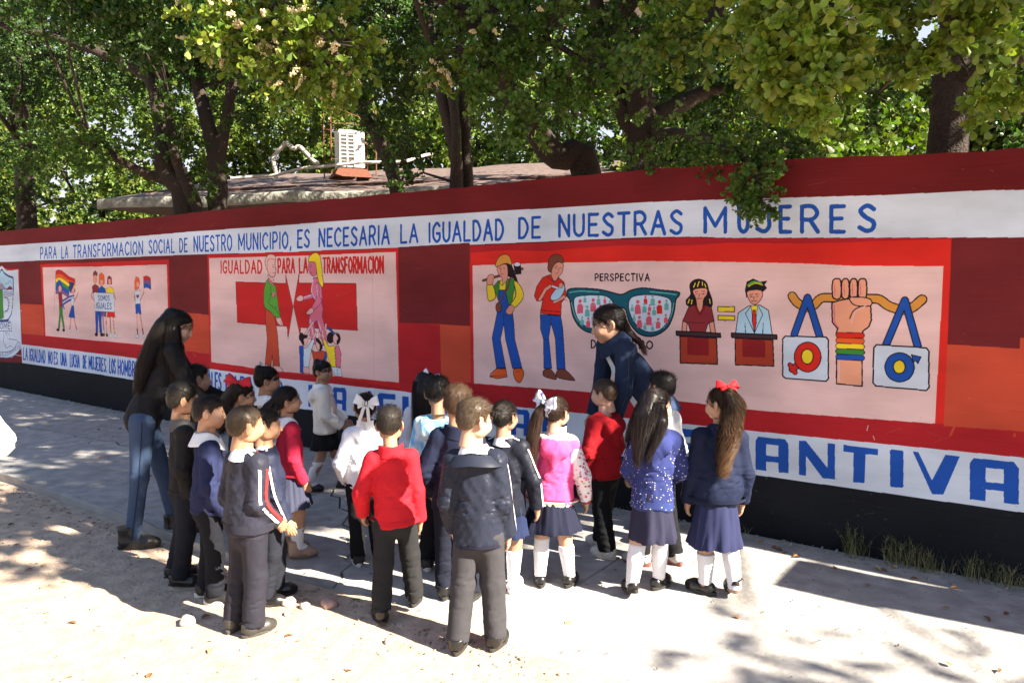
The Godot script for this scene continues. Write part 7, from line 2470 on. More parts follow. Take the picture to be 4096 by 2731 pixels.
func wear_skirt(s: Dictionary, x: Dictionary) -> void:
	var k: float = x.k
	var p: Dictionary = s.skirt
	var top: float = x.hip_y + 0.1 * k
	var hem: float = p.hem * k
	var m := 72
	var rings := []
	folds.seed = hash(s.label) % 997
	folds.frequency = 1.0
	var pleats: float = p.get("pleats", 0.0)
	var flare: float = p.get("flare", 0.02)
	for r in 11:
		var t := r / 10.0
		var y := lerpf(top, hem, t)
		var row := []
		for j in m:
			var a := TAU * j / m
			var rad := lerpf(0.082, 0.112 + flare, pow(t, 1.25)) * k
			var fold := folds.get_noise_3d(cos(a) * 2.2, t * 0.6, sin(a) * 2.2) * 0.03 * t * k
			var pl := pleats * t * k * (absf(fposmod(a / TAU * 22.0, 1.0) - 0.5) - 0.25)
			var rr := rad + fold + pl
			row.append(x.hipc * Vector3(1, 0, 1) + x.bx * Vector3(cos(a) * rr * 1.12, y + folds.get_noise_2d(cos(a) * 1.5 + 5, sin(a) * 1.5) * 0.012 * t, sin(a) * rr * 0.95))
		rings.append(row)
	# turn the hem inside
	for r in [[0.004, -0.006], [0.03, -0.012]]:
		var row := []
		for j in m:
			var c: Vector3 = rings[10][j]
			var mid: Vector3 = x.hipc * Vector3(1, 0, 1) + Vector3(0, c.y, 0)
			row.append(c + (mid - c).normalized() * -r[1] + Vector3(0, r[0] - 0.004, 0))
		rings.append(row)
	var b := Bag.new()
	b.skin(rings)
	for i in b.n.size():
		var c := b.v[i]
		var mid: Vector3 = x.hipc * Vector3(1, 0, 1) + Vector3(0, c.y, 0)
		if i < 11 * m and b.n[i].dot(c - mid) < 0:
			b.n[i] = -b.n[i]
	part("skirt", b.mesh(), cloth(p.c, p.get("rough", 0.8), 0.25), x.root)

func wear_socks(s: Dictionary, x: Dictionary) -> void:
	var k: float = x.k
	for i in 2:
		var b := Bag.new()
		var kn: Vector3 = x.kns[i]
		var an: Vector3 = x.ans[i]
		var calf := kn.lerp(an, 0.4) + Vector3(0, 0, 0.008 * k)
		var rise: float = s.socks.get("rise", [0.9, 0.9])[i]
		var rings := []
		for j in 22:
			var t := j / 21.0 * rise
			# from the ankle upwards
			var c: Vector3
			var r: float
			var u := 1.0 - t
			if u < 0.4:
				c = kn.lerp(calf, u / 0.4)
				r = lerpf(0.0445, 0.0465, u / 0.4)
			else:
				c = calf.lerp(an, (u - 0.4) / 0.6)
				r = lerpf(0.0465, 0.0335, pow((u - 0.4) / 0.6, 0.8))
			if s.get("thin", false):
				r *= 0.93
			var bump := 0.0012 * sin(j * 2.4) * (1.0 if j < 7 else 0.3) + (0.0025 if j == 20 else 0.0)
			rings.append(ring(c, (r + bump) * k, (r + bump) * k, Basis.IDENTITY, 18))
		var tip: Array = ring(kn.lerp(an, 1.0 - rise) + Vector3(0, -0.002, 0), 0.036 * k, 0.036 * k, Basis.IDENTITY, 18)
		rings.append(tip)
		var foot := Field.new(an + Vector3(-0.06, -0.07, -0.13) * k, an + Vector3(0.06, 0.08, 0.07) * k, 0.008)
		foot.cap(an + Vector3(0, 0.02, 0) * k, an + Vector3(0, -0.022, -0.07) * k, 0.033 * k, 0.024 * k, 0.02)
		b.skin(rings)
		for j in b.n.size():
			if b.n[j].dot(b.v[j] - kn.lerp(an, clampf((kn.y - b.v[j].y) / (kn.y - an.y), 0, 1))) < 0 and j < 22 * 18:
				b.n[j] = -b.n[j]
		b.add(foot.bag(), Transform3D.IDENTITY)
		part("sock", b.mesh(), cloth(s.socks.get("c", Color(0.86, 0.86, 0.88)), 0.95, 0.15), x.root)

func wear_shoes(s: Dictionary, x: Dictionary) -> void:
	var k: float = x.k
	var p: Dictionary = s.shoes
	var bags := shoe_bags(p.kind)
	var legs: Array = s.get("legs", [[0.0, 0.0, 0.0, 8.0], [0.0, 0.0, 0.0, 8.0]])
	for i in 2:
		var sg := -1.0 if i == 0 else 1.0
		var l: Array = legs[i]
		var an: Vector3 = x.ans[i]
		var pitch: float = l[5] if l.size() > 5 else 0.0
		var b := Basis(Vector3.UP, deg_to_rad(-sg * l[3])) * Basis(Vector3.RIGHT, -deg_to_rad(pitch))
		var sc := k * (1.42 if x.adult else 1.0)
		var t := Transform3D(b.scaled(Vector3.ONE * sc), Vector3(an.x, l[2] * k, an.z - 0.006))
		if pitch != 0.0:
			# heel up, toe stays on the ground
			t.origin.y += sin(deg_to_rad(pitch)) * 0.105 * sc
		var u := Bag.new()
		u.add(bags[0], t, Color.WHITE, i == 0)
		var o := part("shoe", u.mesh(), mat(p.c, p.get("rough", 0.4), 8.0, 0.2, 0.2), x.root)
		var so := Bag.new()
		so.add(bags[1], t, Color.WHITE, i == 0)
		part("sole", so.mesh(), mat(p.get("sole", p.c), 0.8, 8.0, 0.3, 0.3), o)

func wear_top(s: Dictionary, x: Dictionary) -> void:
	var k: float = x.k
	var p: Dictionary = s.top
	var fit: float = p.get("fit", 1.0) * (1.2 if x.adult else 1.0)
	var cell := 0.0105 if not x.adult else 0.014
	var up: Basis = x.up
	var lo := Vector3.ONE * 9
	var hi := -lo
	var hem: float = (p.get("hem", 0.455) + (0.0 if x.adult else 0.045)) * k
	for j in [x.hipc, x.neck, x.chest]:
		lo = lo.min(j - Vector3.ONE * 0.15 * k * fit)
		hi = hi.max(j + Vector3.ONE * 0.15 * k * fit)
	for i in 2:
		for j in [x.shs[i], x.els[i], x.wrs[i]]:
			lo = lo.min(j - Vector3.ONE * 0.085 * k * fit)
			hi = hi.max(j + Vector3.ONE * 0.085 * k * fit)
	lo.y = minf(lo.y, hem - 0.03)
	var f := Field.new(lo, hi, cell)
	var q := squash(Vector3(1, 1, 1.28), up)
	var base: Vector3 = x.hipc + up * Vector3(0, hem - x.hip_y, 0)
	var wh: float = p.get("hemwide", 0.114) * 0.91 * k * fit
	var wc := 0.1 * k * fit
	# the waist may blouse over a tight hem
	f.cap(base, x.chest, wh, wc, 0.02, q, 2)
	if p.get("blouse", 0.0) > 0.0:
		f.cap(base + up * Vector3(0, 0.055 * k, 0), base + up * Vector3(0, 0.075 * k, 0), (wh + p.blouse * k), wh + p.blouse * k, 0.03, q)
	f.cap(x.chest, x.neck + up * Vector3(0, -0.045 * k, 0), wc, 0.072 * k * fit, 0.03, q)
	f.cap(x.shs[0], x.shs[1], 0.046 * k * fit, 0.046 * k * fit, 0.03)
	f.cap(x.neck + up * Vector3(0, -0.05 * k, 0.0), x.neck + up * Vector3(0, p.get("neckup", 0.012) * k, -0.002), 0.062 * k * lerpf(1, fit, 0.5), 0.05 * k * lerpf(1, fit, 0.4), 0.03, Basis.IDENTITY, 1)
	for i in 2:
		var e: Vector3 = x.els[i]
		var w: Vector3 = x.wrs[i]
		var cuff := e.lerp(w, p.get("cuff", 1.02))
		var slv: float = p.get("sleeve", 1.0) * k * lerpf(1.0, fit, 0.85)
		f.cap(x.shs[i], e, 0.048 * slv, 0.041 * slv, 0.022)
		f.cap(e, cuff, 0.041 * slv, 0.036 * slv, 0.014, Basis.IDENTITY, 1)
		if p.get("rib", false):
			var a := e.lerp(w, p.get("cuff", 1.02) - 0.28)
			f.cap(a, e.lerp(w, p.get("cuff", 1.02) - 0.2), 0.043 * slv, 0.043 * slv, 0.02)
	if p.get("hood", false):
		# a hood lying on the back
		var hc: Vector3 = x.neck + up * Vector3(0, -0.06 * k, 0.078 * k)
		f.ell(hc, Vector3(0.092, 0.062, 0.044) * k, 0.015, up)
		f.cap(x.neck + up * Vector3(0, -0.08, 0.09) * k, x.neck + up * Vector3(0, -0.155, 0.092) * k, 0.05 * k, 0.018 * k, 0.015, squash(Vector3(1, 1, 1.5), up))
		for sg in [-1.0, 1.0]:
			f.cap(x.neck + up * Vector3(sg * 0.06, -0.02, 0.045) * k, x.neck + up * Vector3(sg * 0.068, -0.035, -0.03) * k, 0.03 * k, 0.024 * k, 0.02)
		f.ell(x.neck + up * Vector3(0, 0.03 * k, 0.04 * k), Vector3(0.05, 0.035, 0.03) * k, 0.02, up, [], true)
	folds.seed = hash(s.label) % 991
	folds.frequency = 1.0
	var wr: float = p.get("folds", 1.0)
	f.crease(folds, 0.007 * k * wr, Vector3(7, 2.6, 7), -9, 9, 0.7, 0.0)
	f.crease(folds, 0.0055 * k * wr, Vector3(11, 2.4, 8), -9, 9, 0.8, 0.75)
	f.crease(folds, 0.0055 * k * wr, Vector3(11, 2.4, 8), -9, 9, 0.8, -0.75)
	for i in 2:
		var ey: float = x.els[i].y
		f.crease(folds, 0.006 * k * wr, Vector3(12, 34, 12), ey - 0.1 * k, ey + 0.08 * k, 0.3)
	var name_: String = p.get("name", "jacket")
	var b := f.bag()
	var m: Material = cloth(p.c, p.get("rough", 0.75), p.get("sheen", 0.25))
	if p.has("tint"):
		# sleeves of another cloth, dyed patterns
		for j in b.v.size():
			b.c[j] = p.tint.call(b.v[j], x)
		m = cloth(Color.WHITE, p.get("rough", 0.85), 0.2, true)
	var o := part(name_, b.mesh(), m, x.root)
	# hem band, a narrow stitched one where nothing else is asked for
	if not p.has("band") and not p.has("tint") and not x.adult:
		p.band = (p.c as Color).srgb_to_linear() * 0.8
		p.bandh = 0.02
	if p.has("band"):
		var hb := Bag.new()
		var rows := []
		var bh: float = p.get("bandh", 0.035) * k
		for j in 6:
			var t := j / 5.0
			var row := []
			for a in 30:
				var an := TAU * a / 30
				var dir := up * Vector3(cos(an), 0, sin(an))
				var c := base + up * Vector3(0, bh * t, 0)
				var pt := f.hit(c + dir * 0.3, c)
				row.append(pt + dir * 0.004 + up * Vector3(0, -0.006, 0))
			rows.append(row)
		for pass_ in 2:
			for r in rows:
				var cp: Array = r.duplicate()
				for a in 30:
					r[a] = (cp[(a + 29) % 30] + cp[a] * 2 + cp[(a + 1) % 30]) * 0.25
		var under := []
		for a in 30:
			under.append(rows[0][a].lerp(base, 0.12))
		rows.push_front(under)
		var bc = p.band
		var cols := []
		for j in 7:
			cols.append(bc[j % bc.size()] if bc is Array else bc)
		if bc is Array:
			# knitted stripes, each row of its own colour
			for j in 6:
				var two := Bag.new()
				two.skin([rows[j], rows[j + 1]], true, [bc[j % bc.size()], bc[j % bc.size()]])
				_face_out(two, base)
				hb.add(two, Transform3D.IDENTITY)
		else:
			hb.skin(rows, true, cols)
			_face_out(hb, base)
		part("hem_band", hb.mesh(), cloth(Color.WHITE, 0.9, 0.2, true), o)
	# cuffs
	if p.has("cuffc"):
		for i in 2:
			var e: Vector3 = x.els[i]
			var w: Vector3 = x.wrs[i]
			var dir := (w - e).normalized()
			var cb := Bag.new()
			var slv: float = p.get("sleeve", 1.0) * k * lerpf(1.0, fit, 0.85)
			var pts := [e.lerp(w, p.get("cuff", 1.02) - 0.02), e.lerp(w, p.get("cuff", 1.02) + 0.03), e.lerp(w, p.get("cuff", 1.02) + 0.13)]
			tube(cb, pts, [0.034 * slv, 0.032 * slv, 0.027 * slv], 14, p.cuffc)
			part("cuff", cb.mesh(), cloth(Color.WHITE, 0.9, 0.2, true), o)
	# stripes down the sleeves: [offset forward, width, colour]
	for st in p.get("stripes", []):
		for i in 2:
			var sg := -1.0 if i == 0 else 1.0
			var pts := []
			var outs := []
			for j in 18:
				var t := j / 17.0
				var c: Vector3
				if t < 0.16:
					c = x.neck.lerp(x.shs[i], 0.45 + t / 0.16 * 0.45) + up * Vector3(0, -0.02 * k, 0)
				elif t < 0.6:
					c = x.shs[i].lerp(x.els[i], (t - 0.16) / 0.44)
				else:
					c = x.els[i].lerp(x.wrs[i], (t - 0.6) / 0.4 * 0.96)
				var o2: Vector3 = (up * Vector3(sg * lerpf(0.25, 1.0, minf(t / 0.25, 1.0)), lerpf(1.0, 0.0, minf(t / 0.25, 1.0)), 0.0)).normalized()
				o2 = (o2 + x.bx * Vector3(0, 0, st[0] * 18.0)).normalized()
				pts.append(c + x.bx * Vector3(0, 0, st[0] * 0.3) * k)
				outs.append(o2)
			part("sleeve_stripe", ribbon(f, pts, outs, st[1] * k, 0.004).mesh(), cloth(st[2], 0.8, 0.1), o)
	# collar: "shirt" folded, "stand", "turtle"
	if p.has("collar"):
		var cb := Bag.new()
		var nk: Vector3 = x.neck
		var rows := []
		var kind: String = p.get("collarkind", "shirt")
		var prof := []
		if kind == "turtle":
			prof = [[-0.03, 0.058], [0.0, 0.052], [0.03, 0.05], [0.042, 0.052], [0.045, 0.049], [0.036, 0.044]]
		elif kind == "stand":
			prof = [[-0.03, 0.066], [-0.008, 0.062], [0.016, 0.062], [0.026, 0.061], [0.022, 0.054], [-0.01, 0.05]]
		else:
			prof = [[0.0, 0.046], [0.02, 0.05], [0.026, 0.054], [0.02, 0.06], [0.004, 0.068], [-0.018, 0.079], [-0.028, 0.084], [-0.027, 0.08], [-0.012, 0.07]]
		var big: float = p.get("collarbig", 1.0)
		var cu := up.slerp(x.bx, 0.3)
		for r in prof:
			var row := []
			for a in 28:
				var an := TAU * a / 28
				var fr := maxf(0.0, -sin(an))
				var wob := 0.004 * sin(an * 3.0 + 1.0)
				row.append(nk + cu * (Vector3(cos(an) * (r[1] + wob * 0.5) * 1.06, r[0] * 1.15 + 0.012 - fr * fr * 0.03 + wob, sin(an) * r[1] * 1.05 + 0.002) * k * big * lerpf(1.0, fit, 0.5)))
			rows.append(row)
		cb.skin(rows)
		_face_out(cb, nk)
		part("collar", cb.mesh(), cloth(p.collar, 0.9, 0.15), o)
	if p.has("dots"):
		# printed motifs, scattered flecks on the cloth
		var db := Bag.new()
		for j in p.dots.n:
			var vi := prng.randi() % b.v.size()
			var pt := b.v[vi]
			if not p.dots.where.call(pt, x):
				continue
			var nn := b.n[vi]
			var sd := nn.cross(Vector3.UP).normalized()
			if sd.length() < 0.5:
				continue
			var u2 := sd.cross(nn)
			var c0: Color = p.dots.cols[prng.randi() % p.dots.cols.size()]
			var r: float = p.dots.r * prng.randf_range(0.6, 1.2)
			var ph := prng.randf() * TAU
			var s0 := db.point(pt + nn * 0.003, nn, c0)
			for a in 6:
				var an := ph + TAU * a / 6
				db.point(pt + nn * 0.0022 + (sd * cos(an) + u2 * sin(an) * 0.75) * r * (1.0 if a % 2 == 0 else 0.65), nn, c0)
			for a in 6:
				db.i.append_array(PackedInt32Array([s0, s0 + 1 + a, s0 + 1 + (a + 1) % 6]))
		part("print", db.mesh(), cloth(Color.WHITE, 0.9, 0.0, true), o)
	x["topfield"] = f
	x["topnode"] = o

func _face_out(b: Bag, mid: Vector3) -> void:
	for j in b.n.size():
		var r := b.v[j] - mid
		r.y *= 0.2
		if b.n[j].dot(r) < 0:
			b.n[j] = -b.n[j]

func wear_hair(s: Dictionary, x: Dictionary) -> void:
	var st: String = s.style
	var col: Color = s.get("hair", BLACK_HAIR)
	var t: Transform3D = x.ht
	var k: float = x.k
	var b := Bag.new()
	var kind := "boy"
	if st in ["buzz", "fringe"]:
		kind = st
	elif st in ["pony", "bun", "long", "half"]:
		kind = "drawn"
	var cap := cap_bag(kind)
	var base := Bag.new()
	base.add(cap, t)
	var nz := FastNoiseLite.new()
	nz.frequency = 1.0
	for j in base.c.size():
		var p := cap.v[j]
		var sh := 0.85 + 0.5 * nz.get_noise_3d(p.x * 160, p.y * 40, p.z * 90)
		var cc := Color(col.r * sh, col.g * sh, col.b * sh)
		if kind == "boy" or kind == "buzz":
			# clipped short towards the nape and temples, where the scalp shows through
			var up := p.y - hairline("boy", p.z)
			var thin := (1.0 - smoothstep(0.0, 0.05 if kind == "buzz" else 0.035, up)) * (0.32 if kind == "buzz" else 0.22)
			cc = cc.lerp(s.get("skin", Color(0.42, 0.235, 0.15)) * 0.6, thin)
		base.c[j] = cc
		# strands catch the light unevenly
		var qn := Vector3(nz.get_noise_3d(p.x * 300, p.y * 120, p.z * 300), nz.get_noise_3d(p.x * 300 + 50, p.y * 120, p.z * 300), nz.get_noise_3d(p.x * 300, p.y * 120, p.z * 300 + 50))
		base.n[j] = (base.n[j] + qn * 0.22).normalized()
	b.add(base, Transform3D.IDENTITY)
	var whorl := Vector3(0.008, 0.09, 0.045)
	if st == "buzz":
		comb(b, cap, t, col, 2600, 0.010, 0.0035, whorl)
	elif st == "boy":
		comb(b, cap, t, col, 2200, 0.02, 0.003, whorl, Vector3.ZERO, -0.01)
		comb(b, cap, t, col, 1100, 0.03, 0.013, whorl, Vector3(0.1, 0.5, -0.6), 0.05)
	elif st == "fringe":
		comb(b, cap, t, col, 1500, 0.026, 0.004, whorl)
		comb(b, cap, t, col, 800, 0.04, 0.012, whorl, Vector3(0.2, 0.0, -1.2), 0.055)
	else:
		var tie: Vector3 = s.get("tie", Vector3(0.0, 0.05, 0.1))
		var d := Vector3.ZERO
		# combed towards the tie
		for pass_ in 1:
			comb_to(b, cap, t, col, 1500, tie)
	comb(b, cap, t, col, 160, 0.035, 0.016, whorl)
	for l in s.get("locks", []):
		# paths in head space: [points, radii, flat, count, wave, tip colour]
		var pts := []
		var rad := []
		for p in l[0]:
			pts.append(x.headc + x.bx.slerp(t.basis.orthonormalized(), l[6] if l.size() > 6 else 1.0) * (p * k))
		for r in l[1]:
			rad.append(r * k)
		lock(b, pts, rad, l[2], col, int(l[3] * 1.6), (l[4] if l.size() > 4 else 0.0) * k, l[5] if l.size() > 5 else Color(0, 0, 0, 0))
	if st == "bun":
		var bb := Bag.new()
		ellipsoid(bb, t * Transform3D(Basis.IDENTITY, s.get("tie", Vector3(0, 0.1, 0.05))), Vector3(0.04, 0.034, 0.04), col, 14, 9)
		b.add(bb, Transform3D.IDENTITY)
		comb(b, bb, Transform3D.IDENTITY, col, 300, 0.03 * k, 0.003, t * Vector3(0, 0.3, 0.05))
	part("hair", b.mesh(), hair_mat(), x.root)
	if s.has("bow"):
		var w: Dictionary = s.bow
		var bb := Bag.new()
		var bt: Transform3D = t * Transform3D(Basis(Vector3.UP, deg_to_rad(w.get("yaw", 0.0))) * Basis(Vector3.RIGHT, deg_to_rad(w.get("pitch", 0.0))) * Basis(Vector3.BACK, deg_to_rad(w.get("roll", 0.0))), w.at)
		bb.add(bow_bag(w.w, w.c, w.get("c2", w.c), w.get("tails", 0.5)), bt)
		part("hair_bow", bb.mesh(), cloth(Color.WHITE, 0.6, 0.2, true), x.root)

func comb_to(out: Bag, base: Bag, t: Transform3D, col: Color, count: int, tie: Vector3) -> void:
	var n := base.v.size()
	for k in count:
		var at := prng.randi() % n
		var p := base.v[at]
		var q := base.n[at]
		var dir := tie - p
		dir = (dir - q * dir.dot(q)).normalized()
		var l := minf(0.05, p.distance_to(tie)) * prng.randf_range(0.6, 1.0)
		var side := dir.cross(q).normalized() * prng.randf_range(0.001, 0.002)
		var sh := prng.randf_range(0.65, 1.4)
		var c := Color(col.r * sh, col.g * sh, col.b * sh)
		var s := out.v.size()
		for j in 4:
			var tt := j / 3.0
			var pp := p + q * 0.0012 + dir * l * tt
			# stay on the skull
			var e := (pp - Vector3(0, 0.024, 0.014))
			var w := side * (1.0 - tt * 0.6)
			var g := (e / Vector3(0.081, 0.09, 0.099)).length()
			if g < 1.04:
				pp = Vector3(0, 0.024, 0.014) + e / g * 1.04
			out.point(t * (pp - w), (t.basis * (q - side.normalized() * 0.85)).normalized(), c)
			out.point(t * (pp + w), (t.basis * (q + side.normalized() * 0.85)).normalized(), c)
		for j in 3:
			out.quad(s + j * 2, s + j * 2 + 1, s + j * 2 + 3, s + j * 2 + 2)
# ---------------------------------------------------------------- who stands where
const NAVY := Color(0.017, 0.02, 0.042)
const DARK := Color(0.018, 0.02, 0.028)

func on_ground(x: float, z: float) -> float:
	var p := Vector3(x, 0, z)
	var w := p.dot(N) + WALL_D
	if w < 2.3:
		return 0.002
	var hills := FastNoiseLite.new()
	hills.seed = 2
	hills.frequency = 0.8
	hills.fractal_octaves = 4
	return dirt_height(p.dot(U), w, hills) - 0.002

func person(s: Dictionary) -> Node3D:
	s.y = on_ground(s.at.x, s.at.y)
	for key in ["pants", "skirt", "top", "shoes"]:
		if s.has(key) and s[key].has("c") and not (s[key].c is Color):
			s[key].c = Color.WHITE
		if s.has(key) and s[key].has("c"):
			s[key].c = (s[key].c as Color).linear_to_srgb()
		if s.has(key) and s[key].has("sole"):
			s[key].sole = (s[key].sole as Color).linear_to_srgb()
		if s.has(key) and s[key].has("collar"):
			s[key].collar = (s[key].collar as Color).linear_to_srgb()
		if s.has(key) and s[key].has("seam"):
			s[key].seam = (s[key].seam as Color).linear_to_srgb()
	if s.has("top"):
		for st in s.top.get("stripes", []):
			st[2] = (st[2] as Color).linear_to_srgb()
	return figure(s)

# how far a point is from the bones of the arms
func arm_gap(p: Vector3, x: Dictionary) -> float:
	var best := 9.0
	for i in 2:
		best = minf(best, p.distance_to(Geometry3D.get_closest_point_to_segment(p, x.shs[i], x.els[i])))
		best = minf(best, p.distance_to(Geometry3D.get_closest_point_to_segment(p, x.els[i], x.wrs[i])))
	return best

# a looped purple ribbon pinned on the chest
func pin_ribbon(local: Vector3, size: float) -> void:
	var b := Bag.new()
	var rows := []
	for k in 13:
		var t := k / 12.0
		var a := lerpf(-0.9, 0.9, t)
		var x := sin(a * 2.4) * 0.35
		var y := cos(a * 1.75) * 0.9 - 0.4
		rows.append([Vector3(x - 0.11, y, 0.02 * k / 12.0) * size, Vector3(x + 0.11, y + 0.03, 0.02 * k / 12.0) * size])
	b.skin(rows, false)
	var c: Bag = Bag.new()
	var dir: Vector3 = (last.up * Vector3(0, 0, -1)).normalized()
	var at: Vector3 = last.chest + last.up * (local * last.k)
	at = last.topfield.hit(at + dir * 0.25, at) + dir * 0.006
	var x2 := Vector3.UP.cross(-dir).normalized()
	c.add(b, Transform3D(Basis(x2, (-dir).cross(x2), -dir), at))
	part("ribbon", c.mesh(), cloth(Color(0.12, 0.03, 0.42).linear_to_srgb(), 0.5, 0.2), last.topnode)

func build_people() -> void:
	var white := Color(0.82, 0.82, 0.84)
	var shoe := {"kind": "plain", "c": Color(0.012, 0.012, 0.013), "rough": 0.32, "sole": Color(0.03, 0.027, 0.025)}
	var strap := {"kind": "strap", "c": Color(0.012, 0.012, 0.013), "rough": 0.3, "sole": Color(0.025, 0.022, 0.02)}
	var sneak := {"kind": "sneaker", "c": Color(0.015, 0.015, 0.017), "rough": 0.6, "sole": Color(0.75, 0.75, 0.74)}
	var wsneak := {"kind": "sneaker", "c": Color(0.68, 0.67, 0.64), "rough": 0.6, "sole": Color(0.6, 0.58, 0.54)}
	var red := Color(0.5, 0.02, 0.025)

	# -- the woman with the long hair
	person({"label": "woman with very long dark hair in black jacket and jeans bending over boys", "adult": true, "h": 1.57, "at": Vector2(-2.42, -5.0), "turn": -66.0, "lean": 24.0, "look": -16.0, "nod": 22.0, "hair": Color(0.009, 0.007, 0.006), "skin": Color(0.44, 0.27, 0.19),
		"arms": [[0.02, -0.24, -0.12, -0.03, -0.14, -0.2], [0.03, -0.25, -0.1, -0.02, -0.17, -0.17]], "rolls": [0.4, 0.2], "curls": [0.3, 0.25],
		"legs": [[0.02, -0.2, 0.0, 6.0, 0.0], [0.0, 0.08, 0.0, 4.0, 0.0]],
		"top": {"name": "bomber_jacket", "c": Color(0.015, 0.015, 0.017), "rough": 0.7, "hem": 0.84, "hemwide": 0.125, "fit": 1.0, "rib": true, "blouse": 0.01, "cuffc": Color(0.015, 0.014, 0.014), "folds": 1.1},
		"pants": {"name": "jeans", "c": Color(0.05, 0.08, 0.15), "fit": 0.96, "bunch": 0.7, "seam": Color(0.018, 0.032, 0.07), "rough": 0.9},
		"shoes": {"kind": "boot", "c": Color(0.012, 0.012, 0.012), "rough": 0.35, "sole": Color(0.012, 0.012, 0.012)}, "style": "long", "tie": Vector3(0, -0.05, 0.1),
		"locks": [
			[[Vector3(0.045, 0.08, 0.03), Vector3(0.075, -0.02, 0.045), Vector3(0.085, -0.16, 0.04), Vector3(0.09, -0.32, 0.02), Vector3(0.085, -0.5, 0.0)], [0.035, 0.045, 0.052, 0.055, 0.03], Vector3(1.3, 1, 0.8), 420, 0.004, Color(0.026, 0.013, 0.009), 0.0],
			[[Vector3(0.02, 0.085, 0.05), Vector3(0.045, 0.01, 0.1), Vector3(0.06, -0.12, 0.16), Vector3(0.07, -0.26, 0.22), Vector3(0.07, -0.4, 0.26)], [0.045, 0.055, 0.058, 0.052, 0.025], Vector3(1.2, 1, 0.95), 420, 0.004, Color(0.02, 0.011, 0.008), 0.0],
			[[Vector3(0.0, 0.085, 0.04), Vector3(0.02, -0.02, 0.085), Vector3(0.05, -0.16, 0.1), Vector3(0.065, -0.32, 0.11), Vector3(0.06, -0.44, 0.12)], [0.055, 0.065, 0.065, 0.055, 0.025], Vector3(1.2, 1, 0.95), 300, 0.004, Color(0.02, 0.011, 0.008), 0.0]]})

	# -- the woman in denim
	person({"label": "woman in blue denim jacket with dark ponytail leaning towards the children", "adult": true, "h": 1.6, "at": Vector2(0.95, -5.0), "turn": 104.0, "lean": 37.0, "look": -14.0, "nod": 16.0, "wide": 1.16, "headsize": 1.1, "hair": Color(0.009, 0.006, 0.006), "skin": Color(0.36, 0.2, 0.13),
		"arms": [[0.03, -0.27, -0.03, -0.03, -0.22, -0.06], [0.04, -0.27, -0.02, -0.02, -0.2, -0.06]], "legs": [[0.02, -0.06, 0.0, 6.0], [0.02, 0.06, 0.0, 6.0]],
		"top": {"name": "denim_jacket", "c": Color(0.018, 0.029, 0.062), "rough": 0.9, "hem": 0.8, "fit": 1.14, "hemwide": 0.13, "collar": Color(0.017, 0.028, 0.06), "collarkind": "shirt", "collarbig": 1.15, "stripes": [[0.0, 0.005, Color(0.05, 0.065, 0.1)]], "folds": 1.1},
		"pants": {"name": "jeans", "c": Color(0.03, 0.05, 0.11), "fit": 1.05, "rough": 0.9}, "shoes": wsneak.duplicate(), "style": "pony", "tie": Vector3(0, -0.01, 0.1),
		"locks": [[[Vector3(0, 0.03, 0.085), Vector3(-0.005, -0.02, 0.115), Vector3(-0.02, -0.07, 0.15), Vector3(-0.035, -0.11, 0.2), Vector3(-0.045, -0.16, 0.25)], [0.042, 0.036, 0.03, 0.022, 0.01], Vector3(1, 1, 1), 200, 0.0, Color(0.04, 0.016, 0.012), 0.0]]})
	pin_ribbon(Vector3(-0.075, 0.03, -0.02), 0.1)
	# shirt front under the open denim jacket
	var sb := Bag.new()
	var rows := []
	for k in 9:
		var t := k / 8.0
		var row := []
		for j in 5:
			var c: Vector3 = last.hipc + last.up * Vector3((j - 2) * lerpf(0.034, 0.02, t), lerpf(0.02, 0.53, t), 0)
			var d: Vector3 = last.up * Vector3(0, 0, -1)
			row.append(last.topfield.hit(c + d * 0.3, c) + d * 0.006)
		rows.append(row)
	sb.skin(rows, false)
	part("shirt_front", sb.mesh(), cloth(srgb(208, 216, 226), 0.85, 0.1), last.topnode)

	# -- children, from the woman with the long hair to the right
	person({"label": "boy with black hair half hidden behind the boy with combed hair", "h": 1.12, "at": Vector2(-2.12, -5.1), "turn": -55.0, "style": "boy", "top": {"c": NAVY, "hem": 0.45, "collar": white}, "pants": {"c": DARK}, "shoes": shoe.duplicate()})
	person({"label": "boy with combed shiny black hair in charcoal jacket under the woman's hand", "h": 1.145, "at": Vector2(-1.86, -4.3), "turn": -62.0, "look": 2.0, "nod": 4.0, "style": "fringe", "hair": Color(0.02, 0.017, 0.015), "top": {"c": Color(0.02, 0.02, 0.021), "hem": 0.47, "rough": 0.85, "collar": Color(0.09, 0.09, 0.095), "collarkind": "stand", "sheen": 0.35}, "pants": {"c": Color(0.016, 0.018, 0.026)}, "shoes": shoe.duplicate()})
	person({"label": "boy in plain navy fleece sweater with wide white collar and black trousers", "h": 1.1, "at": Vector2(-1.62, -4.02), "turn": -68.0, "look": -8.0, "style": "boy", "skin": Color(0.4, 0.22, 0.14), "arms": [[0.045, -0.19, 0.0, 0.0, -0.16, -0.07], [0.05, -0.185, 0.015, 0.0, -0.15, -0.085]],
		"top": {"name": "sweater", "c": Color(0.022, 0.028, 0.075), "rough": 0.95, "sheen": 0.5, "hem": 0.455, "collar": white, "collarbig": 1.12, "blouse": 0.008, "hemwide": 0.112}, "pants": {"c": Color(0.012, 0.013, 0.018)}, "shoes": sneak.duplicate()})
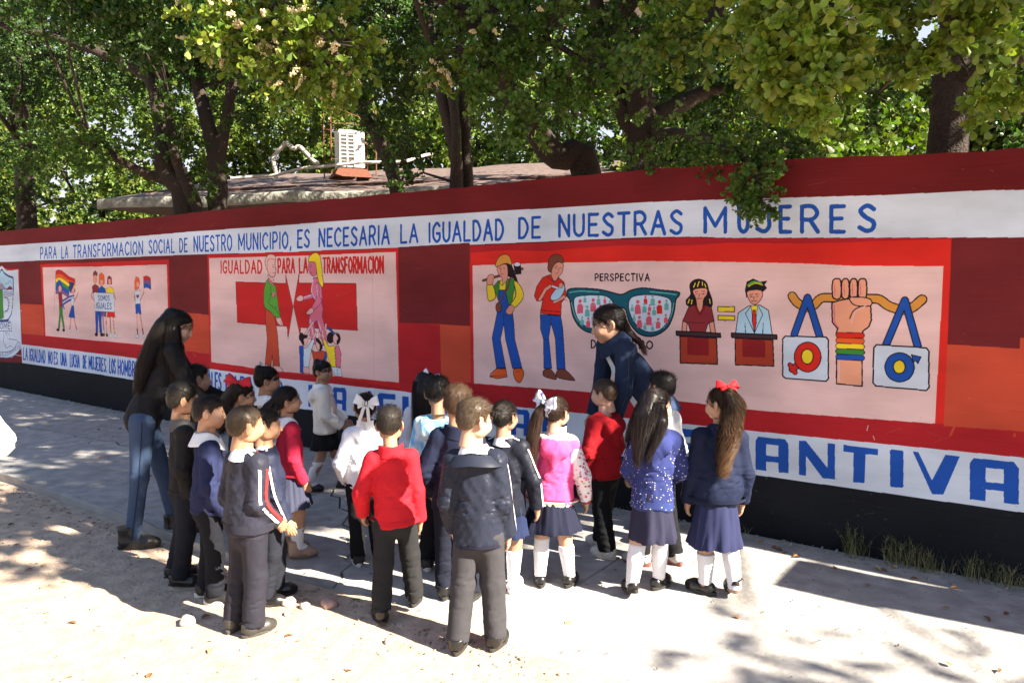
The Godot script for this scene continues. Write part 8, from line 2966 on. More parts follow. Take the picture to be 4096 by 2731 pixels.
	person({"label": "boy with cropped brown hair in navy tracksuit jacket, red and white sleeve stripes", "h": 1.105, "at": Vector2(-1.28, -3.62), "turn": -38.0, "look": -14.0, "wide": 1.04, "headsize": 1.06, "style": "buzz", "hair": Color(0.038, 0.027, 0.018), "arms": [[0.03, -0.18, 0.03, 0.0, -0.15, -0.09], [0.035, -0.18, 0.03, -0.02, -0.12, -0.12]],
		"top": {"name": "track_jacket", "c": Color(0.026, 0.027, 0.042), "rough": 0.5, "hem": 0.47, "fit": 1.07, "collar": white, "collarbig": 0.84, "stripes": [[-0.016, 0.017, Color(0.62, 0.03, 0.03)], [0.016, 0.014, white]], "blouse": 0.01, "hemwide": 0.118, "band": Color(0.03, 0.031, 0.046), "bandh": 0.05}, "pants": {"c": Color(0.024, 0.024, 0.034), "fit": 1.12, "rough": 0.6}, "shoes": {"kind": "plain", "c": Color(0.04, 0.038, 0.036), "rough": 0.5, "sole": Color(0.06, 0.055, 0.05)}})
	person({"label": "boy in navy jacket hidden behind the cropped brown-haired boy, one hand showing", "h": 1.03, "at": Vector2(-1.27, -3.98), "turn": -72.0, "look": -5.0, "style": "boy", "arms": [[0.045, -0.19, 0.02, 0.02, -0.165, -0.05], [0.045, -0.18, -0.03, 0.02, -0.15, -0.06]], "top": {"name": "track_jacket", "c": Color(0.02, 0.024, 0.05), "rough": 0.55, "hem": 0.45, "collar": white, "collarbig": 0.8, "stripes": [[0.0, 0.012, white]]}, "pants": {"c": DARK}, "shoes": shoe.duplicate()})
	person({"label": "girl with big red glitter bow and dark hair behind the track jacket boy", "h": 1.075, "at": Vector2(-1.66, -4.66), "turn": -62.0, "look": -6.0, "style": "half", "hair": Color(0.022, 0.014, 0.011), "tie": Vector3(-0.02, 0.07, 0.07), "skin": Color(0.42, 0.235, 0.155),
		"locks": [[[Vector3(0, 0.03, 0.06), Vector3(0, -0.06, 0.09), Vector3(0, -0.15, 0.1), Vector3(0.0, -0.22, 0.1)], [0.055, 0.07, 0.065, 0.04], Vector3(1, 1, 1.4), 220, 0.003]],
		"bow": {"at": Vector3(0.02, 0.095, 0.05), "w": 0.2, "c": Color(0.6, 0.03, 0.04), "tails": 0.6, "yaw": 60.0, "pitch": -20.0}, "top": {"c": NAVY, "hem": 0.45, "collar": white, "stripes": [[0.0, 0.012, Color(0.2, 0.55, 0.55)]]}, "skirt": {"c": NAVY, "hem": 0.33}, "socks": {}, "shoes": strap.duplicate()})
	person({"label": "girl with black tied-up hair and white shirt behind the red bow", "h": 1.1, "at": Vector2(-1.66, -5.2), "turn": -68.0, "look": -6.0, "style": "bun", "tie": Vector3(0, 0.085, 0.07), "top": {"name": "shirt", "c": white, "hem": 0.48, "rough": 0.85, "collar": white}, "skirt": {"c": NAVY, "hem": 0.33}, "socks": {}, "shoes": strap.duplicate(), "bow": {"at": Vector3(-0.03, 0.115, 0.06), "w": 0.08, "c": Color(0.5, 0.5, 0.52), "tails": 0.2, "yaw": 20.0}})
	person({"label": "girl in quilted raspberry red cardigan, grey skirt, white socks and beige boots", "h": 1.05, "at": Vector2(-1.36, -4.62), "turn": -58.0, "look": -12.0, "style": "pony", "hair": Color(0.014, 0.011, 0.011), "tie": Vector3(0, 0.0, 0.1), "skin": Color(0.4, 0.22, 0.145),
		"locks": [[[Vector3(0, 0.01, 0.085), Vector3(0, -0.04, 0.125), Vector3(0.01, -0.13, 0.13), Vector3(0.015, -0.22, 0.11)], [0.026, 0.034, 0.03, 0.012], Vector3(1, 1, 1), 160, 0.007], [[Vector3(0.03, -0.02, 0.07), Vector3(0.04, -0.1, 0.1), Vector3(0.05, -0.2, 0.1)], [0.018, 0.02, 0.008], Vector3(1, 1, 1), 60, 0.006]],
		"top": {"name": "cardigan", "c": Color(0.45, 0.022, 0.055), "rough": 0.9, "hem": 0.5, "hemwide": 0.122, "collar": white, "folds": 0.7, "sheen": 0.5}, "skirt": {"c": Color(0.045, 0.05, 0.085), "hem": 0.335, "pleats": 0.03, "flare": 0.03}, "socks": {"rise": [0.62, 0.62]}, "shoes": {"kind": "boot", "c": Color(0.42, 0.27, 0.2), "rough": 0.8, "sole": Color(0.25, 0.17, 0.11)}})
	person({"label": "girl in fluffy white hooded jacket with navy bow on her bun, walking", "h": 1.045, "at": Vector2(-1.5, -6.1), "turn": -84.0, "look": -28.0, "nod": 4.0, "style": "bun", "tie": Vector3(0, 0.085, 0.075), "skin": Color(0.3, 0.165, 0.105), "arms": [[0.04, -0.17, -0.03, -0.02, -0.1, -0.13], [0.04, -0.17, -0.03, -0.03, -0.1, -0.13]], "legs": [[0.0, -0.15, 0.0, 4.0, 0.0], [0.0, 0.12, 0.0, 4.0, 0.02]],
		"top": {"name": "fleece_jacket", "c": Color(0.74, 0.72, 0.67), "rough": 1.0, "sheen": 0.5, "hem": 0.46, "fit": 1.18, "hood": true, "collar": white, "stripes": []}, "skirt": {"c": Color(0.01, 0.01, 0.013), "hem": 0.36, "flare": 0.02}, "socks": {"rise": [0.86, 0.86]}, "shoes": strap.duplicate(), "bow": {"at": Vector3(0.045, 0.08, 0.03), "w": 0.1, "c": Color(0.02, 0.03, 0.1), "tails": 0.25, "yaw": 70.0, "pitch": -20.0}})
	pin_ribbon(Vector3(0.02, 0.04, 0), 0.06)
	person({"label": "girl in white turtleneck and black trousers with long white ribbon bow", "h": 1.025, "at": Vector2(-0.87, -4.5), "turn": 8.0, "look": 4.0, "style": "bun", "hair": Color(0.02, 0.012, 0.01), "tie": Vector3(0, 0.06, 0.085), "arms": [[0.07, -0.18, 0.02, -0.03, -0.14, -0.08], [0.05, -0.18, 0.0, -0.02, -0.15, -0.08]],
		"top": {"name": "turtleneck", "c": Color(0.8, 0.79, 0.84), "rough": 0.9, "hem": 0.46, "collar": white, "collarkind": "turtle"}, "pants": {"c": Color(0.01, 0.01, 0.012)}, "shoes": sneak.duplicate(), "bow": {"at": Vector3(0.0, 0.055, 0.108), "w": 0.18, "c": Color(0.85, 0.85, 0.86), "tails": 1.05}})
	person({"label": "boy in bright red jacket and dark grey trousers seen from behind", "h": 1.055, "at": Vector2(-0.6, -3.82), "turn": 6.0, "look": -4.0, "nod": 4.0, "style": "boy", "hair": Color(0.022, 0.018, 0.015), "wide": 1.06, "arms": [[0.065, -0.175, 0.03, 0.0, -0.13, -0.09], [0.04, -0.19, 0.01, 0.012, -0.16, -0.04]], "legs": [[0.01, 0.1, 0.0, 20.0], [0.05, -0.1, 0.0, 10.0, 0.0, 0.0]],
		"top": {"name": "red_jacket", "c": Color(0.55, 0.018, 0.03), "rough": 0.8, "hem": 0.44, "fit": 1.01, "hemwide": 0.122, "collar": Color(0.55, 0.018, 0.03), "collarkind": "stand", "band": Color(0.5, 0.016, 0.028), "bandh": 0.04, "folds": 0.9}, "pants": {"c": Color(0.026, 0.026, 0.028), "fit": 1.08}, "shoes": shoe.duplicate()})
	person({"label": "girl with long straight black hair, white shirt and navy skirt", "h": 1.09, "at": Vector2(-0.57, -4.9), "turn": 6.0, "look": 2.0, "style": "long", "hair": Color(0.011, 0.009, 0.009), "tie": Vector3(0, 0.03, 0.1), "arms": [[0.04, -0.18, 0.05, -0.06, -0.06, 0.06], [0.045, -0.19, 0.02, 0.0, -0.16, -0.06]],
		"locks": [[[Vector3(0, 0.05, 0.04), Vector3(0, -0.04, 0.075), Vector3(0, -0.16, 0.095), Vector3(0, -0.28, 0.1), Vector3(0.0, -0.37, 0.1)], [0.075, 0.092, 0.1, 0.105, 0.085], Vector3(1, 1, 1.7), 520, 0.0]],
		"bow": {"at": Vector3(0.045, 0.09, 0.06), "w": 0.14, "c": Color(0.76, 0.74, 0.85), "tails": 0.1, "roll": -25.0}, "top": {"name": "shirt", "c": Color(0.76, 0.74, 0.78), "hem": 0.5, "rough": 0.85, "collar": white}, "skirt": {"c": Color(0.012, 0.013, 0.026), "hem": 0.3}, "socks": {"rise": [0.8, 0.8]}, "shoes": strap.duplicate()})
	var dye := FastNoiseLite.new()
	dye.seed = 14
	dye.frequency = 1.0
	person({"label": "boy in light blue tie-dye hoodie with spiky black hair", "h": 1.14, "at": Vector2(-0.42, -4.36), "turn": -8.0, "look": -6.0, "style": "boy", "hair": Color(0.009, 0.008, 0.008), "top": {"name": "hoodie", "c": Color.WHITE, "hem": 0.42, "fit": 1.1, "hood": true, "rough": 0.95, "tint": func(p: Vector3, _x: Dictionary) -> Color:
			var v := dye.get_noise_3d(p.x * 11, p.y * 6 + p.x * 5, p.z * 11)
			return Color(0.12, 0.42, 0.76).lerp(Color(0.72, 0.82, 0.86), smoothstep(-0.35, 0.25, v)).lerp(Color(0.6, 0.78, 0.5), smoothstep(0.3, 0.6, dye.get_noise_3d(p.x * 7 + 9, p.y * 5, p.z * 7)))},
		"pants": {"c": Color(0.01, 0.011, 0.016)}, "shoes": sneak.duplicate()})
	person({"label": "boy with brown hair in navy jacket with white sleeve stripe, between tie-dye and piped jackets", "h": 1.14, "at": Vector2(-0.29, -3.98), "turn": -4.0, "look": -14.0, "nod": 4.0, "style": "boy", "hair": Color(0.055, 0.033, 0.02), "arms": [[0.085, -0.17, 0.03, -0.02, -0.13, -0.1], [0.05, -0.18, 0.0, 0.0, -0.15, -0.08]],
		"top": {"name": "track_jacket", "c": Color(0.014, 0.018, 0.04), "rough": 0.5, "hem": 0.43, "fit": 1.1, "collar": Color(0.014, 0.018, 0.04), "collarkind": "stand", "stripes": [[0.008, 0.016, white], [-0.014, 0.008, Color(0.35, 0.02, 0.03)]]}, "pants": {"c": Color(0.014, 0.016, 0.028)}, "shoes": shoe.duplicate()})
	person({"label": "boy in dark navy jacket with white piping and pressed grey trousers", "h": 1.15, "at": Vector2(-0.16, -3.46), "turn": -10.0, "look": -42.0, "nod": 8.0, "style": "boy", "hair": Color(0.06, 0.042, 0.028), "skin": Color(0.45, 0.27, 0.185), "wide": 1.04, "arms": [[0.03, -0.18, 0.02, 0.0, -0.15, -0.09], [0.035, -0.19, 0.01, 0.01, -0.15, -0.05]], "legs": [[0.02, 0.06, 0.0, 4.0], [0.03, 0.0, 0.0, 12.0]],
		"top": {"name": "school_jacket", "c": Color(0.02, 0.024, 0.04), "rough": 0.42, "hem": 0.42, "fit": 1.02, "hemwide": 0.122, "collar": white, "collarbig": 0.92, "stripes": [[0.0, 0.009, white]], "folds": 1.2, "neckup": 0.0}, "pants": {"c": Color(0.046, 0.045, 0.051), "fit": 1.08, "bunch": 0.4}, "shoes": shoe.duplicate()})
	collar_flap(Color(0.02, 0.024, 0.04))
	person({"label": "girl with hair tied up in dark jacket, red and white shoulder stripes, navy skirt", "h": 1.045, "at": Vector2(-0.04, -4.08), "turn": -18.0, "look": -18.0, "style": "bun", "tie": Vector3(0, 0.03, 0.1), "skin": Color(0.33, 0.18, 0.115), "arms": [[0.05, -0.18, 0.02, 0.0, -0.15, -0.08], [0.085, -0.18, 0.01, 0.01, -0.16, -0.04]],
		"top": {"name": "track_jacket", "c": Color(0.014, 0.016, 0.026), "rough": 0.45, "hem": 0.42, "fit": 1.08, "collar": white, "collarbig": 0.8, "stripes": [[-0.012, 0.013, Color(0.6, 0.025, 0.03)], [0.013, 0.011, white]]}, "skirt": {"c": Color(0.018, 0.026, 0.07), "hem": 0.335, "flare": 0.0}, "socks": {"rise": [0.8, 0.8]}, "shoes": {"kind": "strap", "c": Color(0.7, 0.62, 0.68), "rough": 0.5, "sole": Color(0.6, 0.55, 0.55)}})
	var pinkc := Color(0.78, 0.09, 0.26)
	person({"label": "girl in pink hoodie with dotted white sleeves and navy striped bow", "h": 1.05, "at": Vector2(0.24, -4.18), "turn": -8.0, "look": -26.0, "style": "pony", "hair": Color(0.024, 0.014, 0.01), "tie": Vector3(-0.03, 0.05, 0.1), "skin": Color(0.42, 0.24, 0.16), "arms": [[0.055, -0.18, 0.01, 0.01, -0.15, -0.05], [0.07, -0.18, 0.01, 0.02, -0.155, -0.05]], "legs": [[0.03, 0.02, 0.0, 10.0], [0.03, 0.0, 0.0, 16.0]],
		"locks": [[[Vector3(-0.03, 0.05, 0.09), Vector3(-0.05, -0.02, 0.125), Vector3(-0.062, -0.13, 0.14), Vector3(-0.066, -0.25, 0.135), Vector3(-0.06, -0.35, 0.12)], [0.026, 0.036, 0.038, 0.034, 0.018], Vector3(1, 1, 1), 300, 0.003, Color(0.04, 0.022, 0.014)]],
		"bow": {"at": Vector3(-0.035, 0.06, 0.118), "w": 0.21, "c": Color(0.82, 0.82, 0.86), "c2": Color(0.05, 0.07, 0.24), "tails": 0.4, "yaw": -14.0, "roll": -12.0},
		"top": {"name": "pink_hoodie", "c": Color.WHITE, "hem": 0.44, "fit": 1.12, "hemwide": 0.128, "hood": true, "collar": Color(0.85, 0.85, 0.86), "collarkind": "turtle", "rough": 0.95, "band": [Color(0.4, 0.02, 0.06), Color(0.5, 0.03, 0.08), Color(0.75, 0.72, 0.7), Color(0.22, 0.26, 0.1), Color(0.78, 0.75, 0.72), Color(0.3, 0.02, 0.05)], "bandh": 0.045, "cuffc": Color(0.45, 0.03, 0.07), "cuff": 0.96,
			"tint": func(p: Vector3, x: Dictionary) -> Color:
				var q: Vector3 = x.up.inverse() * (p - x.neck)
				if arm_gap(p, x) < 0.054 * x.k and absf(p.x) > 0.098 * x.k:
					return Color(0.8, 0.78, 0.8)
				if q.y > 0.0 and q.z > -0.03:
					return Color(0.66, 0.64, 0.62)
				return pinkc,
			"dots": {"n": 900, "r": 0.0085, "cols": [Color(0.7, 0.03, 0.14), Color(0.75, 0.15, 0.3), Color(0.3, 0.55, 0.08), Color(0.4, 0.04, 0.15)], "where": func(p: Vector3, x: Dictionary) -> bool: return arm_gap(p, x) < 0.052 * x.k and absf(p.x) > 0.11 * x.k and p.y < x.shs[0].y - 0.04}},
		"skirt": {"c": Color(0.014, 0.016, 0.034), "hem": 0.34, "flare": 0.05, "pleats": 0.02}, "socks": {"rise": [0.98, 0.78]}, "shoes": strap.duplicate()})
	person({"label": "boy with shaved hair in dark red hoodie, black trousers and white trainers", "h": 1.09, "at": Vector2(0.57, -4.66), "turn": 44.0, "look": 14.0, "style": "buzz", "hair": Color(0.05, 0.033, 0.022), "skin": Color(0.48, 0.3, 0.22), "arms": [[0.05, -0.18, -0.01, -0.02, -0.14, -0.09], [0.05, -0.18, 0.0, 0.0, -0.15, -0.07]], "legs": [[0.0, 0.06, 0.0, 8.0], [0.02, -0.1, 0.0, 4.0]],
		"top": {"name": "red_hoodie", "c": Color(0.3, 0.012, 0.018), "rough": 0.95, "hem": 0.45, "fit": 1.12, "hood": true, "rib": true}, "pants": {"c": Color(0.008, 0.009, 0.011), "fit": 1.16}, "shoes": wsneak.duplicate()})
	pin_ribbon(Vector3(-0.04, 0.05, 0), 0.06)
	person({"label": "boy in white turtleneck and black trousers beside the denim jacket", "h": 1.15, "at": Vector2(0.87, -4.5), "turn": 24.0, "look": 10.0, "style": "boy", "hair": Color(0.009, 0.008, 0.008), "skin": Color(0.36, 0.2, 0.13), "top": {"name": "turtleneck", "c": Color(0.8, 0.8, 0.84), "rough": 0.9, "hem": 0.46, "collar": white, "collarkind": "turtle"}, "pants": {"c": Color(0.012, 0.012, 0.015), "fit": 1.05}, "shoes": {"kind": "sneaker", "c": Color(0.5, 0.47, 0.44), "rough": 0.6, "sole": Color(0.32, 0.1, 0.09)}, "legs": [[0.05, -0.02, 0.0, 30.0], [0.03, 0.04, 0.0, -6.0]]})
	person({"label": "girl in blue hoodie with small white prints and long loose dark hair", "h": 1.115, "at": Vector2(0.76, -4.04), "turn": -14.0, "look": -48.0, "style": "half", "hair": Color(0.012, 0.009, 0.009), "tie": Vector3(0, 0.05, 0.09), "skin": Color(0.46, 0.28, 0.19), "arms": [[0.05, -0.18, -0.02, -0.03, -0.1, -0.12], [0.055, -0.17, -0.03, -0.05, -0.06, -0.13]], "legs": [[0.05, 0.06, 0.0, 26.0, 0.0, 14.0], [-0.03, -0.1, 0.0, 30.0]],
		"locks": [[[Vector3(0.0, 0.03, 0.06), Vector3(0.0, -0.06, 0.1), Vector3(0.0, -0.16, 0.13), Vector3(-0.01, -0.28, 0.14)], [0.06, 0.068, 0.05, 0.014], Vector3(1, 1, 1.2), 240, 0.006, Color(0, 0, 0, 0), 0.7], [[Vector3(0.05, 0.0, 0.03), Vector3(0.07, -0.08, 0.05), Vector3(0.06, -0.18, 0.08), Vector3(0.03, -0.26, 0.11)], [0.03, 0.034, 0.028, 0.01], Vector3(1, 1, 1), 140, 0.006, Color(0, 0, 0, 0), 0.7], [[Vector3(-0.05, 0.0, 0.05), Vector3(-0.085, -0.1, 0.08), Vector3(-0.12, -0.19, 0.1)], [0.03, 0.03, 0.01], Vector3(1, 1, 1), 120, 0.006, Color(0, 0, 0, 0), 0.7]],
		"top": {"name": "hoodie", "c": Color(0.032, 0.042, 0.15), "rough": 0.95, "hem": 0.43, "fit": 1.1, "hemwide": 0.112, "hood": true, "band": Color(0.035, 0.048, 0.165), "bandh": 0.055, "dots": {"n": 800, "r": 0.0045, "cols": [Color(0.6, 0.62, 0.72), Color(0.4, 0.42, 0.55)], "where": func(p: Vector3, x: Dictionary) -> bool: return p.y < x.neck.y - 0.06 and not (absf(p.x) < 0.08 and p.y > x.neck.y - 0.16)}},
		"skirt": {"c": Color(0.028, 0.028, 0.055), "hem": 0.305, "flare": -0.002}, "socks": {"rise": [0.98, 0.98]}, "shoes": strap.duplicate()})
	person({"label": "girl with red bow and curly brown ponytail in navy sweatshirt and skirt", "h": 1.125, "at": Vector2(1.1, -4.04), "turn": 4.0, "look": 40.0, "wide": 1.08, "style": "pony", "hair": Color(0.026, 0.014, 0.008), "tie": Vector3(0, 0.07, 0.085), "skin": Color(0.43, 0.245, 0.16), "arms": [[0.045, -0.19, 0.01, 0.01, -0.155, -0.05], [0.045, -0.19, 0.01, 0.0, -0.155, -0.04]], "legs": [[0.0, -0.02, 0.0, 44.0], [0.02, 0.06, 0.0, 6.0, 0.0, 34.0]],
		"locks": [[[Vector3(0.0, 0.075, 0.075), Vector3(0.0, 0.02, 0.12), Vector3(-0.025, -0.08, 0.135), Vector3(-0.04, -0.17, 0.135), Vector3(-0.055, -0.25, 0.13), Vector3(-0.06, -0.32, 0.12)], [0.032, 0.048, 0.052, 0.05, 0.036, 0.014], Vector3(1, 1, 1.1), 460, 0.024, Color(0.1, 0.052, 0.025), 0.35]],
		"bow": {"at": Vector3(-0.005, 0.108, 0.055), "w": 0.15, "c": Color(0.6, 0.012, 0.02), "tails": 0.0, "pitch": -30.0, "yaw": -30.0},
		"top": {"name": "sweatshirt", "c": Color(0.012, 0.017, 0.042), "rough": 0.75, "hem": 0.47, "fit": 1.12, "hemwide": 0.112, "blouse": 0.02, "collar": Color(0.012, 0.017, 0.042), "collarkind": "stand", "stripes": [[-0.03, 0.012, Color(0.6, 0.55, 0.56)]]}, "skirt": {"c": Color(0.026, 0.03, 0.078), "hem": 0.27, "flare": 0.022}, "socks": {"rise": [0.72, 0.92]}, "shoes": strap.duplicate()})
	# -- someone in white at the edge of the picture, arm bent
	person({"label": "person in white shirt, only a bent elbow beside the kerb showing", "adult": true, "h": 1.6, "at": Vector2(-2.3, -2.98), "turn": 150.0, "style": "boy", "arms": [[0.12, -0.28, 0.13, -0.1, 0.06, -0.22], [0.05, -0.27, 0.02, 0.0, -0.2, -0.1]], "top": {"name": "shirt", "c": Color(0.84, 0.84, 0.85), "rough": 0.85, "hem": 0.82, "fit": 1.05, "sleeve": 1.25, "collar": white}, "pants": {"c": Color(0.03, 0.04, 0.08)}, "shoes": wsneak.duplicate()})

# the wide fall-down collar of the piped jacket
func collar_flap(c: Color) -> void:
	var b := Bag.new()
	var rows := []
	var nk: Vector3 = last.neck
	var k: float = last.k
	for r in [[0.004, 0.066], [0.012, 0.073], [0.004, 0.084], [-0.022, 0.102], [-0.04, 0.114], [-0.041, 0.11], [-0.02, 0.094]]:
		var row := []
		for a in 32:
			var an := TAU * a / 32
			var fr := maxf(0.0, -sin(an))
			row.append(nk + last.up * (Vector3(cos(an) * r[1] * 1.22, r[0] - fr * fr * 0.03 - absf(cos(an)) * 0.016, sin(an) * r[1] * 0.98) * k))
		rows.append(row)
	b.skin(rows)
	_face_out(b, nk)
	part("jacket_collar", b.mesh(), cloth(c.linear_to_srgb(), 0.45, 0.25), last.topnode)
# ---------------------------------------------------------------- grass, litter, stones
func tuft(bag: Bag, at: Vector3, n: int, h: float, spread: float, rng: RandomNumberGenerator, dry: float) -> void:
	for k in n:
		var a := rng.randf() * TAU
		var r := sqrt(rng.randf()) * spread
		var p := at + Vector3(cos(a) * r, 0, sin(a) * r)
		var hh := h * rng.randf_range(0.35, 1.0)
		var lean := Vector3(rng.randfn(), 0, rng.randfn()) * 0.28 * hh
		var side := Vector3(rng.randf_range(-1, 1), 0, rng.randf_range(-1, 1)).normalized() * rng.randf_range(0.0012, 0.0026)
		var c := Color(0.1, 0.135, 0.04).lerp(Color(0.4, 0.32, 0.17), clampf(dry + rng.randf_range(-0.35, 0.35), 0, 1))
		var nn := Vector3(side.z, 0.002, -side.x).normalized()
		var s := bag.v.size()
		for j in 4:
			var t := j / 3.0
			var q := p + Vector3(0, hh * t, 0) + lean * t * t
			bag.point(q - side * (1.0 - t * 0.85), nn, c)
			bag.point(q + side * (1.0 - t * 0.85), nn, c)
		for j in 3:
			bag.quad(s + j * 2, s + j * 2 + 1, s + j * 2 + 3, s + j * 2 + 2)
		# side blades along the stalk
		if hh > 0.12:
			for m in 3:
				var t2 := rng.randf_range(0.4, 0.95)
				var q0 := p + Vector3(0, hh * t2, 0) + lean * t2 * t2
				var d := (Vector3(rng.randf_range(-1, 1), rng.randf_range(0.3, 1.0), rng.randf_range(-1, 1))).normalized() * rng.randf_range(0.02, 0.05)
				var s2 := bag.v.size()
				var sd := d.cross(Vector3.UP).normalized() * 0.0015
				bag.point(q0 - sd, nn, c)
				bag.point(q0 + sd, nn, c)
				bag.point(q0 + d, nn, c)
				bag.i.append_array(PackedInt32Array([s2, s2 + 1, s2 + 2]))

func stone_mesh(rng: RandomNumberGenerator, flat: float) -> ArrayMesh:
	var b := Bag.new()
	var nz := FastNoiseLite.new()
	nz.seed = rng.randi()
	nz.frequency = 0.9
	var rings := []
	for k in 6:
		var a := PI * (k + 0.02) / 5.04
		var row := []
		for j in 9:
			var t := TAU * j / 9
			var d := Vector3(sin(a) * cos(t), cos(a), sin(a) * sin(t))
			row.append(d * Vector3(1, flat, 0.8) * (1.0 + 0.45 * nz.get_noise_3dv(d * 2.0)))
		rings.append(row)
	b.skin(rings)
	return b.mesh()

func build_details() -> void:
	var rng := RandomNumberGenerator.new()
	rng.seed = 31
	var blade := StandardMaterial3D.new()
	blade.vertex_color_use_as_albedo = true
	blade.roughness = 0.8
	blade.backlight_enabled = true
	blade.backlight = Color(0.3, 0.32, 0.1)
	# tufts at the foot of the wall: u, height, blades, dryness
	var spots := [[-0.98, 0.3, 90, 0.25], [-0.75, 0.26, 110, 0.35], [-0.62, 0.22, 110, 0.45], [-0.5, 0.18, 70, 0.55], [-0.33, 0.24, 120, 0.4], [-0.18, 0.2, 100, 0.5], [-1.86, 0.12, 70, 0.7], [-1.72, 0.1, 50, 0.75], [0.1, 0.2, 80, 0.4], [-7.1, 0.12, 60, 0.4], [-6.6, 0.1, 40, 0.5], [-2.6, 0.08, 30, 0.7]]
	var words := ["tallest green grass tuft at the foot of the black wall base", "thick green and straw grass tuft beside the tallest tuft", "dense straw-footed grass clump in the middle of the wall-foot grass", "low dry end of the grass clump at the wall foot", "grass clump under the last letter of the wall", "grass at the picture's edge under the last letter", "dry stubby tuft by the navy skirt at the wall", "small dry tuft next to the stubby one at the wall", "grass past the last letter of the wall", "low tuft on the wall foot behind the black jacket", "sparse tuft at the wall foot behind the jeans", "few dry blades at the wall foot behind the children"]
	for k in spots.size():
		var s: Array = spots[k]
		var at := uw(s[0], 0.06, -0.02)
		var o := thing("grass_tuft", words[k], "grass", at, 0.0, "grass tufts at the foot of the wall")
		var b := Bag.new()
		tuft(b, Vector3.ZERO, int(s[2] * 0.7), s[1] * 0.8, 0.08, rng, s[3])
		var m := part("blades", b.mesh(), blade, o)
		m.set_meta("kind", "stuff")
	# rubble and dust where the pavement meets the wall
	var pale := mat(srgb(176, 168, 158), 0.95, 5.0, 0.35, 0.8)
	var brown := mat(srgb(172, 154, 138), 0.95, 5.0, 0.35, 0.8)
	var meshes := []
	for k in 5:
		meshes.append(stone_mesh(rng, 0.35 + 0.1 * k))
	for part_ in [["rubble_strip", 1500, 0], ["pebbles", 2600, 1], ["kerb_grit", 1500, 2]]:
		var mm := MultiMesh.new()
		mm.transform_format = MultiMesh.TRANSFORM_3D
		mm.mesh = meshes[part_[2]]
		mm.instance_count = part_[1]
		for k in part_[1]:
			var p: Vector3
			var r: float
			if part_[2] == 0:
				p = uw(rng.randf_range(-14.0, 1.0), absf(rng.randfn()) * 0.09 + 0.02, 0.003)
				r = 0.004 + 0.012 * pow(rng.randf(), 4.0)
			elif part_[2] == 1:
				var u := rng.randf_range(-9.0, 0.5)
				var w := 2.35 + pow(rng.randf(), 1.3) * 2.3
				var q := uw(u, w)
				p = Vector3(q.x, on_ground(q.x, q.z) + 0.001, q.z)
				r = 0.003 + 0.011 * pow(rng.randf(), 5.0)
			else:
				var u := rng.randf_range(-9.0, 0.5)
				var w := 2.3 + absf(rng.randfn()) * 0.12
				var q := uw(u, w)
				p = Vector3(q.x, on_ground(q.x, q.z) + 0.001, q.z)
				r = 0.004 + 0.014 * pow(rng.randf(), 4.0)
			mm.set_instance_transform(k, Transform3D(Basis.from_euler(Vector3(rng.randf() * 0.6, rng.randf() * TAU, rng.randf() * 0.6)).scaled(Vector3(r, r, r)), p))
		var o := MultiMeshInstance3D.new()
		o.name = part_[0]
		o.multimesh = mm
		o.material_override = pale if part_[2] == 0 else brown
		o.set_meta("kind", "stuff")
		o.set_meta("label", ["crumbled plaster along the foot of the wall", "small pebbles strewn over the dry dirt", "grit and crumbs along the pavement edge"][part_[2]])
		o.set_meta("category", ["rubble", "pebbles", "grit"][part_[2]])
		add_child(o)
	# crumbs of twig and leaf trodden into the ground
	var fleck := Bag.new()
	box(fleck, Transform3D.IDENTITY, Vector3(1.0, 0.16, 0.3))
	var fm := MultiMesh.new()
	fm.transform_format = MultiMesh.TRANSFORM_3D
	fm.use_colors = true
	fm.mesh = fleck.mesh()
	fm.instance_count = 3400
	for k in 3400:
		var u := rng.randf_range(-9.0, 0.6)
		var w := rng.randf_range(0.05, 2.25) if k < 1300 else 2.3 + pow(rng.randf(), 1.2) * 2.2
		var q := uw(u, w)
		var r := 0.004 + 0.013 * pow(rng.randf(), 3.0)
		fm.set_instance_transform(k, Transform3D(Basis.from_euler(Vector3(rng.randf_range(-0.2, 0.2), rng.randf() * TAU, rng.randf_range(-0.2, 0.2))).scaled(Vector3.ONE * r), Vector3(q.x, on_ground(q.x, q.z) + 0.005, q.z)))
		var g := rng.randf_range(0.5, 1.3)
		fm.set_instance_color(k, Color(0.13 * g, 0.085 * g, 0.05 * g))
	var fo := MultiMeshInstance3D.new()
	fo.name = "leaf_litter"
	fo.multimesh = fm
	var fmat := StandardMaterial3D.new()
	fmat.vertex_color_use_as_albedo = true
	fmat.roughness = 0.9
	fo.material_override = fmat
	fo.set_meta("kind", "stuff")
	tag(fo, "crumbs of dry twig and leaf on the ground", "litter")
	add_child(fo)
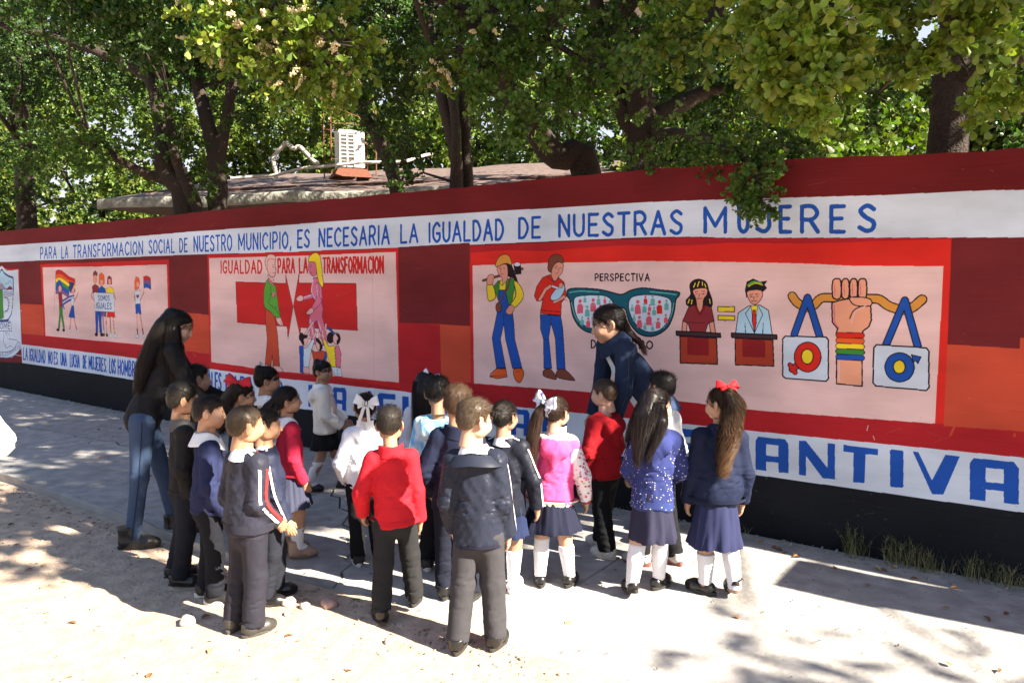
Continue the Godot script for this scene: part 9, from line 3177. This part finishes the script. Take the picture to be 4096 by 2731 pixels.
	# larger stones lying on the dirt
	var stones := [[-1.17, -3.92, 0.05, "pale broken stone beside the tan pebble behind the cropped-haired boy"], [-1.07, -3.86, 0.035, "small tan stone chip beside the pale broken stone"], [-0.95, -3.88, 0.06, "pinkish brick fragment on the dirt before the red jacket"], [-1.14, -3.78, 0.022, "little pale chip in front of the broken stone"], [-0.58, -3.48, 0.026, "pale lump of mortar on the sunlit dirt"], [-1.62, -3.72, 0.055, "flat pale stone before the white-soled shoes"]]
	for s in stones:
		var o := thing("loose_stone", s[3], "stone", Vector3(s[0], on_ground(s[0], s[1]) + s[2] * 0.25, s[1]), rng.randf() * TAU, "loose stones on the dirt")
		var m := part("stone", stone_mesh(rng, 0.55), mat(srgb(200, 184, 176) if s[2] < 0.058 else srgb(190, 158, 150), 0.95, 6.0, 0.3, 0.8), o)
		m.scale = Vector3.ONE * s[2]
	# fallen leaves
	var lm := []
	for k in 3:
		lm.append(leaf_bag(0.045, 0.026, 0.5 + 0.3 * k).mesh())
	var lmat := []
	for c in [srgb(196, 134, 64), srgb(150, 100, 58), srgb(176, 150, 104), srgb(120, 78, 50)]:
		lmat.append(mat(c, 0.8, 8.0, 0.2, 0.2))
	for k in 92:
		var u: float
		var w: float
		if k < 26:
			u = rng.randf_range(-2.0, 0.4)
			w = absf(rng.randfn()) * 0.25 + 0.08
		elif k < 34:
			u = rng.randf_range(-2.2, 0.2)
			w = rng.randf_range(0.4, 2.2)
		elif k < 44:
			u = rng.randf_range(-9.0, -3.0)
			w = rng.randf_range(0.1, 2.2)
		else:
			u = rng.randf_range(-6.5, -1.0)
			w = 2.33 + pow(rng.randf(), 1.6) * 1.6
		var p := uw(u, w)
		var tint := rng.randi() % 4
		var o := part("fallen_leaf", lm[k % 3], lmat[tint], self)
		o.name = numbered("fallen_leaf")
		o.position = Vector3(p.x, on_ground(p.x, p.z) + 0.008, p.z)
		o.rotation = Vector3(rng.randf_range(-0.25, 0.25), rng.randf() * TAU, rng.randf_range(-0.25, 0.25))
		var look: String = ["orange-brown", "mid-brown", "pale straw-coloured", "dark brown"][tint] + ["", " curled", " tightly curled"][k % 3]
		tag(o, look + (" fallen leaf lying on the dirt" if w > 2.3 else " fallen leaf lying on the concrete pavement"), "leaf", "fallen leaves on the dirt" if w > 2.3 else "fallen leaves on the pavement")
